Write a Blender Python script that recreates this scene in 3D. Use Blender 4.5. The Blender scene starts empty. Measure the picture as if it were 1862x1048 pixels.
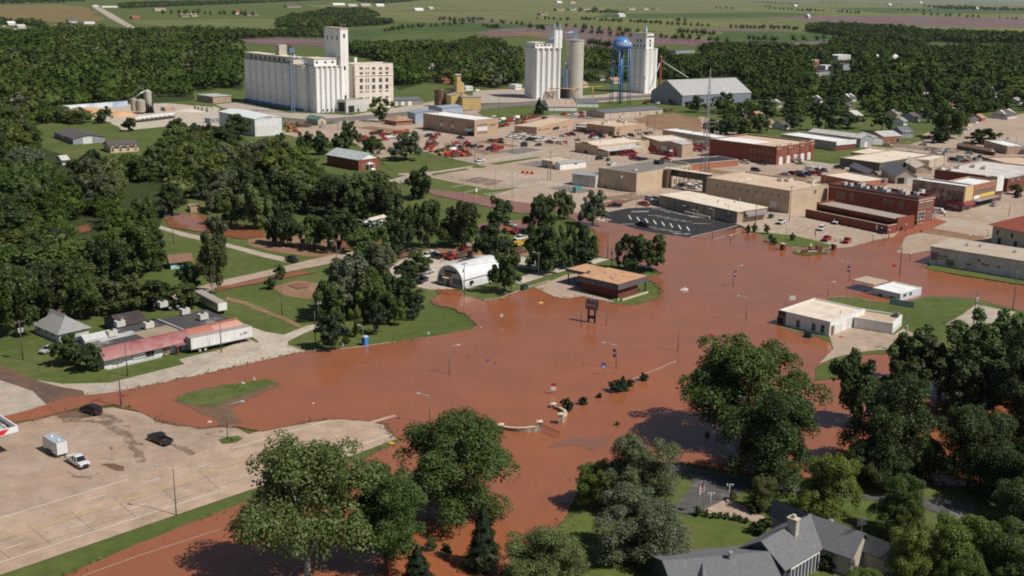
import bpy,math,random
import numpy as np
from mathutils import Vector,Matrix
from mathutils.geometry import tessellate_polygon
rad=math.radians
C=bpy.context.scene.collection
random.seed(7)
# camera, sun, sky, exposure
PW,PH,F,YH,ROLL,CAMH=1862.0,1048.0,2050.0,-14.0,0.014,83.0
PIT=math.atan2(PH/2-YH,F)
cam_d=bpy.data.cameras.new('camera')
cam=bpy.data.objects.new('camera',cam_d);C.objects.link(cam)
cam_d.sensor_width=36.0;cam_d.lens=36.0*F/PW;cam_d.clip_start=1.0;cam_d.clip_end=90000.0
cam.matrix_world=Matrix.Translation((0,0,CAMH))@Matrix.Rotation(math.pi/2-PIT,4,'X')@Matrix.Rotation(ROLL,4,'Z')
bpy.context.scene.camera=cam
SUN_EL,SUN_AZ=rad(52),rad(116)
w=bpy.data.worlds.new('World');bpy.context.scene.world=w;w.use_nodes=True
nt=w.node_tree;nt.nodes.clear()
so=nt.nodes.new('ShaderNodeOutputWorld');bg=nt.nodes.new('ShaderNodeBackground');sk=nt.nodes.new('ShaderNodeTexSky')
sk.sky_type='NISHITA';sk.sun_disc=False;sk.sun_elevation=SUN_EL;sk.sun_rotation=SUN_AZ
bg.inputs['Strength'].default_value=0.062
nt.links.new(sk.outputs[0],bg.inputs[0]);nt.links.new(bg.outputs[0],so.inputs[0])
sun_d=bpy.data.lights.new('sun','SUN');sun_d.energy=4.9;sun_d.angle=rad(0.5);sun_d.color=(1.0,0.955,0.88)
sun=bpy.data.objects.new('sun',sun_d);C.objects.link(sun)
sdir=Vector((math.cos(SUN_EL)*math.sin(SUN_AZ),math.cos(SUN_EL)*math.cos(SUN_AZ),math.sin(SUN_EL)))
sun.rotation_euler=sdir.to_track_quat('Z','Y').to_euler()
vs=bpy.context.scene.view_settings
vs.view_transform='Standard';vs.look='None';vs.exposure=-0.07;vs.gamma=1.0
cy=bpy.context.scene.cycles
cy.max_bounces=5;cy.diffuse_bounces=2;cy.glossy_bounces=2;cy.transmission_bounces=2;cy.volume_bounces=0;cy.transparent_max_bounces=4
cy.use_denoising=False;cy.filter_width=1.9
# photograph pixel -> place in the world
_c,_s,_cp,_sp=math.cos(ROLL),math.sin(ROLL),math.cos(PIT),math.sin(PIT)
def ray(px,py):
 x,y=px-PW/2,py-PH/2
 x,y=_c*x+_s*y,-_s*x+_c*y
 return Vector((x,_cp*F-_sp*y,-_sp*F-_cp*y))
def G(px,py,z=0.0):
 d=ray(px,py);t=(z-CAMH)/d.z
 return Vector((d.x*t,d.y*t,z))
def proj(P):
 q=Vector(P)-Vector((0,0,CAMH))
 zc=q.y*_cp-q.z*_sp;xc=q.x;yd=-(q.y*_sp+q.z*_cp)
 x,y=xc/zc*F,yd/zc*F
 return(_c*x-_s*y+PW/2,_s*x+_c*y+PH/2)
def scale_at(P):
 q=Vector(P)-Vector((0,0,CAMH))
 return F/(q.y*_cp-q.z*_sp)
def height(bx,by,ty,tx=None):
 P=G(bx,by);lo,hi=0.0,120.0
 for _ in range(40):
  m=(lo+hi)/2
  if proj((P.x,P.y,m))[1]>ty:lo=m
  else:hi=m
 return lo
# materials
def nodes(name):
 m=bpy.data.materials.new(name);m.use_nodes=True
 n=m.node_tree;b=n.nodes['Principled BSDF']
 return m,n,b
def noise(n,scale,detail=4,coord='Object',rough=.6,vec=None):
 t=n.nodes.new('ShaderNodeTexNoise');t.inputs['Scale'].default_value=scale
 t.inputs['Detail'].default_value=detail;t.inputs['Roughness'].default_value=rough
 if vec is None:
  c=n.nodes.new('ShaderNodeTexCoord');vec=c.outputs[coord]
 n.links.new(vec,t.inputs['Vector'])
 return t
def ramp(n,fac,stops):
 r=n.nodes.new('ShaderNodeValToRGB');e=r.color_ramp.elements
 while len(e)<len(stops):e.new(.5)
 for k,(p,c)in enumerate(stops):
  e[k].position=p;e[k].color=(c[0],c[1],c[2],1)
 n.links.new(fac,r.inputs[0]);return r
def mixc(n,fac,a,b,mode='MIX'):
 m=n.nodes.new('ShaderNodeMix');m.data_type='RGBA';m.blend_type=mode
 for sock,v in((0,fac),(6,a),(7,b)):
  if hasattr(v,'is_linked')or hasattr(v,'links'):n.links.new(v,m.inputs[sock])
  elif sock==0:m.inputs[0].default_value=v
  else:m.inputs[sock].default_value=(v[0],v[1],v[2],1)
 return m.outputs[2]
def bump(n,b,h,strength,dist=.1):
 u=n.nodes.new('ShaderNodeBump');u.inputs['Strength'].default_value=strength;u.inputs['Distance'].default_value=dist
 n.links.new(h,u.inputs['Height']);n.links.new(u.outputs[0],b.inputs['Normal'])
MATS={}
def M(name,col,rough=.8,var=.12,scale=1.2,col2=None,metal=0.0,streak=0,bmp=0):
 """plain weathered surface: base colour broken up by two sizes of noise, optional vertical streaks"""
 if name in MATS:return MATS[name]
 m,n,b=nodes(name)
 lo=[c*(1-var)for c in col];hi=[min(1,c*(1+var))for c in col]
 t=noise(n,scale,5)
 r=ramp(n,t.outputs[0],[(.3,lo),(.7,hi)]);out=r.outputs[0]
 if col2 is not None:
  t2=noise(n,scale*.35,6,rough=.7)
  r2=ramp(n,t2.outputs[0],[(.5,(0,0,0)),(.62,(1,1,1))])
  out=mixc(n,r2.outputs[0],out,col2)
 if streak:
  c=n.nodes.new('ShaderNodeTexCoord');mp=n.nodes.new('ShaderNodeMapping')
  mp.inputs['Scale'].default_value=(streak,streak,.03);n.links.new(c.outputs['Object'],mp.inputs[0])
  t3=noise(n,1.0,5,vec=mp.outputs[0])
  r3=ramp(n,t3.outputs[0],[(.35,[c*.84 for c in(1,.97,.94)]),(.62,(1,1,1))])
  out=mixc(n,.8,out,r3.outputs[0],'MULTIPLY')
 n.links.new(out,b.inputs['Base Color'])
 b.inputs['Roughness'].default_value=rough;b.inputs['Metallic'].default_value=metal
 if bmp:
  bump(n,b,noise(n,scale*4,4).outputs[0],bmp,.05)
 MATS[name]=m;return m
def ribbed(name,col,freq,axis=0,rough=.45,depth=.25,metal=0.0,rust=None):
 """sheet metal with ribs running across one local axis"""
 if name in MATS:return MATS[name]
 m,n,b=nodes(name)
 c=n.nodes.new('ShaderNodeTexCoord');wv=n.nodes.new('ShaderNodeTexWave');wv.bands_direction='XYZ'[axis]
 wv.inputs['Scale'].default_value=freq;wv.inputs['Distortion'].default_value=0
 n.links.new(c.outputs['Object'],wv.inputs[0])
 t=noise(n,.35,5)
 r=ramp(n,t.outputs[0],[(.3,[x*.85 for x in col]),(.7,[min(1,x*1.1)for x in col])]);out=r.outputs[0]
 if rust is not None:
  t2=noise(n,.5,7,rough=.75);r2=ramp(n,t2.outputs[0],[(.47,(0,0,0)),(.6,(1,1,1))])
  out=mixc(n,r2.outputs[0],out,rust)
 out=mixc(n,.35,out,ramp(n,wv.outputs[0],[(0,(.55,.55,.55)),(.35,(1,1,1))]).outputs[0],'MULTIPLY')
 n.links.new(out,b.inputs['Base Color']);b.inputs['Roughness'].default_value=rough;b.inputs['Metallic'].default_value=metal
 bump(n,b,wv.outputs[0],depth,.05);MATS[name]=m;return m
def bricky(name,col,mortar,size=2.5,var=.2):
 if name in MATS:return MATS[name]
 m,n,b=nodes(name)
 c=n.nodes.new('ShaderNodeTexCoord');sep=n.nodes.new('ShaderNodeSeparateXYZ');n.links.new(c.outputs['Object'],sep.inputs[0])
 ad=n.nodes.new('ShaderNodeMath');n.links.new(sep.outputs[0],ad.inputs[0]);n.links.new(sep.outputs[1],ad.inputs[1])
 cb=n.nodes.new('ShaderNodeCombineXYZ');n.links.new(ad.outputs[0],cb.inputs[0]);n.links.new(sep.outputs[2],cb.inputs[1])
 bt=n.nodes.new('ShaderNodeTexBrick');bt.inputs['Scale'].default_value=size
 bt.inputs['Color1'].default_value=(*[x*(1-var)for x in col],1);bt.inputs['Color2'].default_value=(*[min(1,x*(1+var))for x in col],1)
 bt.inputs['Mortar'].default_value=(*mortar,1);bt.inputs['Mortar Size'].default_value=.012
 n.links.new(cb.outputs[0],bt.inputs[0])
 t=noise(n,.25,6,rough=.7)
 r=ramp(n,t.outputs[0],[(.25,(.7,.68,.66)),(.55,(1,1,1))])
 n.links.new(mixc(n,.8,bt.outputs[0],r.outputs[0],'MULTIPLY'),b.inputs['Base Color'])
 b.inputs['Roughness'].default_value=.85;MATS[name]=m;return m
def flat(name,col,rough=.5,metal=0.0,spec=.5):
 if name in MATS:return MATS[name]
 m,n,b=nodes(name)
 t=noise(n,3,3);r=ramp(n,t.outputs[0],[(.3,[x*.92 for x in col]),(.7,[min(1,x*1.06)for x in col])])
 n.links.new(r.outputs[0],b.inputs['Base Color']);b.inputs['Roughness'].default_value=rough;b.inputs['Metallic'].default_value=metal
 b.inputs['Specular IOR Level'].default_value=spec
 MATS[name]=m;return m
def paint(name='vehicle_paint'):
 """vehicle paint in the object's own colour, dusty low down"""
 if name in MATS:return MATS[name]
 m,n,b=nodes(name);oi=n.nodes.new('ShaderNodeObjectInfo')
 t=noise(n,1.5,4);r=ramp(n,t.outputs[0],[(.35,(.85,.83,.8)),(.65,(1,1,1))])
 n.links.new(mixc(n,1.0,oi.outputs['Color'],r.outputs[0],'MULTIPLY'),b.inputs['Base Color'])
 b.inputs['Roughness'].default_value=.3;b.inputs['Coat Weight'].default_value=.4;MATS[name]=m;return m
def roofing(name,col,spot=None,rough=.9,scale=.22,streaky=False):
 """flat roof membrane or gravel with ponding stains and patches"""
 if name in MATS:return MATS[name]
 m,n,b=nodes(name)
 t=noise(n,scale,7,rough=.7);t2=noise(n,3,4)
 r=ramp(n,t.outputs[0],[(.32,[x*.72 for x in col]),(.48,col),(.7,[min(1,x*1.08)for x in col])]);out=r.outputs[0]
 if spot is not None:
  t4=noise(n,scale*.8,8,rough=.8);r4=ramp(n,t4.outputs[0],[(.54,(0,0,0)),(.66,(1,1,1))])
  out=mixc(n,r4.outputs[0],out,spot)
 r2=ramp(n,t2.outputs[0],[(.3,(.9,.9,.9)),(.7,(1,1,1))])
 n.links.new(mixc(n,1,out,r2.outputs[0],'MULTIPLY'),b.inputs['Base Color']);b.inputs['Roughness'].default_value=rough
 MATS[name]=m;return m
# mesh builder
class MB:
 def __init__(s):s.v,s.f,s.m,s.sm=[],[],[],[]
 def face(s,pts,mi=0,smooth=False):
  i=len(s.v);s.v+=[tuple(p)for p in pts];s.f.append(tuple(range(i,i+len(pts))));s.m.append(mi);s.sm.append(smooth);return s
 def box(s,x0,x1,y0,y1,z0,z1,mi=0,top=None):
  i=len(s.v);s.v+=[(x0,y0,z0),(x1,y0,z0),(x1,y1,z0),(x0,y1,z0),(x0,y0,z1),(x1,y0,z1),(x1,y1,z1),(x0,y1,z1)]
  fs=[(0,3,2,1),(4,5,6,7),(0,1,5,4),(1,2,6,5),(2,3,7,6),(3,0,4,7)]
  for k,q in enumerate(fs):
   s.f.append(tuple(i+a for a in q));s.m.append(top if(k==1 and top is not None)else mi);s.sm.append(False)
  return s
 def hexa(s,lo,hi,mi=0):
  i=len(s.v);s.v+=[tuple(p)for p in lo]+[tuple(p)for p in hi]
  for q in[(0,3,2,1),(4,5,6,7),(0,1,5,4),(1,2,6,5),(2,3,7,6),(3,0,4,7)]:
   s.f.append(tuple(i+a for a in q));s.m.append(mi);s.sm.append(False)
  return s
 def tube(s,p0,p1,r0,r1=None,n=8,mi=0,caps=True):
  p0,p1=Vector(p0),Vector(p1);r1=r0 if r1 is None else r1
  d=(p1-p0).normalized();a=d.orthogonal().normalized();b=d.cross(a);i=len(s.v)
  for p,r in((p0,r0),(p1,r1)):
   for k in range(n):
    t=2*math.pi*k/n;s.v.append(tuple(p+a*(r*math.cos(t))+b*(r*math.sin(t))))
  for k in range(n):
   s.f.append((i+k,i+(k+1)%n,i+n+(k+1)%n,i+n+k));s.m.append(mi);s.sm.append(n>5)
  if caps:
   s.f.append(tuple(i+k for k in reversed(range(n))));s.f.append(tuple(i+n+k for k in range(n)));s.m+=[mi,mi];s.sm+=[False,False]
  return s
 def path(s,pts,r,n=6,mi=0):
  for a,b in zip(pts,pts[1:]):s.tube(a,b,r,r,n,mi)
  return s
 def lathe(s,prof,c=(0,0,0),n=24,mi=0,smooth=True):
  def ring(r,z):
   i=len(s.v)
   for k in range(n):
    t=2*math.pi*k/n;s.v.append((c[0]+r*math.cos(t),c[1]+r*math.sin(t),c[2]+z))
   return i
  a=ring(*prof[0]);pd=None
  for(r0,z0),(r1,z1)in zip(prof,prof[1:]):
   d=math.atan2(z1-z0,r1-r0)
   if pd is not None and abs((d-pd+math.pi)%(2*math.pi)-math.pi)>.7:a=ring(r0,z0)
   b=ring(r1,z1);pd=d
   for k in range(n):
    s.f.append((a+k,a+(k+1)%n,b+(k+1)%n,b+k));s.m.append(mi);s.sm.append(smooth)
   a=b
  if prof[-1][0]>1e-4:a=ring(*prof[-1]);s.f.append(tuple(a+k for k in range(n)));s.m.append(mi);s.sm.append(False)
  return s
 def prism(s,poly,y0,y1,mi=0):
  """polygon in local x,z pushed along y"""
  n=len(poly);i=len(s.v)
  s.v+=[(x,y0,z)for x,z in poly]+[(x,y1,z)for x,z in poly]
  s.f.append(tuple(i+k for k in range(n)));s.f.append(tuple(i+n+k for k in reversed(range(n))))
  s.m+=[mi,mi];s.sm+=[False,False]
  for k in range(n):
   s.f.append((i+k,i+n+k,i+n+(k+1)%n,i+(k+1)%n));s.m.append(mi);s.sm.append(False)
  return s
 def prismx(s,poly,x0,x1,mi=0):
  n=len(poly);i=len(s.v)
  s.v+=[(x0,y,z)for y,z in poly]+[(x1,y,z)for y,z in poly]
  s.f.append(tuple(i+k for k in reversed(range(n))));s.f.append(tuple(i+n+k for k in range(n)))
  s.m+=[mi,mi];s.sm+=[False,False]
  for k in range(n):
   s.f.append((i+k,i+(k+1)%n,i+n+(k+1)%n,i+n+k));s.m.append(mi);s.sm.append(False)
  return s
 def ball(s,c,r,nu=8,nv=6,mi=0,rz=None):
  rz=r if rz is None else rz
  return s.lathe([(max(1e-5,r*math.sin(math.pi*j/nv)),-rz*math.cos(math.pi*j/nv))for j in range(nv+1)],c,nu,mi)
 def data(s,name,mats):
  me=bpy.data.meshes.new(name);me.from_pydata(s.v,[],s.f)
  for m in(mats if isinstance(mats,(list,tuple))else[mats]):me.materials.append(m)
  me.polygons.foreach_set('material_index',s.m);me.polygons.foreach_set('use_smooth',s.sm);me.update();return me
 def build(s,name,mats,parent=None,loc=(0,0,0),rz=0):
  return link(name,s.data(name,mats),parent,loc,rz)
def link(name,me,parent=None,loc=(0,0,0),rz=0):
 o=bpy.data.objects.new(name,me);C.objects.link(o);o.location=loc;o.rotation_euler=(0,0,rz)
 if parent is not None:o.parent=parent
 return o
def tag(o,label,cat,group=None):
 o['label']=label;o['category']=cat
 if group:o['group']=group
 return o
def thing(name,label,cat,loc=(0,0,0),rz=0,group=None):
 return tag(link(name,None,None,loc,rz),label,cat,group)
KIDS={}
def kids(o):
 return list(o.children)
def dup(root,loc,rz,label,group=None,scale=1.0,color=None):
 r=root.copy();C.objects.link(r);r.location=loc;r.rotation_euler=(0,0,rz)
 r.scale=(scale,scale,scale)if isinstance(scale,(int,float))else scale
 r['label']=label
 if group:r['group']=group
 if color:r.color=color
 for ch in KIDS.get(root.name)or kids(root):
  c=ch.copy();C.objects.link(c);c.parent=r
  if color:c.color=color
  for g in KIDS.get(ch.name)or kids(ch):
   d=g.copy();C.objects.link(d);d.parent=c
   if color:d.color=color
 return r
def unlink(root):
 for ch in list(root.children):
  for g in list(ch.children):bpy.data.objects.remove(g)
  bpy.data.objects.remove(ch)
 bpy.data.objects.remove(root)
def azim(p,q):
 """heading (rotation about z of local +X) from ground pixel p to ground pixel q"""
 a,b=G(*p),G(*q);return math.atan2(b.y-a.y,b.x-a.x)
AU=rad(136)
AV=AU-math.pi/2
# ground, roads, flood water (setting)
from mathutils import noise as mnoise
def ragged(pts,step,amp,seed=0.0):
 out=[]
 for a,b in zip(pts,pts[1:]+pts[:1]):
  a,b=Vector(a),Vector(b);n=max(1,min(60,int((b-a).length/step)))
  for k in range(n):
   p=a+(b-a)*(k/n);q=Vector((p.x,p.y,0))
   f=1.0/(step*4)
   d1=mnoise.noise_vector(q*f+Vector((seed,3.1,7.7)));d2=mnoise.noise_vector(q*f*3.3+Vector((9.2,seed,1.3)))
   out.append(Vector((p.x+amp*(d1.x+.6*d2.x),p.y+amp*(d1.y+.6*d2.y),p.z)))
 return out
USED_Z=set()
def sheet(name,px,z,mat,step=0,amp=0,label=None,world=None,kind='structure'):
 pts=world if world is not None else[G(x,max(y,YH+ROLL*(x-PW/2)+5))for x,y in px]
 z=z*2 if z<.25 else z
 while round(z,4)in USED_Z:z+=.05 if z>.5 else.003
 USED_Z.add(round(z,4))
 pts=[Vector((p.x,p.y,z))for p in pts]
 if step:pts=ragged(pts,step,amp,z*100+len(pts))
 tris=tessellate_polygon([pts])
 me=bpy.data.meshes.new(name);fs=[]
 for a,b,c in tris:
  n=(pts[b]-pts[a]).cross(pts[c]-pts[a]).z
  if abs(n)>1e-9:fs.append((a,b,c)if n>0 else(a,c,b))
 me.from_pydata([tuple(p)for p in pts],[],fs);me.materials.append(mat);me.update()
 o=link(name,me);o['kind']=kind
 if label:o['label']=label
 return o
def strip(name,px,width,z,mat,dash=None,h=0.0):
 """a band of constant real width along ground pixels; h > 0 makes it a raised kerb"""
 mb=MB()if not isinstance(name,MB)else name;z*=2
 P=[G(x,y)for x,y in px]
 for a,b in zip(P,P[1:]):
  d=b-a;L=d.length;d.normalize();s=Vector((-d.y,d.x,0))*width/2
  segs=[(0,L)]if not dash else[(t,min(L,t+dash[0]))for t in np.arange(0,L,dash[0]+dash[1])]
  for t0,t1 in segs:
   p,q=a+d*t0,a+d*t1
   if h:mb.hexa([(p-s)+Vector((0,0,z)),(q-s)+Vector((0,0,z)),(q+s)+Vector((0,0,z)),(p+s)+Vector((0,0,z))],[(p-s)+Vector((0,0,h)),(q-s)+Vector((0,0,h)),(q+s)+Vector((0,0,h)),(p+s)+Vector((0,0,h))])
   else:mb.face([(v.x,v.y,z)for v in(p-s,q-s,q+s,p+s)])
 if isinstance(name,MB):return mb
 o=mb.build(name,mat);o['kind']='structure';return o
def ground_mat(name,stops,scale,scale2,dirt=None,dirt_at=(.55,.68),rough=.95,fine=3.0,dirt_scale=.02):
 m,n,b=nodes(name)
 t=noise(n,scale,6,rough=.65);r=ramp(n,t.outputs[0],stops);out=r.outputs[0]
 t2=noise(n,scale2,5,rough=.7);r2=ramp(n,t2.outputs[0],[(.3,(.72,.74,.7)),(.7,(1.15,1.13,1.1))])
 out=mixc(n,1,out,r2.outputs[0],'MULTIPLY')
 if dirt is not None:
  t3=noise(n,dirt_scale,7,rough=.7);r3=ramp(n,t3.outputs[0],[(dirt_at[0],(0,0,0)),(dirt_at[1],(1,1,1))])
  out=mixc(n,r3.outputs[0],out,dirt)
 t4=noise(n,fine,3);r4=ramp(n,t4.outputs[0],[(.3,(.86,.86,.86)),(.7,(1.1,1.1,1.1))])
 out=mixc(n,1,out,r4.outputs[0],'MULTIPLY')
 n.links.new(out,b.inputs['Base Color']);b.inputs['Roughness'].default_value=rough;b.inputs['Specular IOR Level'].default_value=.2
 MATS[name]=m;return m
m_grass=ground_mat('grass_ground',[(.3,(.066,.096,.021)),(.5,(.090,.117,.030)),(.72,(.128,.134,.046))],.03,.3,(.15,.115,.06),(.6,.75))
m_lawn=ground_mat('lawn',[(.3,(.078,.110,.023)),(.55,(.102,.130,.032)),(.75,(.130,.142,.044))],.08,.5,(.125,.108,.045),(.52,.66),dirt_scale=.09)
m_field=ground_mat('pale_field',[(.3,(.115,.128,.042)),(.55,(.155,.160,.06)),(.8,(.19,.17,.075))],.0016,.008,None,fine=.05)
m_field2=ground_mat('green_field',[(.3,(.05,.085,.025)),(.7,(.08,.115,.035))],.002,.01,None,fine=.05)
m_field3=ground_mat('tan_field',[(.3,(.16,.12,.05)),(.7,(.22,.16,.07))],.004,.02,None,fine=.06)
m_conc=ground_mat('red_dusted_concrete',[(.3,(.35,.26,.20)),(.55,(.415,.32,.255)),(.75,(.465,.37,.305))],.03,.4,(.33,.20,.13),(.56,.74),.9,5)
m_hwy=ground_mat('highway_concrete',[(.3,(.37,.265,.195)),(.55,(.435,.32,.245)),(.75,(.48,.37,.295))],.05,.25,(.42,.27,.18),(.56,.7),.9,4,.05)
m_greyc=ground_mat('grey_concrete',[(.3,(.36,.30,.25)),(.55,(.43,.37,.32)),(.75,(.47,.41,.36))],.05,.3,(.38,.26,.19),(.5,.72),.9,4,.05)
m_lot=ground_mat('silted_lot',[(.3,(.335,.245,.19)),(.55,(.395,.297,.237)),(.75,(.445,.35,.29))],.04,.25,(.36,.225,.15),(.5,.7),.9,4,.035)
m_track=ground_mat('muddy_tyre_track',[(.3,(.17,.115,.085)),(.6,(.23,.165,.125)),(.8,(.30,.225,.175))],.2,.8,(.36,.28,.22),(.5,.6),.7,4,.25)
m_gravel=ground_mat('pale_gravel',[(.3,(.40,.33,.27)),(.55,(.50,.43,.36)),(.75,(.56,.50,.44))],.15,1.2,(.30,.22,.15),(.58,.7),.95,6,.12)
m_dirt=ground_mat('bare_dirt',[(.3,(.20,.115,.065)),(.55,(.27,.165,.10)),(.75,(.34,.22,.14))],.06,.5,(.10,.11,.035),(.58,.7),.95,4,.06)
m_asph=ground_mat('old_asphalt',[(.3,(.16,.145,.135)),(.6,(.21,.19,.18)),(.8,(.25,.23,.22))],.08,.5,(.24,.18,.14),(.55,.7),.9,5,.08)
m_blk=ground_mat('new_asphalt',[(.3,(.028,.028,.031)),(.6,(.038,.038,.042)),(.8,(.05,.05,.053))],.07,.4,(.075,.07,.065),(.6,.72),.8,5,.06)
m_wetroad=ground_mat('wet_muddy_road',[(.3,(.12,.078,.06)),(.6,(.165,.108,.083)),(.8,(.21,.145,.11))],.06,.5,(.19,.10,.06),(.52,.64),.4,4,.06)
m_brickpave=ground_mat('red_brick_paving',[(.3,(.26,.085,.05)),(.7,(.33,.115,.07))],.1,.8,None,fine=6)
m_mud=ground_mat('wet_mud_fringe',[(.3,(.15,.088,.056)),(.7,(.20,.12,.075))],.15,1.0,None,rough=.45,fine=3)
m_drive=ground_mat('worn_driveway',[(.3,(.075,.072,.072)),(.6,(.11,.105,.105)),(.8,(.17,.16,.155))],.1,.8,(.20,.18,.16),(.56,.66),.9,4,.1)
m_white=flat('road_paint_white',(.64,.59,.53),.8)
m_yel=flat('road_paint_yellow',(.48,.31,.15),.8)
m_tar=flat('tar_seam',(.2,.155,.125),.8)
def water_mat():
 m,n,b=nodes('flood_water')
 t=noise(n,.012,5,rough=.6);r=ramp(n,t.outputs[0],[(.3,(.258,.100,.056)),(.5,(.284,.101,.046)),(.72,(.322,.105,.036))])
 t2=noise(n,.07,5,rough=.7);r2=ramp(n,t2.outputs[0],[(.3,(.86,.88,.92)),(.7,(1.06,1.04,1.0))])
 n.links.new(mixc(n,1,r.outputs[0],r2.outputs[0],'MULTIPLY'),b.inputs['Base Color'])
 t5=noise(n,.02,5,rough=.65);n.links.new(ramp(n,t5.outputs[0],[(.35,(.10,.10,.10)),(.65,(.21,.21,.21))]).outputs[0],b.inputs['Roughness']);b.inputs['IOR'].default_value=1.33
 c=n.nodes.new('ShaderNodeTexCoord');mp=n.nodes.new('ShaderNodeMapping');mp.inputs['Rotation'].default_value=(0,0,rad(28));mp.inputs['Scale'].default_value=(1,.42,1)
 n.links.new(c.outputs['Object'],mp.inputs[0])
 a=noise(n,.55,4,vec=mp.outputs[0],rough=.6);d=noise(n,.045,3)
 mul=n.nodes.new('ShaderNodeMath');mul.operation='MULTIPLY';n.links.new(a.outputs[0],mul.inputs[0]);n.links.new(ramp(n,d.outputs[0],[(.35,(.25,.25,.25)),(.65,(1,1,1))]).outputs[0],mul.inputs[1])
 bump(n,b,mul.outputs[0],.34,.5);MATS['flood_water']=m;return m
m_water=water_mat()
m_farwater=ground_mat('far_flooded_field',[(.3,(.165,.075,.052)),(.55,(.205,.098,.07)),(.75,(.18,.115,.09))],.004,.02,(.17,.14,.135),(.52,.62),.35,.1,.006)
N=60
mb=MB();rings=[0,150,400,1000,2500,6000,15000,60000];nn=48
for k in range(nn):mb.v.append((0,0,0))if k==0 else None
for r_ in rings[1:]:
 for k in range(nn):mb.v.append((r_*math.cos(2*math.pi*k/nn),r_*math.sin(2*math.pi*k/nn),0))
for k in range(nn):mb.f.append((0,1+k,1+(k+1)%nn));mb.m.append(0);mb.sm.append(False)
for j in range(len(rings)-2):
 for k in range(nn):
  a,b2=1+j*nn,1+(j+1)*nn
  mb.f.append((a+k,b2+k,b2+(k+1)%nn,a+(k+1)%nn));mb.m.append(0);mb.sm.append(False)
g=mb.build('ground',m_grass);g['kind']='structure';g['label']='grassy flat ground stretching to the horizon'
far=[('field',m_field,.6,[(560,10),(900,-4),(1900,-2),(1900,62),(1700,62),(1560,56),(1480,62),(1330,88),(1120,66),(900,48),(780,42),(640,34),(600,22)]),('field',m_field3,.5,[(-90,12),(100,8),(160,14),(186,38),(60,41),(-90,39)]),('field',m_field,.5,[(236,38),(500,34),(610,52),(575,56),(500,61),(400,58),(290,50)]),('field',m_field2,1.0,[(840,40),(920,44),(1010,44),(990,50),(880,56),(700,62),(660,74),(600,72),(640,56),(760,44)]),('field',m_field2,1.0,[(1100,26),(1400,22),(1500,27),(1400,33),(1200,34),(1080,32)]),('field',m_field3,1.1,[(1330,44),(1400,43),(1420,46),(1350,47)]),('field',m_field2,1.0,[(1500,14),(1900,16),(1900,26),(1600,24)]),('flooded_field',m_farwater,1.4,[(380,73),(500,68),(610,74),(760,84),(800,98),(690,97),(600,86),(400,80)]),('flooded_field',m_farwater,1.4,[(866,60),(940,50),(1010,47),(1100,53),(1180,62),(1300,74),(1300,84),(1150,82),(1120,92),(1060,93),(1050,78),(960,66),(890,68)]),('flooded_field',m_farwater,1.4,[(1230,68),(1330,76),(1540,76),(1545,79),(1420,87),(1320,90),(1230,84)]),('flooded_field',m_farwater,1.4,[(1250,53),(1330,51),(1460,53),(1300,58),(1245,58)]),('flooded_field',m_farwater,1.4,[(1380,31),(1600,29),(1900,35),(1900,50),(1740,50),(1500,40)]),('flooded_field',m_farwater,1.4,[(760,33),(860,34),(940,37),(900,41),(800,38)]),('field',m_field2,1.9,[(1308,57),(1410,57),(1495,62),(1560,71),(1505,75),(1420,79),(1308,76)]),('field',m_field2,1.9,[(1700,76),(1750,77),(1745,88),(1715,92),(1695,82)]),('field',m_field3,1.9,[(925,58),(985,60),(1010,66),(950,64)])]
for k,(nm,mt,z,px)in enumerate(far):sheet(nm,px,z*.1,mt,60,22)
sheet('country_road',[(166,12),(180,12),(212,30),(248,52),(236,53),(200,34)],.21,m_greyc)
sheet('town_pavement',[(500,240),(545,232),(640,222),(700,212),(765,200),(860,190),(905,235),(930,226),(985,212),(1060,202),(1200,213),(1245,222),(1275,212),(1330,225),(1350,262),(1450,300),(1530,298),(1600,280),(1690,240),(1780,215),(1930,200),(1930,460),(1700,480),(1628,470),(1500,470),(1250,450),(1106,412),(1030,385),(960,376),(930,368),(900,360),(780,322),(725,318),(720,310),(790,297),(690,288),(640,258),(560,255)],.012,m_conc)
sheet('elevator_yard',[(860,166),(955,160),(1000,178),(1100,172),(1120,166),(1200,168),(1200,178),(1100,186),(1000,192),(960,186),(860,188)],.016,m_greyc,8,2)
sheet('elevator_yard',[(390,190),(440,186),(520,205),(640,210),(720,196),(790,184),(850,180),(860,188),(800,200),(640,226),(520,214),(420,200)],.016,m_greyc,8,2)
sheet('mixing_yard',[(110,200),(230,190),(300,188),(395,196),(400,212),(400,232),(330,228),(225,238),(200,222),(120,210)],.014,m_gravel,6,2)
sheet('dirt_yard',[(1150,216),(1224,206),(1275,216),(1275,238),(1230,243),(1180,232)],.03,m_dirt,5,1)
sheet('rail_ballast',[(380,213),(560,219),(700,207),(860,193),(968,184),(1087,178),(1190,172),(1190,177),(1087,184),(968,192),(860,201),(700,215),(560,226),(380,220)],.03,m_asph)
rails=MB()
for dy in(1.0,2.6,5.0,6.6):strip(rails,[(380,213+dy),(560,219+dy),(700,207+dy),(860,193+dy),(968,184.5+dy),(1087,178+dy*.8),(1190,172+dy*.7)],.28,.05,None,h=.2)
o=rails.build('railway_track',flat('rail_steel',(.12,.085,.07),.5));o['kind']='structure'
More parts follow.
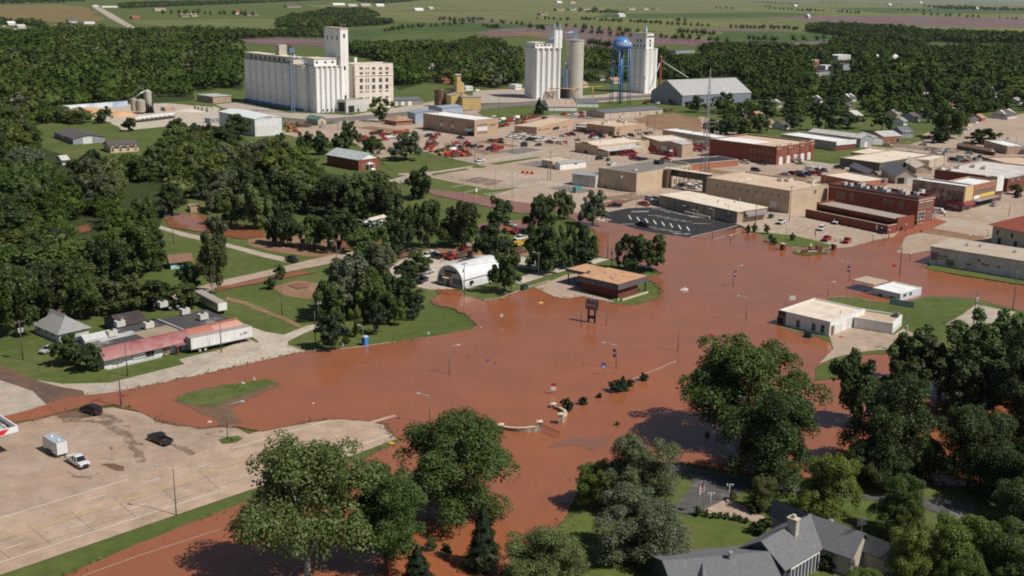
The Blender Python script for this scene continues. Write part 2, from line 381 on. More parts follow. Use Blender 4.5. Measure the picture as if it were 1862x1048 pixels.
for px in([(867,204),(905,200),(965,208),(940,214),(880,212)],[(915,203),(985,193),(1040,204),(1015,209),(985,206),(950,206)],[(1100,185),(1190,184),(1196,190),(1120,192)],[(1010,201),(1050,200),(1060,206),(1020,208)],[(786,324),(897,346),(942,341),(905,353),(880,363),(830,354),(775,345)],[(889,298),(930,292),(973,286),(985,286),(975,288.5),(940,294),(905,300)],[(856,303),(868,300.5),(886,303),(878,306),(862,306)],[(786,316),(848,307),(854,309),(817,314),(786,320)],[(1475,290),(1482,281),(1500,283),(1526,285),(1505,292)],[(1361,421),(1396,424),(1438,428),(1480,437),(1514,446.5),(1508,451),(1460,452),(1438,450),(1396,440)],[(1640,262),(1690,246),(1700,250),(1650,264)],[(1600,250),(1680,246),(1660,256),(1610,262)],[(1725,236),(1760,228),(1752,240),(1730,246)],[(1770,205),(1815,200),(1800,214),(1775,214)],[(690,288),(770,276),(870,300),(790,312),(720,316),(700,300)]):
 sheet('lawn',px,.035,m_lawn,3,.35)
paths=MB()
strip(paths,[(786,281),(830,290),(867,298)],1.8,.05,None);strip(paths,[(722,309),(790,298)],1.0,.05,None)
strip(paths,[(822,341),(853,335)],.8,.05,None);strip(paths,[(840,351),(880,343)],.8,.05,None)
o=paths.build('footpath',m_greyc);o['kind']='structure'
sheet('street',[(700,330),(780,308),(860,296),(990,272),(1000,275),(870,300),(860,304),(790,316),(720,335)],.026,m_greyc)
sheet('black_parking_lot',[(1105,386),(1143,379),(1180,377.5),(1218,380),(1250,388),(1304,398),(1350,411),(1356,416),(1325,419),(1254,434),(1188,426),(1132,413),(1105,407)],.03,m_blk)
sheet('sidewalk',[(1616,445),(1634,421),(1672,408),(1700,397),(1722,404),(1688,419),(1640,432)],.055,m_brickpave)
sheet('main_street',[(1628,458),(1645,438),(1690,420),(1730,405),(1862,345),(1930,330),(1930,420),(1760,440),(1700,470),(1640,478)],.02,m_conc)
sheet('lane',[(293,411),(340,424),(365,430),(421,445),(480,460),(530,471),(520,477),(470,466),(415,451),(362,437),(330,429),(290,416)],.03,m_greyc,5,.5)
sheet('lane',[(300,540),(400,511),(500,489),(560,474),(600,465),(640,458),(680,455),(690,466),(640,472),(590,482),(505,498),(405,521),(310,552)],.034,m_conc,6,.6)
sheet('dirt_patch',[(440,428),(500,426),(560,428),(630,430),(645,448),(610,466),(560,468),(510,460),(450,446)],.02,m_dirt,4,2)
sheet('dirt_patch',[(495,522),(540,510),(580,515),(585,535),(560,545),(520,538)],.02,m_dirt,4,2)
sheet('dirt_track',[(412,540),(450,550),(500,571),(550,592),(548,596),(495,576),(445,555),(410,545)],.02,m_dirt,3,.6)
sheet('gravel_drive',[(425,577),(447,594),(480,604),(515,609),(560,594),(581,589),(584,596),(552,607),(526,621),(521,634),(555,640),(500,654),(430,668),(380,680),(330,691),(380,660),(440,640),(470,622),(440,600)],.04,m_gravel,3,.6)
sheet('road_shoulder',[(-40,690),(70,693),(115,699),(200,697),(330,664),(440,638),(485,622),(525,628),(560,641),(430,672),(330,694),(215,720),(150,728),(60,750),(-60,770)],.036,m_greyc,4,.4)
sheet('broken_slab',[(330,655),(400,636),(455,617),(482,628),(470,640),(400,657),(345,668)],.045,m_greyc,3,.8)
sheet('side_road',[(-60,640),(0,664),(60,690),(110,706),(150,712),(160,735),(90,742),(60,712),(0,690),(-60,672)],.05,m_wetroad,5,.5)
sheet('forecourt',[(-90,815),(-40,790),(20,772),(100,756),(150,748),(205,742),(262,752),(330,775),(430,779),(470,800),(420,817),(230,873),(0,943),(-120,985)],.04,m_lot)
sheet('highway',[(-130,1090),(3,1046),(407,908),(650,826),(705,805),(900,735),(860,700),(660,748),(604,758),(480,782),(423,800),(232,873),(0,943),(-160,992)],.046,m_hwy)
for px,mt_ in(([(96,756),(150,750),(186,752),(240,776),(205,776),(160,770),(120,768)],m_track),([(176,764),(215,776),(250,796),(262,812),(240,806),(205,786)],m_track),([(230,800),(262,822),(268,842),(252,838),(240,818)],m_track),([(100,752),(160,748),(186,757),(150,762),(112,762)],m_wetroad),([(300,800),(330,812),(362,826),(350,828),(318,816)],m_track),([(120,856),(150,866),(176,862),(160,872),(130,866)],m_track)):
 sheet('wet_mud',px,.05,mt_,.9,1.0)
sheet('wet_mud',[(183,843),(208,843),(228,850),(226,857),(212,857),(196,850)],.052,m_mud,1.5,.4)
sheet('grass_island',[(399,801),(415,796),(435,794),(443,799),(430,806),(405,809)],.09,m_grass,2,.3)
sheet('quonset_yard',[(700,485),(760,462),(800,470),(850,468),(900,460),(960,470),(990,482),(975,492),(900,478),(800,495),(793,517),(830,527),(842,534),(838,540),(800,530),(745,520),(720,505)],.03,m_gravel,4,1.2)
sheet('dirt_yard',[(690,478),(740,462),(790,452),(850,448),(900,452),(970,455),(960,466),(880,470),(820,476),(770,480),(720,492)],.034,m_dirt,4,1.4)
sheet('bank_drive',[(971,523),(1000,512),(1030,500),(1050,498),(1068,508),(1062,530),(1118,549),(1110,553),(1060,541),(1018,545)],.04,m_conc,4,.3)
sheet('alley',[(930,510),(985,492),(1040,482),(1090,470),(1110,472),(1050,488),(1000,500),(945,518)],.03,m_gravel,3,.7)
sheet('side_yard',[(1515,605),(1560,585),(1625,612),(1660,606),(1650,632),(1580,640),(1520,650),(1495,660),(1515,625)],.03,m_conc,4,.5)
W1=[(-90,780),(0,763),(60,745),(120,724),(215,714),(330,690),(430,668),(520,648),(560,640),(640,634),(720,623),(800,611),(860,600),(868,592),(850,575),(820,561),(795,556),(782,549),(800,537),(797,527),(830,528),(848,541),(880,548),(910,545),(948,528),(972,524),(1000,539),(1020,545),(1060,541),(1115,553),(1160,557),(1197,543),(1204,530),(1190,516),(1175,508),(1203,499),(1190,491),(1150,483),(1110,472),(1088,466),(1090,440),(1080,420),(1058,408),(1035,396),(1015,386),(985,384),(945,383),(955,374),(1000,372),(1050,388),(1078,400),(1106,405),(1132,410),(1158,418),(1188,424.5),(1254,433.5),(1322,419),(1345,415),(1362,421),(1400,441),(1440,452),(1500,454),(1542,451),(1581,441),(1651,427),(1641,442),(1637,450),(1628,459),(1650,463),(1692,457),(1690,476),(1680,489),(1700,494),(1760,506),(1862,521),(1960,535),(1960,905),(1862,888),(1700,884),(1560,866),(1450,869),(1380,866),(1290,853),(1230,842),(1205,844),(1130,850),(1060,850),(1048,880),(1045,910),(1030,938),(1010,960),(985,985),(945,1005),(915,1040),(890,1100),(40,1100),(123,1048),(250,991),(400,935),(560,873),(660,837),(735,802),(718,796),(713,785),(700,772),(660,767),(610,763),(560,768),(480,785),(455,783),(435,778),(400,776),(370,779),(330,775),(290,766),(262,752),(232,744),(205,738),(150,742),(120,748),(70,764),(20,772),(-90,815)]
sheet('wet_mud',W1,.075,m_mud,1.7,1.5)
sheet('flood_water',W1,.10,m_water,2.2,.55,'rust red flood water spread over the streets')
def fringe(px,z=.056,out=1.2):sheet('wet_mud',px,z,m_mud,2,1.0)
puddles=[[(776,344),(840,351),(900,361),(960,371),(1000,376),(985,385),(950,389),(900,379),(830,364),(785,354)],[(840,419),(880,408),(930,402),(975,398),(985,408),(955,418),(900,424)],[(298,393),(328,388),(363,392),(400,402),(440,410),(478,420),(482,432),(440,436),(395,426),(361,422),(341,419),(307,414)],[(395,524),(453,512),(515,500),(550,493),(573,497),(533,504),(480,514),(427,524),(395,529)],[(528,521),(545,515),(565,517),(560,524),(540,526)],[(590,440),(640,436),(700,440),(735,448),(700,458),(620,452)],[(1088,372),(1118,366),(1146,366),(1128,373),(1105,378)],[(140,415),(160,410),(168,420),(150,424)]]
for p in puddles:sheet('wet_mud',p,.0755,m_mud,1.5,1.3);sheet('flood_water',p,.10,m_water,1.8,.5)
sheet('mud_bank',[(312,731),(330,719),(400,702),(490,690),(515,700),(480,716),(425,745),(445,770),(400,778),(385,760),(350,743)],.125,m_mud,2,1.1)
sheet('grass_island',[(316,729),(330,721),(400,704),(485,692),(504,699),(470,711),(420,728),(395,742),(350,738)],.14,m_grass,2,.7)
sheet('wet_mud',[(1416,597),(1448,575),(1515,541),(1560,541),(1590,550),(1640,550),(1692,539),(1770,543),(1845,563),(1960,590),(1960,640),(1700,640),(1560,648),(1500,668),(1515,640),(1512,627),(1480,615),(1448,608)],.13,m_mud,2,1.2)
sheet('grass_island',[(1418,594),(1448,575),(1515,543),(1560,543),(1590,552),(1640,552),(1692,541),(1770,545),(1842,565),(1960,590),(1960,700),(1830,660),(1700,640),(1560,648),(1500,668),(1515,640),(1512,625),(1480,612),(1448,604)],.14,m_grass,3,.5)
sheet('side_yard',[(1508,614),(1560,590),(1624,612),(1642,600),(1668,612),(1650,634),(1580,640),(1520,652),(1488,664),(1515,636)],.175,m_conc,3,.3)
sheet('gravel_pad',[(1720,592),(1775,556),(1846,570),(1810,600),(1740,606)],.175,m_greyc,3,.4)
sheet('grass_bank',[(1680,490),(1692,483),(1760,492),(1862,508),(1960,525),(1960,545),(1862,520),(1760,503)],.13,m_lawn,3,.5)
sheet('grass_bank',[(1480,670),(1520,655),(1560,650),(1570,672),(1515,690),(1482,694)],.14,m_grass,3,.7)
sheet('planting_bed',[(1441,459),(1470,455),(1502,459),(1506,463),(1470,466),(1445,464)],.2,m_grass,2,.3)
sheet('mud_bank',[(985,822),(1030,812),(1064,795),(1092,792),(1100,806),(1082,832),(1062,824),(1030,822)],.125,flat('silty_shallow',(.215,.095,.058),.3),2,3.2)
sheet('lawn',[(1045,915),(1120,930),(1215,935),(1280,950),(1370,960),(1400,990),(1330,1040),(1000,1090),(890,1100),(935,1040),(985,985),(1022,950)],.03,m_lawn,3,.5)
sheet('driveway',[(1195,858),(1212,842),(1255,850),(1300,862),(1370,870),(1440,884),(1530,898),(1640,902),(1720,908),(1775,918),(1770,936),(1790,985),(1750,985),(1725,940),(1660,918),(1580,910),(1500,902),(1430,894),(1360,885),(1335,905),(1312,912),(1285,930),(1262,938),(1222,932),(1240,905),(1262,880),(1250,862)],.045,m_drive,3,.4)
sheet('patio',[(1277,934),(1282,928),(1318,910),(1336,914),(1360,926),(1392,942),(1378,952),(1352,946),(1315,938)],.06,M('brick_patio',(.36,.26,.2),.9,.15,.8))
rs=random.Random(12);UV=(Vector((math.cos(AU),math.sin(AU),0)),Vector((math.cos(AV),math.sin(AV),0)))
for px,py,a,c in((870,275,26,14),(950,275,18,24),(905,262,30,8),(985,300,20,16),(1060,300,14,22),(880,330,20,14),(940,335,16,10),(1040,345,18,12),(1140,360,12,20),(1215,268,16,18),(1180,290,22,8),(1300,312,14,10),(1400,310,30,12),(1440,322,18,10),(1500,300,34,10),(1720,425,26,10),(1780,395,18,14),(1680,270,40,16),(1720,290,24,20),(1600,270,30,8),(1040,212,40,10),(960,225,24,18),(760,240,26,14),(690,235,30,12),(1300,440,10,6)):
 o_=G(px,py);sheet('pavement_patch',None,.0145,rs.choice([m_greyc,m_lot,m_asph,m_track,m_dirt]),3,.5,world=[o_+UV[0]*(sx*a/2)+UV[1]*(sy*c/2)for sx,sy in((-1,-1),(1,-1),(1,1),(-1,1))])
mk=MB()
for a,b,w_,d_ in(((0,943),(232,873),.2,None),((423,816),(604,764),.2,None),((10,999),(344,892),.16,(3,7)),((160,910),(448,824),.16,(3,7)),((450,868),(677,787),.16,(3,7)),((0,1024),(404,892),.18,None),((460,874),(716,790),.18,None)):strip(mk,[a,b],w_,.055,None,d_)
n0=8
for k in range(8):
 x,y=1143+k*15.1,392+k*2.95;strip(mk,[(x,y),(x+5,y+7.5)],.45,.04,None)
for a,b in(((1178,392),(1203,393)),((1194,395),(1218,396)),((1208,398),(1233,399)),((1224,401),(1246,402)),((1240,403),(1258,404)),((1260,407),(1293,407.5)),((1184,380),(1212,382)),((1201,383),(1220,385)),((1208,386),(1233,387)),((1224,388),(1240,389)),((1233,390),(1252,392)),((1131,408),(1154,408)),((1154,411),(1172,412)),((1180,413.6),(1194,414)),((1188,416.5),(1208,417)),((1201,419),(1223,419.5)),((1216,421.6),(1238,422.4)),((1278,397),(1296,396))):strip(mk,[a,b],.35,.04,None)
for k in range(7):
 strip(mk,[(1089+k*3.2,397+k*.4),(1092+k*3.2,404-k*.5)],.35,.042,None);strip(mk,[(1148+k*4.6,386.5),(1152+k*4.6,384)],.3,.042,None)
 strip(mk,[(1252+k*4.4,392+k*.4),(1257+k*4.4,395.5+k*.3)],.3,.042,None);strip(mk,[(1224+k*4,424+k*.5),(1231+k*4,426.5-k*.2)],.3,.042,None)
for k in range(9):
 strip(mk,[(1462+k*12,398+k*2.6),(1471+k*12,395+k*2.6)],.32,.042,None);strip(mk,[(1430+k*13,413+k*2.9),(1441+k*13,409.5+k*2.9)],.32,.042,None)
 strip(mk,[(1400+k*14.5,424+k*3.1),(1409+k*14.5,420.5+k*3.1)],.32,.042,None)
for k in range(12):
 strip(mk,[(760+k*8.4,238+k*1.9),(766+k*8.4,234.5+k*1.9)],.32,.042,None)
 strip(mk,[(880+k*8,352-k*.9),(893+k*8,357-k*.9)],.36,.042,None)
for k in range(7):
 strip(mk,[(909+k*11,317+k*1.9),(917+k*11,312+k*1.9)],.36,.042,None);strip(mk,[(912+k*10,261+k*1.6),(918+k*10,257.5+k*1.6)],.34,.042,None)
 strip(mk,[(975+k*7,334+k*.8),(986+k*7,330+k*.7)],.4,.042,None);strip(mk,[(1031+k*6,349+k*1),(1040+k*6,353+k*.6)],.35,.042,None)
for k in range(4):strip(mk,[(1049+k*9.5,287+k*1),(1055+k*9.5,282+k*1)],.34,.042,None)
for k in range(10):strip(mk,[(1722+k*8.4,403.5+k*1.4),(1728+k*8.4,405+k*1.4)],.5,.042,None)
o=mk.build('road_markings',m_white);o['kind']='structure'
mk=MB()
for off in(0,3.4):strip(mk,[(0,978+off),(267,896+off*.8),(456,834+off*.6),(719,757+off*.5)],.28,.055,None)
strip(mk,[(1640,455),(1760,412),(1862,372)],.32,.042,None);strip(mk,[(1641,456),(1761,413),(1863,373)],.32,.042,None)
o=mk.build('road_markings',m_yel);o['kind']='structure'
mk=MB()
for k in range(9):
 x,y=20+k*76,1018-k*25.2;strip(mk,[(x,y),(x-46+k*1.5,y-36)],.10,.053,None)
strip(mk,[(0,985),(700,771)],.1,.053,None);strip(mk,[(60,960),(620,784)],.1,.053,None);strip(mk,[(40,1000),(690,792)],.1,.053,None)
o=mk.build('pavement_seams',m_tar);o['kind']='structure'
strip('median',[(456,834),(560,803.5),(719,757.5)],.9,.044,m_hwy,h=.27)
strip('sunken_road_edge',[(150,1050),(255,1012),(400,965)],.16,.112,m_greyc)
kb=MB()
for px in([(845,540),(880,546),(910,543.5),(935,533),(948,527),(1000,511)],[(1254,432.5),(1320,417),(1340,411.5)],[(1297,437),(1318,430.5)],[(1324,430),(1345,424)],[(1545,450.5),(1560,446.5)],[(1563,445.5),(1580,441)],[(560,640),(640,634),(720,623)],[(1515,541.5),(1540,541),(1590,549)],[(1420,596),(1450,606)],[(1362,420.5),(1400,440),(1440,451),(1500,453)],[(1060,541),(1117,552)]):
 strip(kb,px,.22,.01,None,h=.29)
o=kb.build('kerb',m_greyc);o['kind']='structure'
# buildings
m_tan=bricky('tan_brick',(.46,.315,.205),(.42,.32,.24),2.2,.1)
m_tan2=M('tan_stucco',(.44,.33,.24),.85,.08,.5,(.37,.27,.2),streak=.5)
m_buff=bricky('buff_block',(.52,.40,.27),(.48,.38,.28),1.4,.07)
m_beige=M('beige_wall',(.50,.42,.33),.85,.07,.4,streak=.4)
m_brick=bricky('red_brick',(.24,.058,.032),(.2,.10,.075),3,.2)
m_brick2=bricky('dark_red_brick',(.17,.045,.03),(.14,.08,.06),3,.2)
m_brickor=bricky('orange_brick',(.36,.13,.07),(.3,.2,.15),3,.2)
m_whitew=M('white_wall',(.80,.79,.76),.75,.03,.5,streak=.5)
m_oldwhite=M('weathered_white_wall',(.60,.58,.55),.85,.08,.5,(.48,.45,.42),streak=.5)
m_silo=M('white_silo_concrete',(.90,.885,.86),.85,.03,.2,(.84,.80,.76),streak=.55)
m_silo2=M('grey_silo_concrete',(.47,.43,.37),.85,.08,.2,(.40,.36,.31),streak=.4)
m_greymet=ribbed('grey_sheet_wall',(.33,.34,.36),6,0,.5,.2)
m_whitemet=ribbed('white_sheet_metal',(.74,.74,.73),5,0,.4,.15)
m_bluemet=ribbed('pale_blue_sheet_wall',(.36,.43,.52),5,0,.5,.2)
m_yellow=ribbed('yellow_sheet_wall',(.62,.45,.17),1.2,2,.55,.25)
m_yelplain=M('yellow_wall',(.58,.42,.17),.7,.07,.4,streak=.6)
m_rust=M('rusty_steel',(.12,.06,.038),.8,.3,.6,(.32,.26,.17),streak=.7)
m_rwhite=roofing('white_membrane_roof',(.78,.765,.74),None,.7)
m_rsal=roofing('red_silted_roof',(.58,.43,.31),(.50,.33,.22),.85)
m_rcream=roofing('cream_roof',(.70,.60,.48),(.60,.47,.36),.85)
m_rtan=roofing('tan_gravel_roof',(.50,.38,.27),(.42,.28,.18),.9)
m_rgrey=roofing('grey_gravel_roof',(.20,.175,.155),(.27,.21,.17),.9)
m_rblk=roofing('black_tar_roof',(.03,.03,.033),(.055,.05,.05),.8)
m_rorange=roofing('orange_gravel_roof',(.52,.29,.155),(.45,.23,.115),.9,.5)
m_rpink=roofing('salmon_flat_roof',(.44,.27,.2),(.55,.4,.32),.85,.4)
m_rmetal=ribbed('grey_metal_roof',(.42,.41,.40),3,1,.45,.3,.2)
m_rmetal2=ribbed('pale_metal_roof',(.62,.61,.58),3,1,.4,.25,.1,(.5,.42,.34))
m_rrust=ribbed('rusted_metal_roof',(.50,.40,.32),3,1,.6,.25,0,(.30,.16,.09))
m_rblue=ribbed('blue_grey_metal_roof',(.36,.42,.50),3,1,.45,.25,.2)
m_rgreen=ribbed('green_metal_roof',(.10,.22,.16),3,1,.5,.25)
m_rdgrey=ribbed('dark_grey_metal_roof',(.16,.16,.17),3,1,.5,.25)
def shingle(name,col):return roofing(name,col,[c*1.25 for c in col],.9,1.6)
m_shgrey=shingle('grey_shingles',(.10,.10,.105));m_shbrown=shingle('brown_shingles',(.20,.11,.07));m_shtan=shingle('tan_shingles',(.36,.22,.13))
m_shred=shingle('red_shingles',(.30,.09,.055));m_shold=shingle('weathered_shingles',(.27,.26,.25));m_shdark=shingle('dark_brown_shingles',(.095,.08,.075))
m_glass=flat('window_glass',(.035,.042,.05),.12);m_frame=flat('window_frame',(.42,.38,.33),.6);m_framew=flat('white_frame',(.72,.71,.68),.6)
m_door=flat('door_brown',(.16,.09,.055),.6);m_doorw=ribbed('white_panel_door',(.72,.71,.69),2.5,2,.5,.2);m_steel=flat('galvanised_steel',(.42,.43,.44),.4,.6)
m_dark=flat('dark_opening',(.018,.017,.018),.9);m_ac=M('air_conditioner_case',(.55,.52,.47),.6,.1,2);m_trim=flat('cream_stone_trim',(.55,.45,.33),.8)
m_awnr=flat('maroon_awning',(.22,.02,.03),.8);m_blk2=flat('black_iron',(.02,.019,.02),.5);m_lett=flat('dark_lettering',(.07,.055,.05),.8)
WINC={}
def win_mesh(face,w_,h_,kind):
 k=(face,round(w_,1),round(h_,1),kind)
 if k not in WINC:
  mb=MB();w2=w_/2;f=max(.07,min(.16,w_*.1))
  pane,fr={'win':(m_glass,m_frame),'white':(m_glass,m_framew),'stone':(m_glass,m_trim),'door':(m_door,m_frame),'garage':(m_doorw,m_framew),'dark':(m_dark,m_frame),'panel':(m_framew,m_framew),'orange':(flat('rust_orange_door',(.42,.15,.05),.7),m_frame),'teal':(flat('teal_door',(.05,.3,.25),.6),m_framew),'sign':(m_framew,m_blk2),'blue':(flat('blue_panel',(.1,.2,.42),.5),m_framew)}[kind]
  def bx(a0,a1,z0,z1,d0,d1,mi):
   if face=='R':mb.box(a0,a1,-d1,-d0,z0,z1,mi)
   elif face=='L':mb.box(-d1,-d0,a0,a1,z0,z1,mi)
  bx(-w2+f,w2-f,f,h_-f,0,.05,0)
  bx(-w2,w2,0,f,0,.11,1);bx(-w2,w2,h_-f,h_,0,.09,1);bx(-w2,-w2+f,f,h_-f,0,.09,1);bx(w2-f,w2,f,h_-f,0,.09,1)
  if kind in('win','white','stone')and h_>1.1:bx(-w2+f,w2-f,h_*.5-.04,h_*.5+.04,.05,.08,1)
  if kind in('win','white')and w_>1.7:bx(-.04,.04,f,h_-f,.05,.082,1)
  WINC[k]=mb.data('window',[pane,fr])
 return WINC[k]
NAMEOF={'door':'door','garage':'garage_door','orange':'garage_door','teal':'door','sign':'sign_board','panel':'wall_panel','dark':'opening','blue':'wall_panel'}
LAND=[]
class B:
 """a building from the photo pixels of three roof corners (L, near N, R) and the foot of the near corner"""
 def __init__(s,name,label,cat,L,N,Rt,base,wall,short=None,h=None,pxl=True):
  s.h=h or max(2.2,height(base[0],base[1],N[1]))
  l,n,r=(G(p[0],p[1],s.h)for p in(L,N,Rt))
  u=l-n;u.z=0;v=r-n;v.z=0;s.lu=u.length;s.U=u.normalized()
  V=Vector((s.U.y,-s.U.x,0));s.lv=max(2.0,v.dot(V));s.V=V
  lo,hi=.3*s.lv,3*s.lv
  for _ in range(40):
   m=(lo+hi)/2
   if proj(n+V*m)[0]<Rt[0]:lo=m
   else:hi=m
  s.lv=lo
  s.O=Vector((n.x,n.y,0));s.rz=math.atan2(V.y,V.x);s.wall=wall
  s.root=thing(name,label,cat,s.O,s.rz)
  s.c=s.O+s.U*(s.lu/2)+s.V*(s.lv/2)
  if short:LAND.append((short,s.c,max(s.lu,s.lv)/2))
  s.fw={}
 def loc(s,P):d=Vector(P)-s.O;return Vector((d.dot(s.V),d.dot(s.U),P[2]))
 def at(s,px,py,z=None):return s.loc(G(px,py,s.h if z is None else z))
 def onface(s,face,px,py):
  d=ray(px,py);n=s.U if face=='R' else s.V
  o=Vector((0,0,CAMH));t=(s.O-o).dot(n)/d.dot(n);P=o+d*t;q=s.loc(P)
  return(q.x if face=='R' else q.y),q.z
 def part(s,name,mb,mats,parent=None):return mb.build(name,mats,parent or s.root)
 def box(s,name,x0,x1,y0,y1,z0,z1,mat,parent=None):return s.part(name,MB().box(x0,x1,y0,y1,z0,z1),mat,parent)
 def flat(s,roof,par=.5,t=.28,cap=None,over=0):
  h,lu,lv=s.h,s.lu,s.lv
  mb=MB()
  if par:
   mb.box(0,lv,0,t,0,h);mb.box(0,t,t,lu,0,h);mb.box(lv-t,lv,t,lu,0,h);mb.box(t,lv-t,lu-t,lu,0,h)
   s.part('walls' if 0 else 'wall',mb,s.wall);s.part('roof',MB().box(t,lv-t,t,lu-t,h-par-.3,h-par),roof)
   c=MB();o=.05
   for a in((-o,lv+o,-o,t+o),(-o,t+o,t+o,lu-t-o),(lv-t-o,lv+o,t+o,lu-t-o),(-o,lv+o,lu-t-o,lu+o)):c.box(*a,h,h+.1)
   s.part('parapet_cap',c,cap or m_trim)
  else:
   s.part('wall',mb.box(0,lv,0,lu,0,h-.2),s.wall);s.part('roof',MB().box(-over,lv+over,-over,lu+over,h-.2,h+.05,0),roof)
  s.par=par
 def gable(s,roof,rise,along='u',over=.35,wall2=None):
  """ridge along u (gable ends on the right face) or along v (gable ends on the left face)"""
  h,lu,lv=s.h,s.lu,s.lv;mb=MB();o=over;t=.14
  if along=='u':
   poly=[(0,0),(lv,0),(lv,h),(lv/2,h+rise),(0,h)];mb.prism(poly,0,lu)
   k=rise/(lv/2);r=MB()
   for sg in(0,1):
    xs=[(-o,h-o*k+.03),(lv/2,h+rise+.03)]if sg==0 else[(lv+o,h-o*k+.03),(lv/2,h+rise+.03)]
    (x0,z0),(x1,z1)=xs
    r.prism([(x0,z0),(x1,z1),(x1,z1+t),(x0,z0+t)]if sg==0 else[(x1,z1),(x0,z0),(x0,z0+t),(x1,z1+t)],-o,lu+o)
  else:
   poly=[(0,0),(lu,0),(lu,h),(lu/2,h+rise),(0,h)];mb.prismx(poly,0,lv)
   k=rise/(lu/2);r=MB()
   for sg in(0,1):
    y0,y1=(-o,lu/2)if sg==0 else(lu+o,lu/2);z0,z1=h-o*k+.03,h+rise+.03
    r.prismx([(y0,z0),(y1,z1),(y1,z1+t),(y0,z0+t)],-o,lv+o)
  s.part('wall',mb,s.wall);s.part('roof',r,roof);s.rise=rise
 def hip(s,roof,rise,over=.5):
  h,lu,lv,o=s.h,s.lu,s.lv,over;s.part('wall',MB().box(0,lv,0,lu,0,h),s.wall)
  m=min(lu,lv)/2+o;z0,z1=h-.05,h+rise
  a,b,c,d=(-o,-o,z0),(lv+o,-o,z0),(lv+o,lu+o,z0),(-o,lu+o,z0)
  if lu>=lv:p,q=(lv/2,-o+m,z1),(lv/2,lu+o-m,z1)
  else:p,q=(-o+m,lu/2,z1),(lv+o-m,lu/2,z1)
  mb=MB()
  if lu>=lv:mb.face([a,b,p]).face([b,c,q,p]).face([c,d,q]).face([d,a,p,q])
  else:mb.face([a,b,q,p]).face([b,c,q]).face([c,d,p,q]).face([d,a,p])
  mb.face([d,c,b,a]);s.part('roof',mb,roof)
 def win(s,face,c,z,w_,h_,kind='win'):
  o=link(NAMEOF.get(kind,'window'),win_mesh(face,w_,h_,kind),s.root)
  o.location=(c,0,z)if face=='R' else(0,c,z);return o
 def winpx(s,face,x0,y0,x1,y1,kind='win'):
  a,za=s.onface(face,x0,y0);b,zb=s.onface(face,x1,y1)
  xm=(x0+x1)/2;c,zt=s.onface(face,xm,y0);_,zbm=s.onface(face,xm,y1)
  return s.win(face,c,max(.02,zbm),abs(b-a),max(.6,zt-max(0,zbm)),kind)
 def row(s,face,f0,f1,n,z,w_,h_,kind='win'):
  L=s.lv if face=='R' else s.lu
  for k in range(n):s.win(face,L*(f0+(f1-f0)*(k/(n-1)if n>1 else.5)),z,w_,h_,kind)
 def unit(s,px,py,w_=1.8,d=1.4,h_=1.1,mat=None,name='roof_unit'):
  z=s.h-getattr(s,'par',0)
  p=s.at(px,py,z);mb=MB().box(p.x-w_/2,p.x+w_/2,p.y-d/2,p.y+d/2,z+.15,z+h_)
  mb.box(p.x-w_/2+.1,p.x+w_/2-.1,p.y-d/2+.1,p.y+d/2-.1,z,z+.15);mb.lathe([(min(w_,d)*.32,0),(min(w_,d)*.32,.12)],(p.x,p.y,z+h_),10,1)
  o=s.part(name,mb,[mat or m_ac,m_dark])
 def vent(s,px,py,h_=.8,r=.18):
  z=s.h-getattr(s,'par',0);p=s.at(px,py,z);mb=MB().tube((p.x,p.y,z),(p.x,p.y,z+h_),r,r,8);mb.lathe([(r*1.7,0),(r*1.7,.15),(.02,.4)],(p.x,p.y,z+h_),8)
  s.part('roof_vent',mb,m_steel)
 def dashes(s,face,x0,y0,x1,y1,n=7,hpx=3,mat=None,name='lettering',skip=()):
  """faded lettering on a wall, too worn to read"""
  a,za=s.onface(face,x0,y0);b,zb=s.onface(face,x1,y1);zl,zh=s.onface(face,x0,y0+hpx)[1],za
  mb=MB();hh=max(.2,zh-zl);st=(b-a)/n
  for k in range(n):
   if k in skip:continue
   c0,c1=a+st*k+st*.12,a+st*(k+.8);zz=za-hh+(zb-za)*k/max(1,n-1)*0
   if face=='R':mb.box(min(c0,c1),max(c0,c1),-.03,.01,zz,zz+hh)
   else:mb.box(-.03,.01,min(c0,c1),max(c0,c1),zz,zz+hh)
  s.part(name,mb,mat or m_lett)
# town blocks
b=B('office_building','two storey tan brick office with white flat roof and narrow window strips','building',(769.5,206.3),(863,218.8),(906,214.5),(864.4,248.8),m_tan,'white-roofed tan office')
b.flat(m_rwhite,.35,cap=m_frame)
for x0,x1 in((800.4,802.7),(803.4,805.8),(820.4,822.4),(823.6,826)):
 y=217.6+(x0-800)*.135
 b.winpx('L',x0,y,x1,y+5.4);b.winpx('L',x0,y+6,x1,y+12.5,'panel');b.winpx('L',x0,y+13,x1,y+18.6)
for k in range(4):
 x=868.6+k*4.7;y=225.6-k*.42
 b.winpx('R',x,y,x+3,y+4.6);b.winpx('R',x-.6,y+5.4,x+3.2,y+13,'panel');b.winpx('R',x,y+13.8,x+3,y+18.6)
a,z=b.onface('L',855,230)
mb=MB()
for k in range(7):
 t0,t1=k/7*math.pi/2,(k+1)/7*math.pi/2
 mb.face([(-2.6*math.sin(t0),.6,3+1.6*math.cos(t0)),(-2.6*math.sin(t1),.6,3+1.6*math.cos(t1)),(-2.6*math.sin(t1),6.6,3+1.6*math.cos(t1)),(-2.6*math.sin(t0),6.6,3+1.6*math.cos(t0))])
b.part('entrance_canopy',mb,m_steel);b.winpx('L',850,239,862,247.5,'dark');b.dashes('R',888.5,226,903.5,224.4,9,1.6);b.dashes('R',892,228,900,227,5,1.8);b.winpx('L',858,225.5,861.6,229.5)
b.vent(796,209);b.unit(897,212.6,3,1.2,.8)
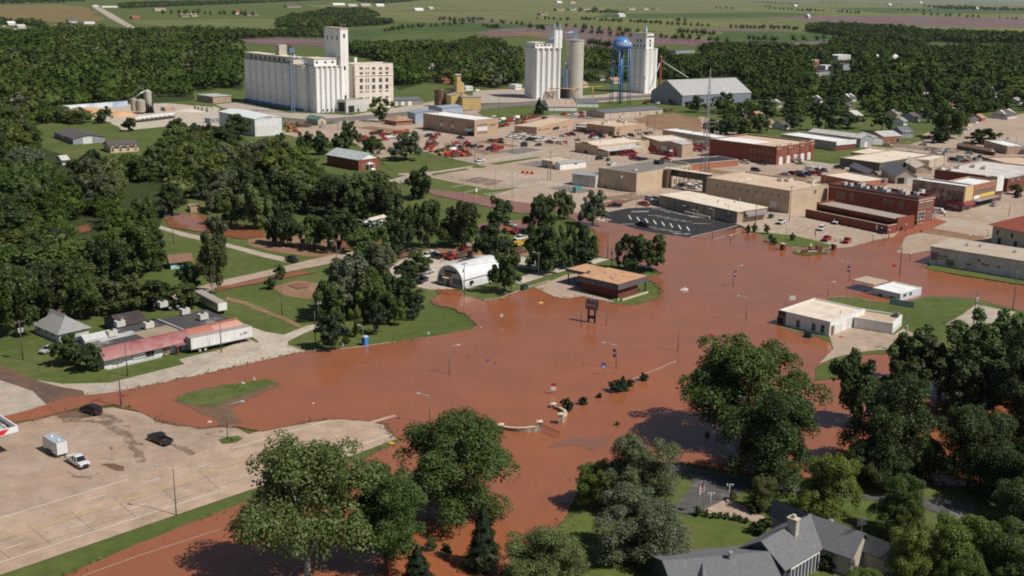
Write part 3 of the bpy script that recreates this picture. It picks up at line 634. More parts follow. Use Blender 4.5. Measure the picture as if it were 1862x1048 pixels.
b=B('police_station','low tan brick station with cream flat roof and small entrance hood','building',(935.5,229),(976,231.8),(1044,222.5),(976.2,245.6),m_tan,'low tan station')
b.flat(m_rsal,.25);b.winpx('R',979,234.5,983.5,238,'dark');b.dashes('R',986,236,1000,234,8,1.5);b.winpx('R',1005,230.5,1017,236.5,'dark');b.winpx('R',1035,231,1038,239.5,'win');b.dashes('R',1022,232,1030,231,5,1.5)
b=B('city_hall','tan brick block with pinkish flat roof, rooftop units and a dark carport side','building',(1067,225),(1118,231),(1172.6,224),(1117,248.6),m_tan,'tan block with the rooftop units')
b.flat(m_rsal,.3);b.winpx('R',1121,239,1126,245.5);b.dashes('R',1120,235.5,1129,234,6,1.5)
for x in(1154.6,1159.3,1163.7):b.winpx('R',x,234.8-(x-1154)*.06,x+2.6,239.5-(x-1154)*.06)
for x in(1070,1079.5,1089.5):b.winpx('L',x,234+(x-1070)*.13,x+3,239+(x-1070)*.13)
b.winpx('L',1108,239,1114,246.5)
for p in((1098,226.4),(1104,224),(1125,222),(1130,222.6),(1136,224)):b.unit(*p,2.4,2,1.3)
b.box('carport_roof',-.1,b.lv*.55,b.lu+.1,b.lu+11,3.1,3.4,m_rmetal2);b.box('carport_post',0,.3,b.lu+10.4,b.lu+10.7,0,3.1,m_steel);b.box('back_wing',6,b.lv-2,b.lu,b.lu+14,0,4.0,m_tan);b.box('back_wing_roof',5.8,b.lv-1.8,b.lu+.02,b.lu+14.2,4.0,4.2,m_rsal)
b.box('ramp_wall',-8,-.02,4,4.4,0,1.2,m_tan)
b=B('warehouse','long beige warehouse with dark grey low gable roof','warehouse',(1066,201.6),(1099.6,206),(1205,196),(1099,215.7),m_beige,'long beige warehouse')
b.gable(m_rdgrey,1.3,'v');b.row('R',.3,.9,3,.1,1.4,2.2,'dark');b.box('air_unit',14,16,-1.6,-.3,0,1.3,m_ac)
b=B('grain_shed','low white shed with rust streaked metal roof by the spruce','shed',(986,183),(997.6,194.3),(1049,190.6),(998,202),m_whitew,'rust-roofed white shed')
b.gable(m_rrust,3.0,'v');b.win('R',2,0,2.2,2.6,'garage')
b=B('grain_office','small white shed with dark grey roof beside the rust roofed shed','shed',(1043,180.5),(1050,187.5),(1088,184.5),(1050.5,195),m_whitew)
b.gable(m_rdgrey,2.0,'v');b.row('R',.2,.8,3,.1,2.4,2.2,'garage')
b=B('machine_shop','buff brick shop with stepped parapet and white lean-to carport','building',(1045.5,259),(1087,265.5),(1180.8,254.4),(1086,283),m_buff,'stepped buff shop')
b.flat(m_rcream,.5,t=.35)
for k,(f0,f1)in enumerate(((.3,.8),(.42,.68))):b.box('stepped_parapet',-.02,.4,b.lu*f0,b.lu*f1,b.h+.1+.0,b.h+.6+.5*k,m_buff)
b.winpx('L',1063,273,1068,280,'dark');b.vent(1092,259.5);b.vent(1142,253);b.vent(1147,255.5)
q0,q1,q2,q3=b.at(1087.5,270.7,3.6),b.at(1110.5,276.7,3.0),b.at(1164,269,3.0),b.at(1145,262.5,3.6)
xm=max(q2.x,q3.x,12);mb=MB().hexa([(.3,-7.5,2.9),(xm,-7.5,2.9),(xm,-.04,3.7),(.3,-.04,3.7)],[(.3,-7.5,3.1),(xm,-7.5,3.1),(xm,-.04,3.9),(.3,-.04,3.9)]);b.part('carport_roof',mb,m_rmetal2)
for k in range(5):b.box('carport_post',1+k*(xm-2)/4,1.2+k*(xm-2)/4,-7.3,-7.1,0,2.9,m_steel)
b.box('wing_wall',0,.35,-8.5,-.03,0,2.6,m_buff);b.win('R',xm+3,3.2,.9,1.1);b.win('R',xm+5,1,.9,1.1)
b=B('garage_block','tan block with broad cream flat roof behind the red service trucks','building',(1166,247.5),(1199,257),(1259,251.5),(1199.5,276),m_tan,'cream-roofed garage block')
b.flat(m_rcream,.25,over=.4);b.winpx('R',1201.5,261,1206,267)
b=B('metal_garage','beige metal garage with white roll door and pale low roof','garage',(1198.5,258),(1240.6,263.5),(1260.4,260.8),(1241,287),m_tan2,'beige metal garage')
b.gable(m_rmetal2,1.0,'v',.2);b.winpx('L',1203,266.5,1212.5,278.5,'garage');b.winpx('L',1222,268.5,1233,282,'orange')
b=B('store_warehouse','long low brown building with bright white membrane roof','building',(1205,236),(1318,253.5),(1345,245),(1318,271),m_tan2,'long white-roofed building')
b.flat(m_rwhite,.2,cap=m_framew)
for p in((1240,236),(1262,241),(1300,244.5),(1315,247)):b.vent(*p,1.0,.35)
b=B('fire_station','red brick fire hall with white arched doors and crenellated corner turrets','fire station',(1290,252.5),(1412,267.5),(1479.6,260),(1410,300.5),m_brick,'brick fire hall')
b.flat(m_rsal,.7,t=.4);b.box('white_roof',.6,b.lv*.55,b.lu*.42,b.lu-.5,b.h-.7,b.h-.5,m_rwhite)
for f in(.0,.3,.62,.9):
 x=b.lv*f
 for k in range(3):b.box('turret_merlon',x+k*1.5,x+k*1.5+.8,-.25,.3,b.h+.12,b.h+1.0,m_trim)
 b.box('pier',x+.1,x+3.9,-.3,-.0,0,b.h-.05,m_brick)
 b.box('pier_cap',x,x+4,-.4,.02,b.h-1.2,b.h-.9,m_trim)
for f in(.12,.32,.5,.70,.88):
 w_=3.2;x=b.lv*f;mb=MB().prism([(x-w_/2,0),(x+w_/2,0),(x+w_/2,3.0)]+[(x+w_/2*math.cos(t),3.0+1.0*math.sin(t))for t in np.linspace(.3,math.pi-.3,6)]+[(x-w_/2,3.0)],-.42,-.02);b.part('arched_door',mb,m_doorw)
b.row('R',.08,.92,11,b.h*.58,1.0,1.6,'stone');b.row('L',.06,.36,6,b.h*.55,1.1,1.6,'stone');b.row('L',.06,.36,6,1.2,1.1,1.6,'stone')
b=B('brick_garage','low orange brick garage with black tar roof near the lattice tower','garage',(1222,291.5),(1258,298.5),(1342.7,285),(1257,310),m_brickor,'black-roofed brick garage')
b.flat(m_rblk,.2,cap=m_framew)
b=B('utility_office','two storey tan brick block with stained grey gravel roof and white window panels','building',(1088.4,305.6),(1157.9,315.7),(1255.7,300.3),(1157,351),m_buff,'two storey grey-roofed block')
b.flat(m_rgrey,.45,cap=m_frame);b.unit(1112,301.5,4,2.4,1.4);b.unit(1198,298.6,4,3,1.6,m_rblk);b.unit(1155,310.5,2.4,1.2,.6)
for k in range(5):
 f=.62+k*.085;b.win('R',b.lv*f,5.2,1.1,2.1);b.win('R',b.lv*f,3.4,1.2,1.7,'panel');b.win('R',b.lv*f,.8,1.1,2.1);b.box('pier',b.lv*(f+.03),b.lv*(f+.03)+.7,-.35,-.0,0,b.h-.4,m_trim)
b.box('entry_tower',b.lv*.48,b.lv*.57,-2.0,-.03,0,b.h-.3,M('brown_panel',(.10,.065,.045),.6));b.winpx('L',1098,338,1103,347,'dark')
b=B('utility_annex','pale metal annex with low grey gable roof beside the teal transformer','shed',(1040.5,316.5),(1083,321.5),(1100,318.5),(1083.5,342),m_oldwhite,'pale metal annex')
b.gable(m_rmetal,.9,'u',.2)
b=B('lot_office','small white flat roofed office with tan roof standing in the car park','building',(985,290.5),(1005,294),(1045,284),(1005,307.5),m_beige,'small white lot office')
b.flat(m_rrust if 0 else m_rsal,.3,cap=m_framew);b.winpx('L',993,301,996,305,'dark')
b=B('lot_workshop','narrow white workshop with grey metal roof in front of the lot office','shed',(1008.5,297),(1018.5,299),(1066,292.3),(1018.7,309.8),m_whitew)
b.gable(m_rmetal,.7,'v',.2);b.winpx('L',1009.5,301,1016,309,'garage');b.winpx('R',1044,296,1050,299)
b=B('data_building','large beige brick hall with red stained flat roof and a skybridge','building',(1285,323),(1437,347.5),(1506,330),(1439.5,389),m_buff,'large beige hall')
b.flat(m_rsal,.35,cap=m_frame)
for k in range(9):b.winpx('L',1303+k*14,336+k*2.3,1305.4+k*14,339.6+k*2.3,'dark')
b.winpx('L',1400,366.5,1412,378,'garage');b.winpx('R',1481,345,1484,352,'win')
for p in((1421,329.5),(1434,330),(1477,333)):b.unit(*p,3.4,2.2,1.2)
mb=MB();q=b.at(1375,325,b.h-.35)
for k in range(3):mb.box(q.x-12+k*6,q.x-8+k*6,q.y-.3+k,q.y+.3+k,b.h-.35,b.h-.1)
b.part('roof_duct',mb,m_rcream)
P0,P1=G(1210,314,6),G(1292,326.5,6);d=P1-P0
t=thing('skybridge','enclosed brown glazed skybridge joining two tan office blocks','footbridge',(P0.x,P0.y,0),math.atan2(d.y,d.x));L=d.length
MB().box(0,L,-1.4,1.4,5.2,5.5).box(0,L,-1.5,1.5,8.1,8.3,1).build('deck',[m_blk2,m_rcream],t)
MB().box(.1,L-.1,-1.3,1.3,5.5,8.1).build('glazing',M('bronze_glazing',(.05,.04,.03),.2),t)
for k in range(int(L/2)+1):MB().box(k*2,k*2+.14,-1.38,1.38,5.5,8.1).build('mullion',m_blk2,t)
MB().box(L-3,L,-1.6,1.6,0,5.2).build('stair_tower',M('bronze_glazing',(.05,.04,.03),.2),t)
b=B('clinic','long low tan building with cream roof beside the black parking lot','building',(1199,354.4),(1341,385),(1395,373.5),(1340,407),m_tan2,'long tan clinic')
b.flat(m_rcream,0,over=.3)
for x in(1210.5,1224.5,1240,1265,1279):b.winpx('L',x,362+(x-1199)*.213-1,x+3.2,367.5+(x-1199)*.213-1)
b.winpx('L',1249,372.5,1254,380.5,'door');b.box('door_hood',-1.2,-.03,b.lu*.62,b.lu*.66,2.5,2.75,m_framew);b.winpx('L',1320,391,1329,396.5);b.winpx('R',1352,384,1356,395,'dark');b.box('entry_awning',4,b.lv-1,-1.6,-.04,2.4,3.4,M('grey_awning',(.25,.25,.25)))
for p in((1306,368.5),(1336,369),(1345,366.5)):b.vent(*p)
b.box('access_ramp',-2.4,-1.9,b.lu*.28,b.lu*.6,0,.9,m_trim)
b=B('brick_bank','tall red brick commercial building with black roof and white window trim','building',(1507.4,334.2),(1670.8,360.8),(1700.2,349.6),(1669,407),m_brick,'tall red brick building')
b.flat(m_rblk,.8,t=.4,cap=m_brick2)
b.box('cornice',-.25,b.lv+.25,-.25,0,b.h-1.1,b.h-.7,m_frame);b.box('cornice',-.25,-.01,0.01,b.lu,b.h-1.1,b.h-.7,m_frame)
for x in(1523.5,1531.5,1547.2,1607.5,1618,1637):b.winpx('L',x,349+(x-1523)*.157,x+4.4,361+(x-1523)*.157,'stone')
for k,f in enumerate((.12,.28,.48,.64,.8)):b.win('R',b.lv*f,b.h*.57,1.1,2.2,'stone');b.box('window_head',b.lv*f-.8,b.lv*f+.8,-.2,0,b.h*.57+2.25,b.h*.57+2.6,m_trim)
b.win('R',b.lv*.27,1.2,b.lv*.42,3.2,'white');b.win('R',b.lv*.7,1.0,1.2,2.8,'stone');b.win('R',b.lv*.84,1.0,1.2,2.8,'stone')
rs=random.Random(4)
for px,py in((1536,336),(1547,338),(1566,340),(1575,343),(1590,343),(1606,346),(1613,349),(1640,352),(1648,354),(1668,354),(1676,352)):
 b.unit(px,py+.6,rs.uniform(1.6,3.2),rs.uniform(1.2,2.2),rs.uniform(.9,1.8))
b=B('brick_annex','single storey red brick drive-through with grey standing seam roof','building',(1485.8,368),(1631.5,396.5),(1661.8,389.5),(1633,421),m_brick)
b.box('canopy',.6,b.lv-.5,.6,b.lu-.5,b.h-1.1,b.h-.6,M('grey_canopy_roof',(.33,.28,.23),.8,.08));b.box('fascia',.35,.6,.6,b.lu-.5,b.h-1.9,b.h-.6,m_brick2);b.box('wall',b.lv*.35,b.lv-.4,.5,b.lu-.4,0,b.h-1.1,m_brick2);b.box('end_wall',.0,b.lv,-.4,0.4,0,b.h,m_brick);b.box('end_wall',0,b.lv,b.lu-.3,b.lu+.1,0,b.h,m_brick)
for k in range(9):b.box('post',.7,1.0,b.lu*(k+1)/10,b.lu*(k+1)/10+.3,0,b.h-1.1,m_dark)
b.dashes('R',1646,396,1650,395,2,4,m_framew,'wall_sign')
b=B('brick_wall','long low red brick screen wall along the parking spaces','wall',(1465,380.4),(1614.7,411),(1631,404.6),(1616,426.7),m_brick)
b.box('wall',0,.4,0,b.lu,0,b.h,m_brick);b.box('coping',-.06,.46,-.06,b.lu,b.h,b.h+.15,m_trim);b.box('return_wall',.45,b.lv,0,.4,0,b.h,m_brick);b.box('return_coping',.45,b.lv,-.06,.46,b.h,b.h+.15,m_trim)
a0,z0=b.onface('L',1597,404);a1,z1=b.onface('L',1612,417)
b.box('banner',-.06,-.01,a1,a0,.9,b.h-.3,flat('maroon_banner',(.2,.025,.035),.7));b.box('banner_edge',-.055,-.01,a0+.02,a0+.7,.9,b.h-.3,m_framew)
b.part('banner_emblem',MB().tube((-.09,(a0+a1)/2,b.h*.62),(-.06,(a0+a1)/2,b.h*.62),.5,.5,14),m_framew);b.dashes('L',1601,413,1607.5,414.4,5,1.1,m_framew,'banner_lettering')
b=B('mural_store','corner store with painted mural side wall and maroon awning','shop',(1660,326),(1755.5,339.4),(1771.5,336.5),(1756,385.5),M('mural_wall',(.36,.30,.26),.85,.1,.5,(.24,.12,.08)),'mural corner store')
b.flat(m_rwhite,.5,cap=m_framew);b.row('L',.1,.95,6,b.h*.55,1.0,2.0,'stone');b.box('signboard',.3,b.lv-.3,-.15,-.01,4.2,b.h-.4,M('yellow_cream_board',(.60,.42,.2),.7));b.dashes('R',1758,345,1769,343,5,3.5,flat('brown_lettering',(.2,.08,.03)));b.dashes('R',1757.5,356,1768,354,5,2.5,flat('brown_lettering',(.2,.08,.03)))
mb=MB().hexa([(-1.4,-1.6,2.7),(b.lv,-1.6,2.7),(b.lv,-.17,2.7),(-1.4,-.17,2.7)],[(-.6,-.5,3.8),(b.lv,-.5,3.8),(b.lv,-.18,3.8),(-.6,-.18,3.8)]);b.part('awning',mb,m_awnr)
b.box('side_awning',-1.4,-.03,.1,7,2.7,3.6,m_awnr);b.win('R',b.lv/2,.3,4,2.3,'win')
mb=MB()
rs=random.Random(3)
for k in range(26):
 y0=rs.uniform(1,b.lu-3);z0=rs.uniform(.4,b.h*.5);mb.box(-.02-.0005*k,-.005,y0,y0+rs.uniform(.5,2.5),z0,z0+rs.uniform(.5,2.2))
mb.box(-.012,.01,.5,b.lu-.3,.2,b.h*.78);b.part('mural_pattern',mb,M('mural_figures',(.17,.09,.07),.85,.4,.8,(.42,.36,.3)))
b=B('brick_store','two storey orange brick store with yellow sign band and grey awning','shop',(1722,330),(1772.5,336.8),(1812,325.5),(1772,378),m_brickor,'orange brick store')
b.flat(m_rwhite,.5);b.row('R',.1,.92,9,b.h*.52,1.1,2.4,'win');b.box('sign_band',b.lv*.3,b.lv*.98,-.12,-.01,3.6,5.0,flat('yellow_sign_band',(.62,.45,.1),.6));b.box('sign_band',.2,b.lv*.28,-.12,-.01,3.4,4.8,m_framew);b.box('awning',.3,b.lv,-2.4,-.02,2.8,3.0,m_steel);b.win('R',b.lv*.5,.3,b.lv*.8,2.2,'dark')
b=B('brick_store','dark red brick store with tall white painted false front','shop',(1790,321),(1812.5,325),(1825,319),(1812,367),m_brick2)
b.flat(m_rwhite,.5);b.box('false_front',.0,b.lv,-.3,-.01,b.h*.45,b.h+1.2,m_whitew);b.dashes('R',1814,331,1823,328,4,4,flat('faint_red_lettering',(.45,.25,.22)));b.win('R',b.lv/2,.3,b.lv*.8,2.4)
b=B('brick_store','long store block with red brick front and mottled white roof','shop',(1700,308),(1833,325),(1915,303),(1832,350),m_brick2)
b.flat(roofing('mottled_white_roof',(.58,.53,.48),(.28,.25,.24),.8,.12),.4);b.row('R',.1,.9,7,4.5,1.4,2,'white')
for p in((1710,309),(1727,312),(1742,306.5),(1770,305),(1789,308)):b.unit(*p,3,2.4,1.2)
b=B('brick_shop','low shop with salmon flat roof and orange brick side wall','shop',(1493,317.5),(1565,331),(1614.7,320),(1565,347),m_brickor)
b.flat(m_rcream,.35);b.winpx('R',1602,326,1609,334,'dark')
b=B('dark_hall','long dark walled hall with cream flat roof','building',(1528,287),(1600,296.5),(1696,286),(1600,312),M('dark_brown_wall',(.10,.085,.075),.8));b.flat(m_rcream,.3)
b=B('dark_hall','narrow cream roofed strip building behind the dark walled hall','building',(1548,277),(1690,292),(1722,283),(1690,306),m_beige);b.flat(m_rcream,.3)
b=B('metal_barn','grey gabled metal barn with cream front wall between shop roofs','barn',(1603,306),(1629,320.5),(1668,310.5),(1630,335),m_beige);b.gable(m_rdgrey,3.2,'u');b.win('R',b.lv*.25,0,3.4,3.2,'dark');b.win('R',b.lv*.7,0,3.4,3.2,'garage')
b=B('metal_barn','cream roofed gabled shed behind the grey metal barn','barn',(1640,291),(1667,306),(1695,299),(1667,316),m_beige);b.gable(m_rcream,1.8,'u')
b=B('metal_barn','dark low gabled shed left of the grey metal barn','barn',(1545,302),(1578,316),(1596,311),(1578,325),M('dark_brown_wall',(.10,.085,.075),.8));b.gable(m_rdgrey,1.6,'u')
b=B('storage_row','white roofed block of shops with dark red corner front','shop',(1420,244),(1520,258.5),(1556,253.5),(1520,275),m_beige,'white-roofed shop row');b.flat(m_rwhite,.3,cap=m_framew);b.box('corner_front',.2,b.lv,-.2,-.02,0,b.h*.6,m_brick2);b.box('white_fascia',0,b.lv,-.5,-.21,b.h*.62,b.h+.5,m_whitew);b.win('R',b.lv*.5,1,b.lv*.7,2,'win')
b=B('storage_row','pale metal shed with white roof behind the shop row','shed',(1470,240),(1565,252),(1586,247.5),(1565,269),m_greymet);b.gable(m_rmetal2,1.6,'u');b.win('R',b.lv*.5,0,3,3,'garage')
b=B('storage_row','long pale shed with two white roll doors','shed',(1560,244),(1586,252.5),(1606,249),(1586,263),m_whitemet);b.gable(m_rmetal2,1.2,'u');b.win('R',b.lv*.3,0,3,3,'garage');b.win('R',b.lv*.75,0,3,3,'garage')
b=B('brick_office','small red brick office with pale metal roof beside a lawn','building',(1573,243),(1607,249),(1640,242.5),(1607,261),m_brickor,'small brick office by the lawn');b.gable(m_rmetal2,2.2,'v');b.row('R',.2,.5,2,1,1.2,1.4,'dark');b.win('R',b.lv*.8,.2,3,2.4,'dark')
b=B('grey_house','dark grey metal sided building with two white windows','building',(1620,237),(1641,241),(1661,236.5),(1641,252),m_greymet);b.gable(m_rdgrey,2.6,'v');b.row('R',.35,.6,2,3,.9,1.8,'panel')
b=B('corner_garage','tan roofed low building beside the white roofed market','building',(1740,264),(1803,276),(1808,274),(1803,283),M('dark_brown_wall',(.10,.085,.075),.8));b.hip(m_shtan,1.5)
b=B('market','grey walled market hall with bright white ridged roof','building',(1790,255),(1832,266),(1870,256),(1832,281),m_tan2,'white-roofed market');b.flat(m_rwhite,.4,cap=m_framew);b.box('blue_awning',8,b.lv,-1.6,-.02,2.4,2.9,flat('blue_canvas',(.05,.12,.4),.7));b.unit(1835,254,2.4,2,1.3)
b=B('shop_block','low red brick block with mottled tan roof at the edge of town','shop',(1786,285.5),(1850,302),(1925,290),(1850,318),m_brick2);b.flat(m_rsal,.4)
b=B('shop_block','small cream flat roofed building among parked cars','building',(1766,296),(1806,302),(1818,297),(1806,309),m_beige);b.flat(m_rcream,.3)
b=B('depot','cream stone depot with broad red hipped roof at the frame edge','building',(1806,409),(1960,441),(2010,424),(1960,477),M('cream_depot_wall',(.40,.36,.30),.85,.1,.4),'red-roofed depot');b.hip(shingle('red_tile_roof',(.30,.075,.045)),4.2,1.4)
for f in(.98,.80,.62,.45):b.win('L',b.lu*f-1.5,b.h*.52,1.1,1.8,'dark')
b.win('L',b.lu*.9,.1,1.6,2.6,'dark');b.win('L',b.lu*.7,.1,1.6,2.6,'dark')
b=B('long_shed','long weathered white block shed with tan roof and faded wall lettering','shed',(1692.5,448),(1862*1.0+80,487.5),(1975,474),(1942,523),m_oldwhite,'long weathered shed')
b.flat(roofing('tan_shed_roof',(.44,.36,.28),(.38,.3,.23),.9),0,over=.25);b.winpx('L',1721,474,1735,484,'door')
b.dashes('L',1705.5,463.5,1723,467.5,9,2.6);b.dashes('L',1706,468.5,1716,471,5,2.6);b.dashes('L',1719,470.5,1734,475,6,3)
a,z=b.onface('L',1699,466);b.box('wall_emblem',-.05,-.01,a-1.1,a+1.1,z-1.3,z+1.3,flat('faded_red_emblem',(.24,.12,.13)));mb=MB()
for px,py in((1780,474),(1787,480.5),(1795,482),(1816,485.5),(1761,481)):
 a,z=b.onface('L',px,py);mb.prismx([(a-.7,z-.3),(a+.2,z-.45),(a+.8,z),(a+.3,z+.35),(a-.6,z+.25)],-.02,.01)
b.part('bare_brick_patch',mb,m_brickor)
for p in((1758,448),(1782,449.5),(1845,460)):b.vent(*p,.6,.3)
b=B('white_shop','white painted garage building with cream flat roof standing in the flood','building',(1417,564.3),(1509.9,586),(1572.3,564.3),(1508.9,613.7),m_whitew,'white flooded garage')
b.flat(m_rcream,.15,cap=m_framew);b.box('brown_front',-.12,-.01,b.lu*.86,b.lu*1.01,.05,b.h-.05,flat('brown_boarding',(.07,.03,.025),.7));b.win('L',b.lu*.95,.2,2.2,2.4,'dark').location.x=-.13
for x in(1448.5,1477,1493.5):b.winpx('L',x,582+(x-1448)*.21,x+6,596+(x-1448)*.21,'win')
b.winpx('R',1519,589.5,1530,608,'garage');b.winpx('R',1512,592,1516,610,'door');b.winpx('R',1543,577,1553,595,'garage');b.winpx('R',1556,577,1559,590,'dark');b.vent(1528,571.5,.7,.1)
b=B('white_garage','low white wing garage with tan roof joined to the white flooded garage','garage',(1554,577.5),(1624,588.7),(1640.8,580),(1622,610),m_whitew);b.flat(m_rtan,.4,cap=m_framew);b.winpx('R',1625.5,590,1635,606,'garage');b.unit(1630,576.5,1.8,1.2,1.2,m_rgrey)
b=B('small_office','small pale blue office with white flat roof and front canopy in floodwater','building',(1587,523.5),(1637.5,535),(1676,520),(1637.5,549),M('pale_blue_wall',(.52,.58,.60),.8,.06,.5),'pale blue office');b.flat(m_rwhite,.12,cap=m_framew)
b.winpx('L',1596,534,1604.5,541.5);b.winpx('L',1618,538.5,1627,545);b.winpx('R',1643,534,1648,540);b.winpx('R',1654,531,1658,537)
b.box('canopy',b.lv*.1,b.lv*.75,b.lu+.3,b.lu+7.5,2.7,2.95,M('tan_canopy',(.42,.33,.24)));b.box('canopy_post',.8,1.0,b.lu+7,b.lu+7.2,0,2.7,m_steel);b.box('canopy_post',.8,1.0,b.lu+3.5,b.lu+3.7,0,2.7,m_steel);b.box('canopy_post',b.lv*.7,b.lv*.7+.2,b.lu+7,b.lu+7.2,0,2.7,m_steel)
mb=MB();P0,P1=G(1617,555),G(1662,562.5);d=P1-P0
for k in range(14):mb.box(k*d.length/14,(k+.96)*d.length/14,-.04-.01*(k%2),.04,0,2.0)
tag(mb.build('privacy_fence',M('blue_grey_boards',(.28,.37,.37),.8,.1),None,P0,math.atan2(d.y,d.x)),'blue grey board fence behind the pale blue office','fence')
b=B('roadside_bank','low brown building with deep dark metal fascia and orange gravel roof','building',(1049.9,501),(1124.1,517.5),(1178.1,502.8),(1122,549),m_brick2,'orange-roofed bank',h=4.6)
lv,lu,h=b.lv,b.lu,b.h
mb=MB();o,dn=.0,1.6
fas=ribbed('purple_brown_fascia',(.11,.085,.09),5,0,.45,.4);fas2=ribbed('purple_brown_fascia_side',(.11,.085,.09),5,1,.45,.4)
def mans(mb,x0,x1,y0,y1,z1,dn,out):
 lo=[(x0-out,y0-out,z1-dn),(x1+out,y0-out,z1-dn),(x1+out,y1+out,z1-dn),(x0-out,y1+out,z1-dn)];hi=[(x0,y0,z1),(x1,y0,z1),(x1,y1,z1),(x0,y1,z1)]
 mb.face([lo[0],lo[1],hi[1],hi[0]],0).face([lo[1],lo[2],hi[2],hi[1]],1).face([lo[2],lo[3],hi[3],hi[2]],0).face([lo[3],lo[0],hi[0],hi[3]],1).face(lo[::-1],2)
mans(mb,0,lv,0,lu,h,dn,.35);mans(mb,lv*.28,lv*.95,lu+.4,lu+7.5,h,.8,.1);b.part('fascia',mb,[fas,fas2,m_dark])
b.part('roof',MB().box(.1,lv-.1,.1,lu-.1,h-.25,h+.0).box(lv*.3,lv*.93,lu+.1,lu+7.3,h-.25,h+.02),m_rorange)
b.box('wall',1.2,lv-3.6,.8,lu-.8,0,h-dn+.02,m_brick2);b.box('porch_wall',lv-3.58,lv-1.5,4,lu-1,0,h-dn+.02,m_brick2)
for k in range(9):b.box('wall_fin',.95,1.19,3+k*1.05,3.5+k*1.05,.1,h-dn,m_brick)
for x,y in((lv-.6,.3),(lv-.6,lu-.5),(lv*.32,lu+7),(lv*.9,lu+7),(lv*.32,lu+3.4)):b.box('porch_post',x-.15,x+.15,y-.15,y+.15,0,h-dn,m_blk2)
for p in((1073,497),(1099,495.5),(1102,498),(1110,504),(1113,508),(1116,507),(1120,501.5),(1132,496.5),(1135,504)):b.vent(*p,.25,.12)
b.unit(1071,497.5,1.2,1.2,.6,m_steel);b.box('planter',-.2,0.5,-.2,0,0,.5,m_trim);b.box('planter',.5,lv*.9,-1.4,-1.0,0,.45,m_trim);b.win('R',lv-2.4,.3,1.4,2.2,'dark').location.y=3.98
A0,A1,Ar=G(794.5,515.8),G(842,526.9),G(817,485.3,6.2)
ax=(A1-A0);wd=ax.length;ax.normalize();dp=Vector((-ax.y,ax.x,0));Lq=24.0
t=thing('quonset_hut','white arched metal quonset hut with boarded grey front end','hut',A0,math.atan2(ax.y,ax.x));LAND.append(('quonset hut',A0+ax*wd/2+dp*12,10))
lo,hi=8,60
for _ in range(30):
 m=(lo+hi)/2
 if proj(A0+ax*wd/2+dp*m+Vector((0,0,6.3)))[1]>464:lo=m
 else:hi=m
Lq=lo;hq=6.3;n=20
arc=[(wd/2-wd/2*math.cos(math.pi*k/n),hq*math.sin(math.pi*k/n)**.8)for k in range(n+1)]
mb=MB()
for(x0,z0),(x1,z1)in zip(arc,arc[1:]):mb.face([(x0,0,z0),(x0,Lq,z0),(x1,Lq,z1),(x1,0,z1)],0,True)
mb.build('shell',ribbed('white_corrugated_shell',(.70,.70,.69),4,1,.4,.3),t)
MB().prism([(x,z)for x,z in arc],.35,.5).build('end_wall',M('pale_grey_boarding',(.48,.47,.47),.8,.05),t);MB().prism([(x,z)for x,z in arc],Lq-.5,Lq-.35).build('end_wall',m_whitew,t)
def fr(nm,x0,x1,z0,z1,y,m):return MB().box(x0,x1,y-.1,y,z0,z1).build(nm,m,t)
for x in(.14,.66,.84):fr('window',wd*x-.8,wd*x+.8,1.1,2.6,.35,m_glass);fr('window_trim',wd*x-1,wd*x+1,.95,1.1,.36,m_brick2)
fr('door',wd*.4-.7,wd*.4+.7,0,2.4,.35,m_door);fr('door_panel',wd*.4-1.3,wd*.4+1.3,3.1,4.0,.35,M('rusty_panel',(.28,.14,.08)));fr('sign_board',wd*.26,wd*.72,4.0,4.7,.35,flat('dark_green_board',(.05,.07,.055)))
MB().hexa([(wd*.4-1.2,-1,2.5),(wd*.4+1.2,-1,2.5),(wd*.4+1.2,.25,2.9),(wd*.4-1.2,.25,2.9)],[(wd*.4-1.2,-1,2.6),(wd*.4+1.2,-1,2.6),(wd*.4+1.2,.25,3.1),(wd*.4-1.2,.25,3.1)]).build('door_hood',m_trim,t)
MB().box(wd+.02,wd+.6,3.0,4.0,1.2,2.0).build('air_unit',m_dark,t);MB().box(wd*.98,wd*1.0+.03,.5,Lq-.5,2.6,2.66).build('shell_seam',m_steel,t)
# left side of town
b=B('brick_hall','red brick hall with pale green grey gable roof and white porch','building',(594.5,281),(652,291),(689.9,285.5),(652,311),m_brick,'red brick hall');b.gable(ribbed('pale_green_metal_roof',(.44,.48,.46),2.5,1,.5,.2),max(1.2,height(652,311,281)-b.h),'u',.6)
b.part('gable_board',MB().prism([(.1,b.h-.1),(b.lv-.1,b.h-.1),(b.lv/2,b.h+b.rise-.15)],-.12,-.01),m_whitew);b.win('R',b.lv*.25,1,1.8,1.8);b.win('R',b.lv*.75,1,1.8,1.8);b.win('R',b.lv*.5,.1,1.6,2.4,'dark')
b.part('porch_roof',MB().prism([(b.lv*.36,2.8),(b.lv*.64,2.8),(b.lv*.5,3.7)],-2.2,-.14),m_whitew)
for f in(.37,.62):b.box('porch_post',b.lv*f,b.lv*f+.15,-2.1,-1.95,0,2.8,m_framew)
mb=MB()
for k in range(5):mb.box(b.lv*.42,b.lv*.58,-2.3-.35*(k+1),-2.3-.35*k,0,.9-.18*k)
b.part('porch_steps',mb,m_whitew)
b=B('white_shed','big white metal storage shed with three round gable vents','shed',(398,203),(463,217),(512,214.5),(467,248.6),m_whitemet,'white metal shed');b.gable(ribbed('white_metal_roof',(.78,.78,.77),3,1,.4,.2),max(1,height(467,248.6,213)-b.h),'u',.3)
for k in range(3):b.part('gable_vent',MB().tube((b.lv*.5+(k-1)*1.5,-.08,b.h+b.rise*.25),(b.lv*.5+(k-1)*1.5,.02,b.h+b.rise*.25),.5,.5,12),m_steel)
b.win('R',b.lv*.45,0,b.lv*.8,b.h*.6,'garage')
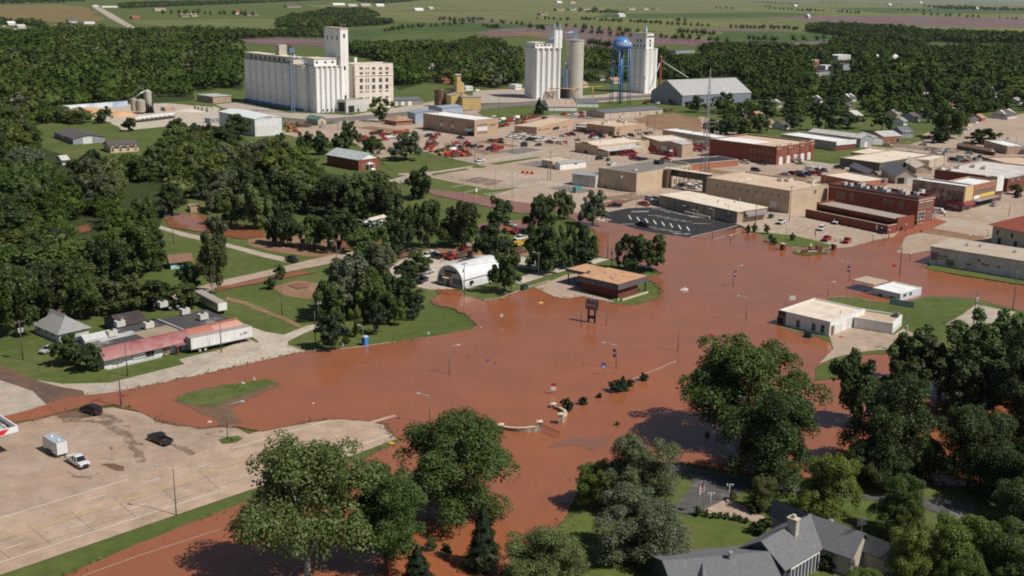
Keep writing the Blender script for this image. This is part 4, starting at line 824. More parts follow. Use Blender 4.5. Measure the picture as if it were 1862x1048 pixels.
b=B('grey_barn','weathered grey metal barn with dark low gable roof','barn',(98.5,240.6),(132.5,253),(190.6,248),(132.5,263),M('weathered_grey_boards',(.27,.28,.29),.8,.12,.5),'weathered grey barn');b.gable(m_shdark,max(1.5,height(132.5,263,247)-b.h),'u',.4);b.win('R',b.lv*.45,0,5,3.4,'garage')
b=B('cream_house','cream cottage with dark roof and three small dormer gables','house',(188,262),(200.6,268.5),(252,262),(200.6,278.4),M('cream_stucco',(.62,.50,.34),.8,.05),'cream cottage');b.gable(m_shdark,2.6,'v',.5)
for f in(.08,.36,.62,.9):
 x=b.lv*f;b.part('dormer',MB().prism([(x-1,1.2),(x+1,1.2),(x+1,b.h),(x,b.h+1.1),(x-1,b.h)],-.25,1.2),b.wall);b.part('dormer_roof',MB().prism([(x-1.2,b.h-.1),(x,b.h+1.2),(x+1.2,b.h-.1),(x+1.2,b.h+.05),(x,b.h+1.36),(x-1.2,b.h+.05)],-.4,1.4),m_shdark)
 o=b.win('R',x,1.0,.9,1.4,'orange' if f>.8 else 'dark');o.location.y=-.26
b=B('long_white_hall','long pale metal hall with flat white roof half hidden by trees','building',(-70,204),(24,212),(60,198),(24,224),m_whitemet,'pale metal hall');b.gable(m_rmetal2,1.5,'u')
b=B('tan_store','low tan block with pale flat roof near the grain elevator','building',(358,172),(387,176),(420,174.5),(388,188),m_tan2,'low tan block');b.flat(m_rmetal2,0,over=.4)
b=B('green_shed','small cream shed with green metal gable roof','shed',(557,214.5),(578,218.3),(593,217.6),(578,227.6),m_beige,'green-roofed shed');b.gable(m_rgreen,1.8,'u',.4);b.win('R',b.lv*.5,0,1.4,2.2,'door')
b=B('brick_cottage','square brick cottage with brown hipped roof and porch','house',(699,217),(720.5,220.6),(750,217.5),(722,229),m_brickor,'hipped brick cottage');b.hip(m_shtan,2.6,.8);b.row('R',.25,.8,3,.8,1.1,1.5)
b=B('rail_warehouse','long olive grey warehouse with dark roof beside the mill','warehouse',(694,179),(715.5,183.5),(769,180),(716.8,193),M('olive_grey_wall',(.24,.22,.18),.8));b.gable(m_rdgrey,1.2,'v');b.row('R',.08,.55,3,.1,3,2.8,'panel')
b=B('blue_store','pale blue metal store with blue grey roof behind the tan office','shed',(741,203),(755,206.5),(800,204),(755,226),m_bluemet);b.gable(m_rblue,1.4,'u')
b=B('blue_store','blue walled shed with grey blue roof in front of the yellow mill','shed',(779,194.3),(804,197.2),(841,194.6),(804,214),m_bluemet);b.gable(m_rblue,1.0,'v')
b=B('feed_mill','yellow sheet metal feed mill with stepped gabled tower','mill',(808,171),(820.5,175),(856,173),(820.5,198),m_yellow,'yellow feed mill');b.gable(m_rrust,3.0,'u',.3)
x0,y0=b.lv*.42,b.lu*.35
b.part('tower',MB().prism([(x0,b.h),(x0+5.5,b.h),(x0+5.5,b.h+8.5),(x0+2.75,b.h+10.5),(x0,b.h+8.5)],y0,y0+9),m_yelplain);b.box('headhouse',x0+.3,x0+3.3,y0+1,y0+5,b.h+9.3,b.h+14.5,m_yelplain);b.box('headhouse_roof',x0-.6,x0+3.7,y0+.4,y0+5.6,b.h+14.5,b.h+14.8,m_rwhite)
b.box('lower_block',6,b.lv+5,-9,-.05,0,9,m_yelplain);b.box('lower_roof',5.7,b.lv+5.3,-9.3,-.1,9,9.3,m_rmetal)
for sg in(0,1):b.part('spout',MB().tube((b.lv*.5,-.6,b.h+2),(b.lv*.5+(-5 if sg else 5),-9.2,2),.25,.25,6),m_rust)
P=G(799,194);t=thing('rusty_tank','tall rusty riveted steel tank beside the yellow feed mill','tank',P);r_=9.2/scale_at(P);H_=height(799,194,164.5)
MB().lathe([(r_,0),(r_,H_),(r_*1.03,H_),(r_*1.03,H_+.3)],n=26).build('shell',m_rust,t);MB().lathe([(r_*.99,H_+.3),(.05,H_+1.4)],n=26).build('lid',m_rust,t)
MB().box(0,16,-.5,.5,H_+.4,H_+1.4).build('conveyor',m_rust,t)
HOUSES=[(1492,200,22,9,2.8,'b','d','brick house with dark grey hipped roof beside the flat storage barn','hip'),(1415,196,28,10,3,'o','k','white sided house with blue black roof right of the storage barn','hip'),(1404,232,18,9,2.8,'c','b','cream house with steep brown gable roof behind the white roofed building'),(1352,214,26,10,3,'w','b','white house with tan gable roof behind the lattice tower'),(1385,218,22,9,3,'b','b','house with orange brown roof and little cupola'),(1430,236,20,9,2.8,'o','d','white cottage with dark roof between the shop row and trees'),(1552,185,24,11,3,'o','d','pale house with dark hipped roof deep in the right hand trees','hip'),(1490,187,22,9,2.8,'w','d','white walled cottage with dark pyramid roof among trees','hip'),(1548,200,20,9,2.8,'t','d','low tan house beside a small lawn and parked white car'),(1561,224,30,11,5,'c','m','two storey cream house with pale metal roof among dark trees'),(1634,217,18,9,4,'c','g','narrow cream house with pale grey roof above the brick office'),(1646,228,16,8,2.8,'w','g','small white garage house with grey roof below the narrow cream house'),(1668,222,24,10,3.5,'g','d','grey sided house half hidden behind the big round tree'),(1690,215,24,10,3.4,'o','k','grey roofed house immediately left of the big round tree','hip'),(1737,200,28,11,3.4,'w','r','white house with bright orange red roof above the big round tree','hip'),(1764,229,18,9,3.2,'c','d','tan gabled house at the end of the road by the red drive'),(1777,224,10,6,2.6,'w','d','tiny white shed with arched front beside the tan gabled house'),(1788,221,20,8,2.6,'b','b','low brown roofed house beside the tiny white shed'),(1840,216,50,12,2.8,'o','d','long ranch house with dark grey roof at the edge of town','hip'),(1855,190,24,9,2.8,'o','g','white cottage with grey roof at the far edge above the ranch house'),(1806,168,20,9,3,'w','d','white cottage with dark roof near the top of the right hand trees','hip'),(1815,155,16,9,3,'o','g','small grey cottage peeking from trees above the white cottage','hip'),(1810,178,26,9,3,'o','d','bluish house with dark roof under heavy trees'),(1683,171,26,8,2.6,'w','d','long low white trailer house in the right hand woods'),(1655,155,16,7,2.6,'t','d','small tan house in a clearing in the right hand woods','hip'),(1748,128,24,8,3,'w','w','white houses cluster building beyond the woods','flat'),(1803,92,10,8,3,'w','w','lone white cottage beyond the far right woods'),(1483,122,26,14,8,'b','w','square red brick block with white roof in the far trees','flat','brick_block','building'),(1506,127,22,10,5,'w','w','white block joined to the square red brick block','flat','white_block','building'),(1540,128,34,16,7,'g','d','grey metal works building beside the white block','flat','works_building','building'),(1535,109,52,18,6,'o','w','long white roofed hall behind the grey works building','flat','white_hall','building'),(1500,137,36,10,4,'g','d','low dark shed in front of the grey works building','flat','dark_shed','building'),(1490,139,12,8,3,'c','w','small cream hut in front of the low dark shed','flat','cream_hut','building'),(1597,108,14,8,4,'w','w','small white house beyond the long white roofed hall'),(1628,108,24,9,4,'w','w','white gabled house in trees right of the long white hall'),(1246,97,64,22,4,'g','d','long green roofed arena hall in trees beyond the storage barn','flat','arena_hall','building'),(1065,160,14,8,3.4,'w','b','small pink roofed shed right of the round silo','gable','shed','shed'),(1122,152,26,9,3,'c','b','cream house with brown roof behind the water tower legs'),(1097,147,18,8,3,'o','d','grey cottage among trees left of the water tower legs'),(943,163,18,8,4,'w','w','small white square office left of the ribbed silo elevator','flat','scale_office','building'),(786,125,18,8,3,'w','g','pale cottage in trees behind the white mill'),(812,152,18,8,3,'b','r','red roofed house behind the yellow feed mill'),(853,165,20,6,3.4,'w','w','white box trailer house behind the yellow feed mill','flat','trailer_house','trailer'),(318,118,14,8,3.4,'w','g','white cottage in trees left of the long silo bank'),(235,119,16,8,3,'w','b','tan roofed white cottage in the left woods'),(343,125,16,8,3,'b','d','brown cottage in trees near the long silo bank'),(152,125,12,8,3,'w','k','small blue grey house deep in the left woods'),(166,186,10,6,4,'c','m','narrow cream shed behind the retaining wall'),(54,182,14,7,3,'w','g','white gabled shed behind the pale metal hall'),(120,300,14,6,2.6,'w','m','small white roofed shed in trees below the weathered grey barn'),(25,183,18,6,3,'t','d','low carport shed at the far left beyond the pale metal hall'),(395,224,30,7,3,'g','m','low grey lean-to beside the white metal shed','flat','lean_to','shed'),(200,14,34,24,6,'w','w','long white warehouse beside the far country road','flat','white_warehouse','warehouse'),(174,12,12,14,5,'w','w','small white shed left of the far country road','flat','white_shed','shed'),(435,26,18,24,5,'w','r','white and red roofed barn beside the far green field','gable','barn','barn'),(460,29,26,20,4,'t','d','long brown barn beside the white and red barn','gable','barn','barn'),(535,14,34,30,6,'t','d','big dark roofed house at the edge of far woods','gable','barn','barn'),(617,10,30,20,6,'w','w','first white farm shed left of the far upper field','gable','farm_shed','shed'),(642,12,22,20,6,'o','m','second grey white farm shed by the far upper field','gable','farm_shed','shed'),(666,12,24,20,7,'t','m','third tan farm shed by the far upper field','gable','farm_shed','shed'),(692,12,20,20,8,'w','w','fourth white tall farm shed by the far upper field','gable','farm_shed','shed'),(763,20,22,20,6,'w','w','white barn with grey side at the far field corner','gable','barn','barn'),(785,17,12,20,5,'o','m','small white shed beside the far field corner barn','gable','shed','shed'),(990,28,22,20,6,'t','d','dark roofed farmhouse in the middle of the far fields','hip'),(1132,31,20,24,7,'w','m','lone long metal barn in the far fields','gable','barn','barn'),(1020,20,18,20,5,'c','d','first cream house of the far hamlet','hip'),(1043,19,18,20,5,'o','d','second house of the far hamlet with grey walls','hip'),(1068,18,20,20,5,'c','d','third cream house of the far hamlet','hip'),(1094,18,18,20,5,'t','d','fourth tan house of the far hamlet','hip'),(1150,18,18,20,5,'w','d','fifth white house of the far hamlet','hip'),(1175,18,14,20,5,'w','d','sixth small white house of the far hamlet','hip'),(1195,18,14,20,5,'t','d','seventh tan house of the far hamlet','hip'),(1018,6,14,30,8,'w','w','white barn at the far tree line','gable','barn','barn'),(1042,6,14,30,8,'w','r','red roofed barn at the far tree line','gable','barn','barn'),(1448,12,10,30,7,'w','w','white barns cluster at the far right fields','gable','barn','barn'),(1472,33,8,18,9,'o','w','grey silo barn alone in the far right fields','gable','barn','barn'),(1620,10,10,40,8,'w','w','far white barn near the right horizon','gable','barn','barn'),(1676,6,10,50,8,'w','w','farthest white barn at the right horizon','gable','barn','barn'),(1778,17,8,30,7,'w','w','white barn in the far right corner fields','gable','barn','barn'),(22,46,14,14,4,'w','w','first white shed of the left roadside yard','gable','shed','shed'),(40,52,16,14,4,'o','m','second pale shed of the left roadside yard','gable','shed','shed'),(133,42,18,16,5,'o','k','grey blue barn of the left roadside yard','gable','barn','barn'),(163,44,22,16,5,'w','w','long white roofed barn of the left roadside yard','flat','barn','barn'),(248,35,16,16,4,'b','r','red brown farmhouse by the far country road'),(292,20,24,18,5,'o','b','pale brown roofed farmhouse at the far left'),(338,31,18,18,4,'t','d','dark low farmhouse beside the far green field','hip'),(354,30,12,16,4,'c','d','small cream house beside the dark low farmhouse','hip'),]
# elevators, towers, sheds and houses
def silos(b,nu,nv,mat,h=None,cap=.4,box=True):
 h=h or b.h;du,dv=b.lu/nu,b.lv/nv
 me=MB().lathe([(1,0),(1,h-.6),(1.02,h-.6),(1.02,h)],n=28).data('silo',[mat])
 for j in range(nv):
  for i in range(nu):
   o=link('silo',me,b.root,(dv*(j+.5),du*(i+.5),0));o.scale=(dv*.505,du*.505,1)
 if box:b.box('silo_core',dv*.5,b.lv-dv*.5,du*.5,b.lu-du*.5,0,h-.05,mat);
 for i in range(nu-1):
  b.part('infill_wall',MB().box(dv*.12,dv*.5,du*(i+1)-.5,du*(i+1)+.5,0,h-.3),mat)
 for j in range(nv-1):
  b.part('infill_wall',MB().box(dv*(j+1)-.5,dv*(j+1)+.5,du*.12,du*.5,0,h-.3),mat)
m_silosh=m_silo
b=B('grain_elevator','long bank of white concrete silos with low roof gallery and blue base stripe','grain elevator',(440,106.5),(548,119.5),(580,116),(548,203.5),m_silo,'long white silo bank')
silos(b,9,2,m_silo);b.box('roof_slab',.3,b.lv-.3,.3,b.lu-.3,b.h,b.h+.3,m_rtan)
b.box('roof_gallery',2,b.lv-3,b.lu*.18,b.lu-1.5,b.h+.3,b.h+4.4,m_oldwhite);b.box('gallery_roof',1.3,b.lv-2.3,b.lu*.17,b.lu-1,b.h+4.4,b.h+4.8,m_rcream)
for k in range(9):b.box('gallery_window',1.9,2.0,b.lu*.22+k*b.lu*.08,b.lu*.22+k*b.lu*.08+2,b.h+1.2,b.h+3.4,m_dark)
b.box('small_headhouse',b.lv*.4,b.lv*.4+6,b.lu*.46,b.lu*.46+6,b.h+4.7,b.h+12,m_silo2);b.box('base_stripe',-.12,.55,.5,b.lu-.5,.1,2.2,flat('blue_base_paint',(.10,.19,.36),.7))
bA=b
b=B('grain_elevator','white concrete elevator with rounded silos and tall square headhouse','grain elevator',(549,118),(571,121.5),(626,117.5),(571,206),m_silo,'white headhouse elevator')
silos(b,2,6,m_silo);b.box('roof_slab',.3,b.lv-.3,.3,b.lu-.3,b.h,b.h+.3,m_rcream)
b.box('roof_gallery',1,b.lv*.78,2,b.lu-2,b.h+.3,b.h+5,m_silo);b.box('gallery_roof',.6,b.lv*.79,1.6,b.lu-1.6,b.h+5,b.h+5.4,m_rcream)
for f in(.1,.38,.62):b.box('gallery_window',b.lv*f,b.lv*f+1.4,1.88,2.0,b.h+2,b.h+3.4,m_dark)
for k in range(5):b.box('hopper_door',b.lv*(.25+k*.14),b.lv*(.25+k*.14)+.9,-.35,.1,1.0,2.4,m_dark)
bB=b;hz=height(619,203.5,53)
b2=B('t','t','t',(597,50.5),(618.3,53),(633,51.6),(619,203.5),m_silo)
q=b.loc(b2.O);x0,y0,xw,yw=q.x,q.y,b2.lv,b2.lu;unlink(b2.root)
b.box('headhouse',x0,x0+xw,y0,y0+yw,0,hz,m_silo);b.box('headhouse_cap',x0-.3,x0+xw+.3,y0-.3,y0+yw+.3,hz,hz+.7,m_trim)
for z,ys in((hz-8,(.2,.5,.8)),(hz-27,(.25,.8)),(hz-45,(.2,.55,.85))):
 for f in ys:b.box('headhouse_window',x0-.08,x0-.0,y0+yw*f-.7,y0+yw*f+.7,z,z+3,m_dark)
for k,z in enumerate((hz-6,hz-28,hz-48,hz-60,hz-69)):b.box('headhouse_window',x0+xw*.5-.7,x0+xw*.5+.7,y0-.08,y0,z,z+2.6,m_dark)
for xx in(.2,.5,.8):b.part('roof_mast',MB().tube((x0+xw*xx,y0+2,hz+.7),(x0+xw*xx,y0+2,hz+3.2),.12,.12,6),m_steel)
P=G(533,206);t=thing('bucket_elevator','tall blue steel grain leg with ladder cage beside the silo bank','conveyor leg',P,bA.rz);Hl=height(533,206,96)
mblue=flat('blue_leg_paint',(.13,.19,.29),.5)
for dx in(-1.1,1.1):MB().box(dx-.24,dx+.24,-.3,.3,0,Hl).build('trunk',mblue,t)
mb=MB()
for k in range(int(Hl/3)):mb.tube((-1.1,-.5,k*3),(1.1,-.5,k*3+3),.09,.09,4);mb.tube((1.1,-.5,k*3),(-1.1,-.5,k*3+3),.09,.09,4)
mb.build('bracing',mblue,t);MB().box(-2,2,-1.4,1.4,Hl,Hl+3).build('leg_head',mblue,t);MB().box(-1,1,-1,1,Hl+3,Hl+5).build('motor_box',m_rust,t)
MB().tube((1.5,0,Hl-1),(14,3,Hl-8),.4,.4,8).build('spout',flat('pale_blue_pipe',(.4,.5,.58),.5),t);MB().box(-3,3,-.8,.8,Hl-5,Hl-4.6).build('walkway',m_steel,t)
b=B('flour_mill','six storey white mill block with rows of square windows','mill',(628,114.5),(645,117),(714.5,114.5),(645.5,199),M('cream_mill_wall',(.80,.72,.63),.85,.07,.3,(.70,.55,.44),streak=.5),'white flour mill')
b.flat(m_rtan,.7,cap=m_silo)
for r_,(y,hh)in enumerate(((122.3,4.5),(131.5,7.4),(142.8,7.4),(155,8),(165.8,3),(177,3.6))):
 for x in(653.8,664.6,676.5,688.8,700.5):
  yy=y-(x-653)*.016*r_*.6
  if x==664.6:
   for dx in(0,4):b.winpx('R',x+dx,yy,x+dx+2,yy+hh)
  else:b.winpx('R',x,yy,x+6,yy+hh)
b.box('cornice',-.2,b.lv+.2,-.35,-.01,b.h-8.2,b.h-7.6,m_silo);b.part('drain_pipe',MB().tube((-1.5,-.6,0),(-1.5,-.6,b.h-2),.5,.5,8),m_rust)
b.unit(646,115,2,2,4,m_silo)
b=B('truck_shed','white concrete truck shed with dark open bay in front of the mill','shed',(613,181),(629,182.8),(667,182),(630.5,206),m_oldwhite);b.flat(m_rgrey,.2);b.winpx('R',633,192,644.5,205,'dark');b.winpx('R',649.5,198,653.5,204,'dark');b.winpx('L',615,186,627,203,'dark')
b=B('grain_elevator','white ribbed silo elevator with slim headhouse near the big round silo','grain elevator',(952.3,85.6),(973,88.4),(1023,86),(974,180.5),m_silo,'ribbed silo elevator')
silos(b,2,5,m_silo);b.box('roof_slab',.3,b.lv-.3,.3,b.lu-.3,b.h,b.h+.3,m_rcream);bE=b
b.box('roof_gallery',1,b.lv*.72,2,b.lu-2,b.h+.3,b.h+4,m_silo);b.box('gallery_roof',.7,b.lv*.73,1.7,b.lu-1.7,b.h+4,b.h+4.3,m_rcream)
for k in range(5):b.box('gallery_window',2.2+k*b.lv*.14,3.4+k*b.lv*.14,1.9,2.0,b.h+1.6,b.h+2.9,m_dark)
hz=b.h+height(990,180,50)-height(990,180,86);x0=b.lv*.66
for k in range(2):
 for j in range(2):b.part('headhouse',MB().lathe([(2.6,b.h),(2.6,hz)],(x0+2.4+k*3.6,3+j*4.6,0),16),m_silo)
b.box('headhouse_core',x0+1,x0+7,2.2,8.4,b.h,hz-.1,m_silo);b.box('headhouse_deck',x0-.6,x0+9,0,10,hz,hz+.4,m_steel)
rs=random.Random(5)
for k in range(5):b.box('roof_machine',x0+k*1.6,x0+k*1.6+1.3,1+k%3*2,3+k%3*2,hz+.4,hz+rs.uniform(2,4),m_steel)
for k in range(4):b.part('spout',MB().tube((x0+1+k*.8,1.0,b.h+9),(x0-7+k*3,.8,b.h+4.3),.35,.35,6),flat('blue_spout',(.16,.26,.36),.5))
for k in range(3):b.box('loading_bay',b.lv*(.36+k*.16),b.lv*(.36+k*.16)+3,-.6,-.3,0,6,m_silo2);b.part('loading_spout',MB().tube((b.lv*(.36+k*.16)+1.5,-.4,8),(b.lv*(.36+k*.16)+1.5,-2.4,5),.3,.3,6),m_steel)
P=G(1043,178.5);r_=16.2/scale_at(P);H_=height(1043,178.5,74.5)
t=thing('concrete_silo','single large round grey concrete silo with banded shell','silo',P);LAND.append(('large round silo',Vector(P),8))
m=M('banded_concrete',(.50,.45,.38),.85,.06,.2,(.42,.37,.31));MB().lathe([(r_,0),(r_,H_)],n=36).build('shell',m,t)
mb=MB()
for k in range(int(H_/2.4)):mb.lathe([(r_+.01,k*2.4),(r_+.06,k*2.4+.1),(r_+.01,k*2.4+.25)],n=36)
mb.build('pour_band',m,t);MB().lathe([(r_+.3,H_),(r_+.3,H_+.9),(r_-.4,H_+1)],n=36).build('rim',m_silo2,t);MB().lathe([(r_-.5,H_+1),(.1,H_+2.2)],n=30).build('lid',m_steel,t)
Q=bE.O+bE.V*(x0+8)+bE.U*5;a=Q-P;mb=MB();mb.tube((a.x,a.y,H_+5),(0,0,H_+7),.9,.9,6);mb.box(-1.5,1.5,-1,1,H_+2,H_+9)
for k in range(5):mb.tube((a.x*k/5,a.y*k/5,H_+7-.4*k),(a.x*(k+1)/5,a.y*(k+1)/5,H_+8.4-.4*k),.12,.12,4)
mb.build('conveyor_bridge',flat('blue_grey_bridge',(.28,.36,.42),.5,.3),t)
P=G(1029,179);t=thing('grain_dryer','blue grey steel grain dryer tower between silo elevator and round silo','dryer',P,AV)
mg=flat('blue_grey_steel',(.16,.22,.30),.45,.3);hd=height(1029,179,113)
MB().box(-3,2.6,-2.5,2.5,8,hd*.8).build('column',mg,t);MB().box(-3.4,3,-3,3,0,8).build('base_frame',m_dark,t);MB().box(.5,3.4,-3.2,-2.4,hd*.35,hd*.62).build('fan_box',flat('pale_blue_box',(.36,.5,.58),.4),t);MB().tube((-3,0,hd),(3.6,-1,hd*.7),.6,.6,8).build('spout',mg,t);MB().lathe([(1.6,0),(1.6,2.4),(.2,3.6)],(2,-3.0,hd*.22),12).build('cyclone',m_steel,t)
for k in range(4):MB().box(-3.2,-2.9 if k%2 else 2.6,-2.8,-2.5,8+k*6,8.3+k*6).build('platform',m_steel,t)
mb=MB();t=None
Pp=[G(998,180.5),G(1043,181),G(1077,177)];hh=height(998,180.5,161);t=thing('pipe_gantry','yellow orange pipe gantry standing in front of the silo elevator','gantry',Pp[0]);mo=flat('orange_yellow_paint',(.62,.33,.08),.5)
for p in Pp:d=p-Pp[0];MB().tube((d.x,d.y,0),(d.x,d.y,hh),.38,.38,8).build('post',mo,t)
for i in range(2):a,c=Pp[i]-Pp[0],Pp[i+1]-Pp[0];MB().tube((a.x,a.y,hh),(c.x,c.y,hh),.32,.32,8).build('beam',mo,t)
c=G(1095,176)-Pp[0];MB().tube((Pp[2].x-Pp[0].x,Pp[2].y-Pp[0].y,hh),(c.x,c.y,hh),.25,.25,8).build('beam',mo,t)
b=B('grain_elevator','white silo elevator with square lettered headhouse behind the water tower','grain elevator',(1143.7,88),(1174,90),(1198.5,88.4),(1174.5,170.5),m_silo,'square headhouse elevator')
silos(b,3,3,m_silo);b.box('roof_slab',.3,b.lv-.3,.3,b.lu-.3,b.h,b.h+.3,m_rcream)
hz=b.h+height(1174,170,61.5)-height(1174,170,90)
b.box('headhouse',b.lv*.06,b.lv*.62,b.lu*.0+.6,b.lu*.86,b.h+.3,hz,m_silo);b.box('headhouse_cap',b.lv*.06-.3,b.lv*.62+.3,.3,b.lu*.86+.3,hz,hz+.5,m_trim)
for yy in(.3,.5):b.box('headhouse_window',b.lv*.06-.1,b.lv*.06,b.lu*yy,b.lu*yy+1.6,hz-7.5,hz-5,m_dark)
for yy in(.1,.3,.5,.7):b.box('headhouse_window',b.lv*.06-.1,b.lv*.06,b.lu*yy,b.lu*yy+1.4,b.h+1.6,b.h+3.4,m_dark)
for z in(hz-7,b.h+2):b.box('headhouse_window',b.lv*.3,b.lv*.3+1.8,.5,.6,z,z+2,m_dark)
b.part('roof_fan',MB().lathe([(1.2,hz+.5),(1.2,hz+3.6),(.6,hz+4.4),(.6,hz+6.4)],(b.lv*.35,b.lu*.3,0),12),flat('pale_blue_box',(.36,.5,.58),.4))
for k in range(2):b.box('wall_marking',b.lv-.1,b.lv+.06,b.lu*.3,b.lu*.3+2.6,b.h-22-2*k,b.h-21-2*k,m_lett)
def text_mesh(s,size):
 cu=bpy.data.curves.new('t','FONT');cu.body=s;cu.size=size;cu.align_x='CENTER';cu.extrude=.02
 o=bpy.data.objects.new('t',cu);C.objects.link(o);bpy.context.view_layer.update()
 me=bpy.data.meshes.new_from_object(o.evaluated_get(bpy.context.evaluated_depsgraph_get()));bpy.data.objects.remove(o);return me
me=text_mesh('COOP',2.0)
for v in me.vertices:x,y,z=v.co;v.co=(b.lv*.35+x,.56-z,(hz-7+b.h+4)/2-.75+y)
me.materials.append(m_lett);link('lettering',me,b.root)
mb=MB()
for k in range(9):mb.box(b.lv*.35-4.2+k*.95,b.lv*.35-4.2+k*.95+.7,.5,.58,hz-3.4,hz-1.8)
b.part('lettering',mb,m_lett)
P=G(1127,189.5);s_=scale_at(P);t=thing('water_tower','bright blue water tower with ball tank on slender legs','water tower',P);LAND.append(('blue water tower',Vector(P),8))
mw=flat('water_tower_blue',(.07,.20,.50),.35);R_=17.2/s_;zr=height(1127,189.5,84.4);zt=height(1127,189.5,67.5);zb=height(1127,189.5,93)
pr=[(.6,zb)]+[(R_*math.sin(a),zr-(zr-zb)*math.cos(a))for a in np.linspace(.15,math.pi/2,8)]+[(R_*1.0,zr)]+[(R_*math.cos(a)**.75 if math.cos(a)>0 else.01,zr+(zt-zr)*math.sin(a))for a in np.linspace(.08,math.pi/2-.03,9)]
MB().lathe(pr,n=40).build('tank',mw,t);MB().lathe([(R_,zr-.15),(R_*1.1,zr-.15),(R_*1.1,zr+.1),(R_,zr+.1)],n=40).build('balcony',mw,t)
MB().lathe([(.5,zt-.3),(.5,zt+1.2),(.05,zt+1.6)],n=10).build('vent_cap',flat('dark_blue',(.04,.08,.2)),t);MB().tube((0,0,0),(0,0,zb+1),0.8,.8,16).build('riser_pipe',mw,t)
for k in range(6):
 a=rad(60*k+12);p1=Vector((R_*.93*math.cos(a),R_*.93*math.sin(a),zr));p0=Vector((R_*1.12*math.cos(a),R_*1.12*math.sin(a),0));MB().tube(p0,p1,.33,.3,10).build('leg',mw,t)
for z in(.34,.67):
 mb=MB();rr=R_*(1.12-.19*z)
 for k in range(6):
  a,c=rad(60*k+12),rad(60*k+72);mb.tube((rr*math.cos(a),rr*math.sin(a),zr*z),(rr*math.cos(c),rr*math.sin(c),zr*z),.16,.16,6)
 mb.build('ring_brace',mw,t)
me=text_mesh('KINGFISHER',3.6)
for v in me.vertices:
 x,y,z=v.co;a=-math.pi/2+.62+x/(R_*.98);zz=zr+.9+y*1.0;k=max(0,min(1,(zz-zr)/(zt-zr)));rr=R_*max(.1,math.cos(math.asin(min(.99,k))))**.75+.12+z
 v.co=(rr*math.cos(a),rr*math.sin(a),zz)
me.materials.append(m_framew);link('lettering',me,t)
b=B('flat_storage','big grey metal flat storage barn with pale ribbed gable roof','barn',(1184,166.6),(1241,174),(1366,167.3),(1241.6,193),ribbed('blue_grey_sheet_wall',(.25,.28,.33),4,1,.5,.25),'grey flat storage barn')
b.gable(ribbed('pale_ribbed_roof',(.50,.50,.49),1.6,0,.45,.4,.2,(.44,.41,.38)),height(1213,190,147)-b.h,'v',.3);b.winpx('L',1215.5,181,1222,193,'dark');b.winpx('L',1223,182,1230,193.5,'win')
P=G(1199,172);H_=height(1199,172,108);t=thing('grain_conveyor','slim red grain leg with two white diagonal spouts','conveyor leg',P,AV);mr=flat('faded_red_steel',(.30,.075,.05),.6)
MB().box(-.8,.8,-.6,.6,0,H_).build('trunk',mr,t);MB().lathe([(1.1,0),(1.3,2),(.4,3)],(0,0,H_),12).build('leg_head',mr,t)
MB().tube((0,0,H_-1),(10,-22,15),.35,.35,6).build('spout',m_framew,t);MB().tube((0,0,H_-1),(-9,4,4),.35,.35,6).build('spout',m_framew,t)
P=G(271,206);t=thing('batch_plant','grey concrete batch plant silos with inclined conveyor','plant',P,AV);LAND.append(('concrete batch plant',Vector(P),10));s_=scale_at(P)
H1=height(271,206,166);MB().lathe([(.6,3),(2.3,7),(2.3,H1),(.3,H1+1)],(0,0,0),20).build('silo',m_silo2,t);MB().lathe([(3.1,2),(3.1,9),(.3,10)],(-6.2,-1,0),20).build('silo',M('stained_tank',(.36,.31,.26),.85),t);MB().lathe([(2.2,2),(2.2,10),(.3,10.6)],(-9.5,2,0),18).build('silo',M('stained_tank',(.36,.31,.26),.85),t)
MB().tube((-9,2,11),(-1.5,0,H1+.5),.5,.5,6).build('conveyor',m_steel,t)
for k in range(4):MB().box(-2+k*1.4,-1.7+k*1.4,-2,2,0,7).build('frame_leg',m_dark,t)
MB().tube((3,-2,0),(1,0,9),.4,.4,6).build('screw_conveyor',m_steel,t)
rs=random.Random(9)
for k,(px,py,r_,h_,lab,mt)in enumerate(((160,206,15,4.0,'broad orange sand pile behind the mixer trucks',(.52,.31,.17)),(221,210.5,7,3.2,'small orange sand pile beside the batch plant',(.52,.31,.17)),(200,205,8,2.4,'grey gravel pile between the orange sand piles',(.38,.33,.29)),(345,203,7,1.8,'low pale gravel pile near stacked blocks',(.52,.46,.4)))):
 P=G(px,py);mb=MB();n=22;prof=[(1,0),(.72,.42),(.4,.8),(.12,.98),(.001,1)];i0=0
 for r0,z0 in prof:
  for a in range(n):
   q=1+.16*math.sin(3*a*2*math.pi/n+k)+.1*rs.uniform(-1,1);mb.v.append((r_*r0*q*1.5*math.cos(2*math.pi*a/n),r_*r0*q*math.sin(2*math.pi*a/n),h_*z0*(1+.08*rs.uniform(-1,1))))
 for j in range(len(prof)-1):
  for a in range(n):mb.f.append((j*n+a,j*n+(a+1)%n,(j+1)*n+(a+1)%n,(j+1)*n+a));mb.m.append(0);mb.sm.append(True)
 tag(mb.build('sand_pile' if k<2 else 'gravel_pile',M('pile%d'%k,mt,.95,.15,.5),None,P),lab,'pile')
P0,P1=G(112,201),G(232,192);d=P1-P0;t=tag(MB().box(0,d.length,-.3,.3,0,3.2).build('retaining_wall',M('white_blue_panels',(.60,.66,.70),.8,.12,.1,(.25,.38,.52)),None,P0,math.atan2(d.y,d.x)),'long pale blue and white retaining wall behind the sand pile','wall')
b=B('yard_shed','small tan shed beside the batch plant','shed',(292,194),(300,196.5),(319,195),(300,203),m_tan2);b.flat(m_rtan,.15)
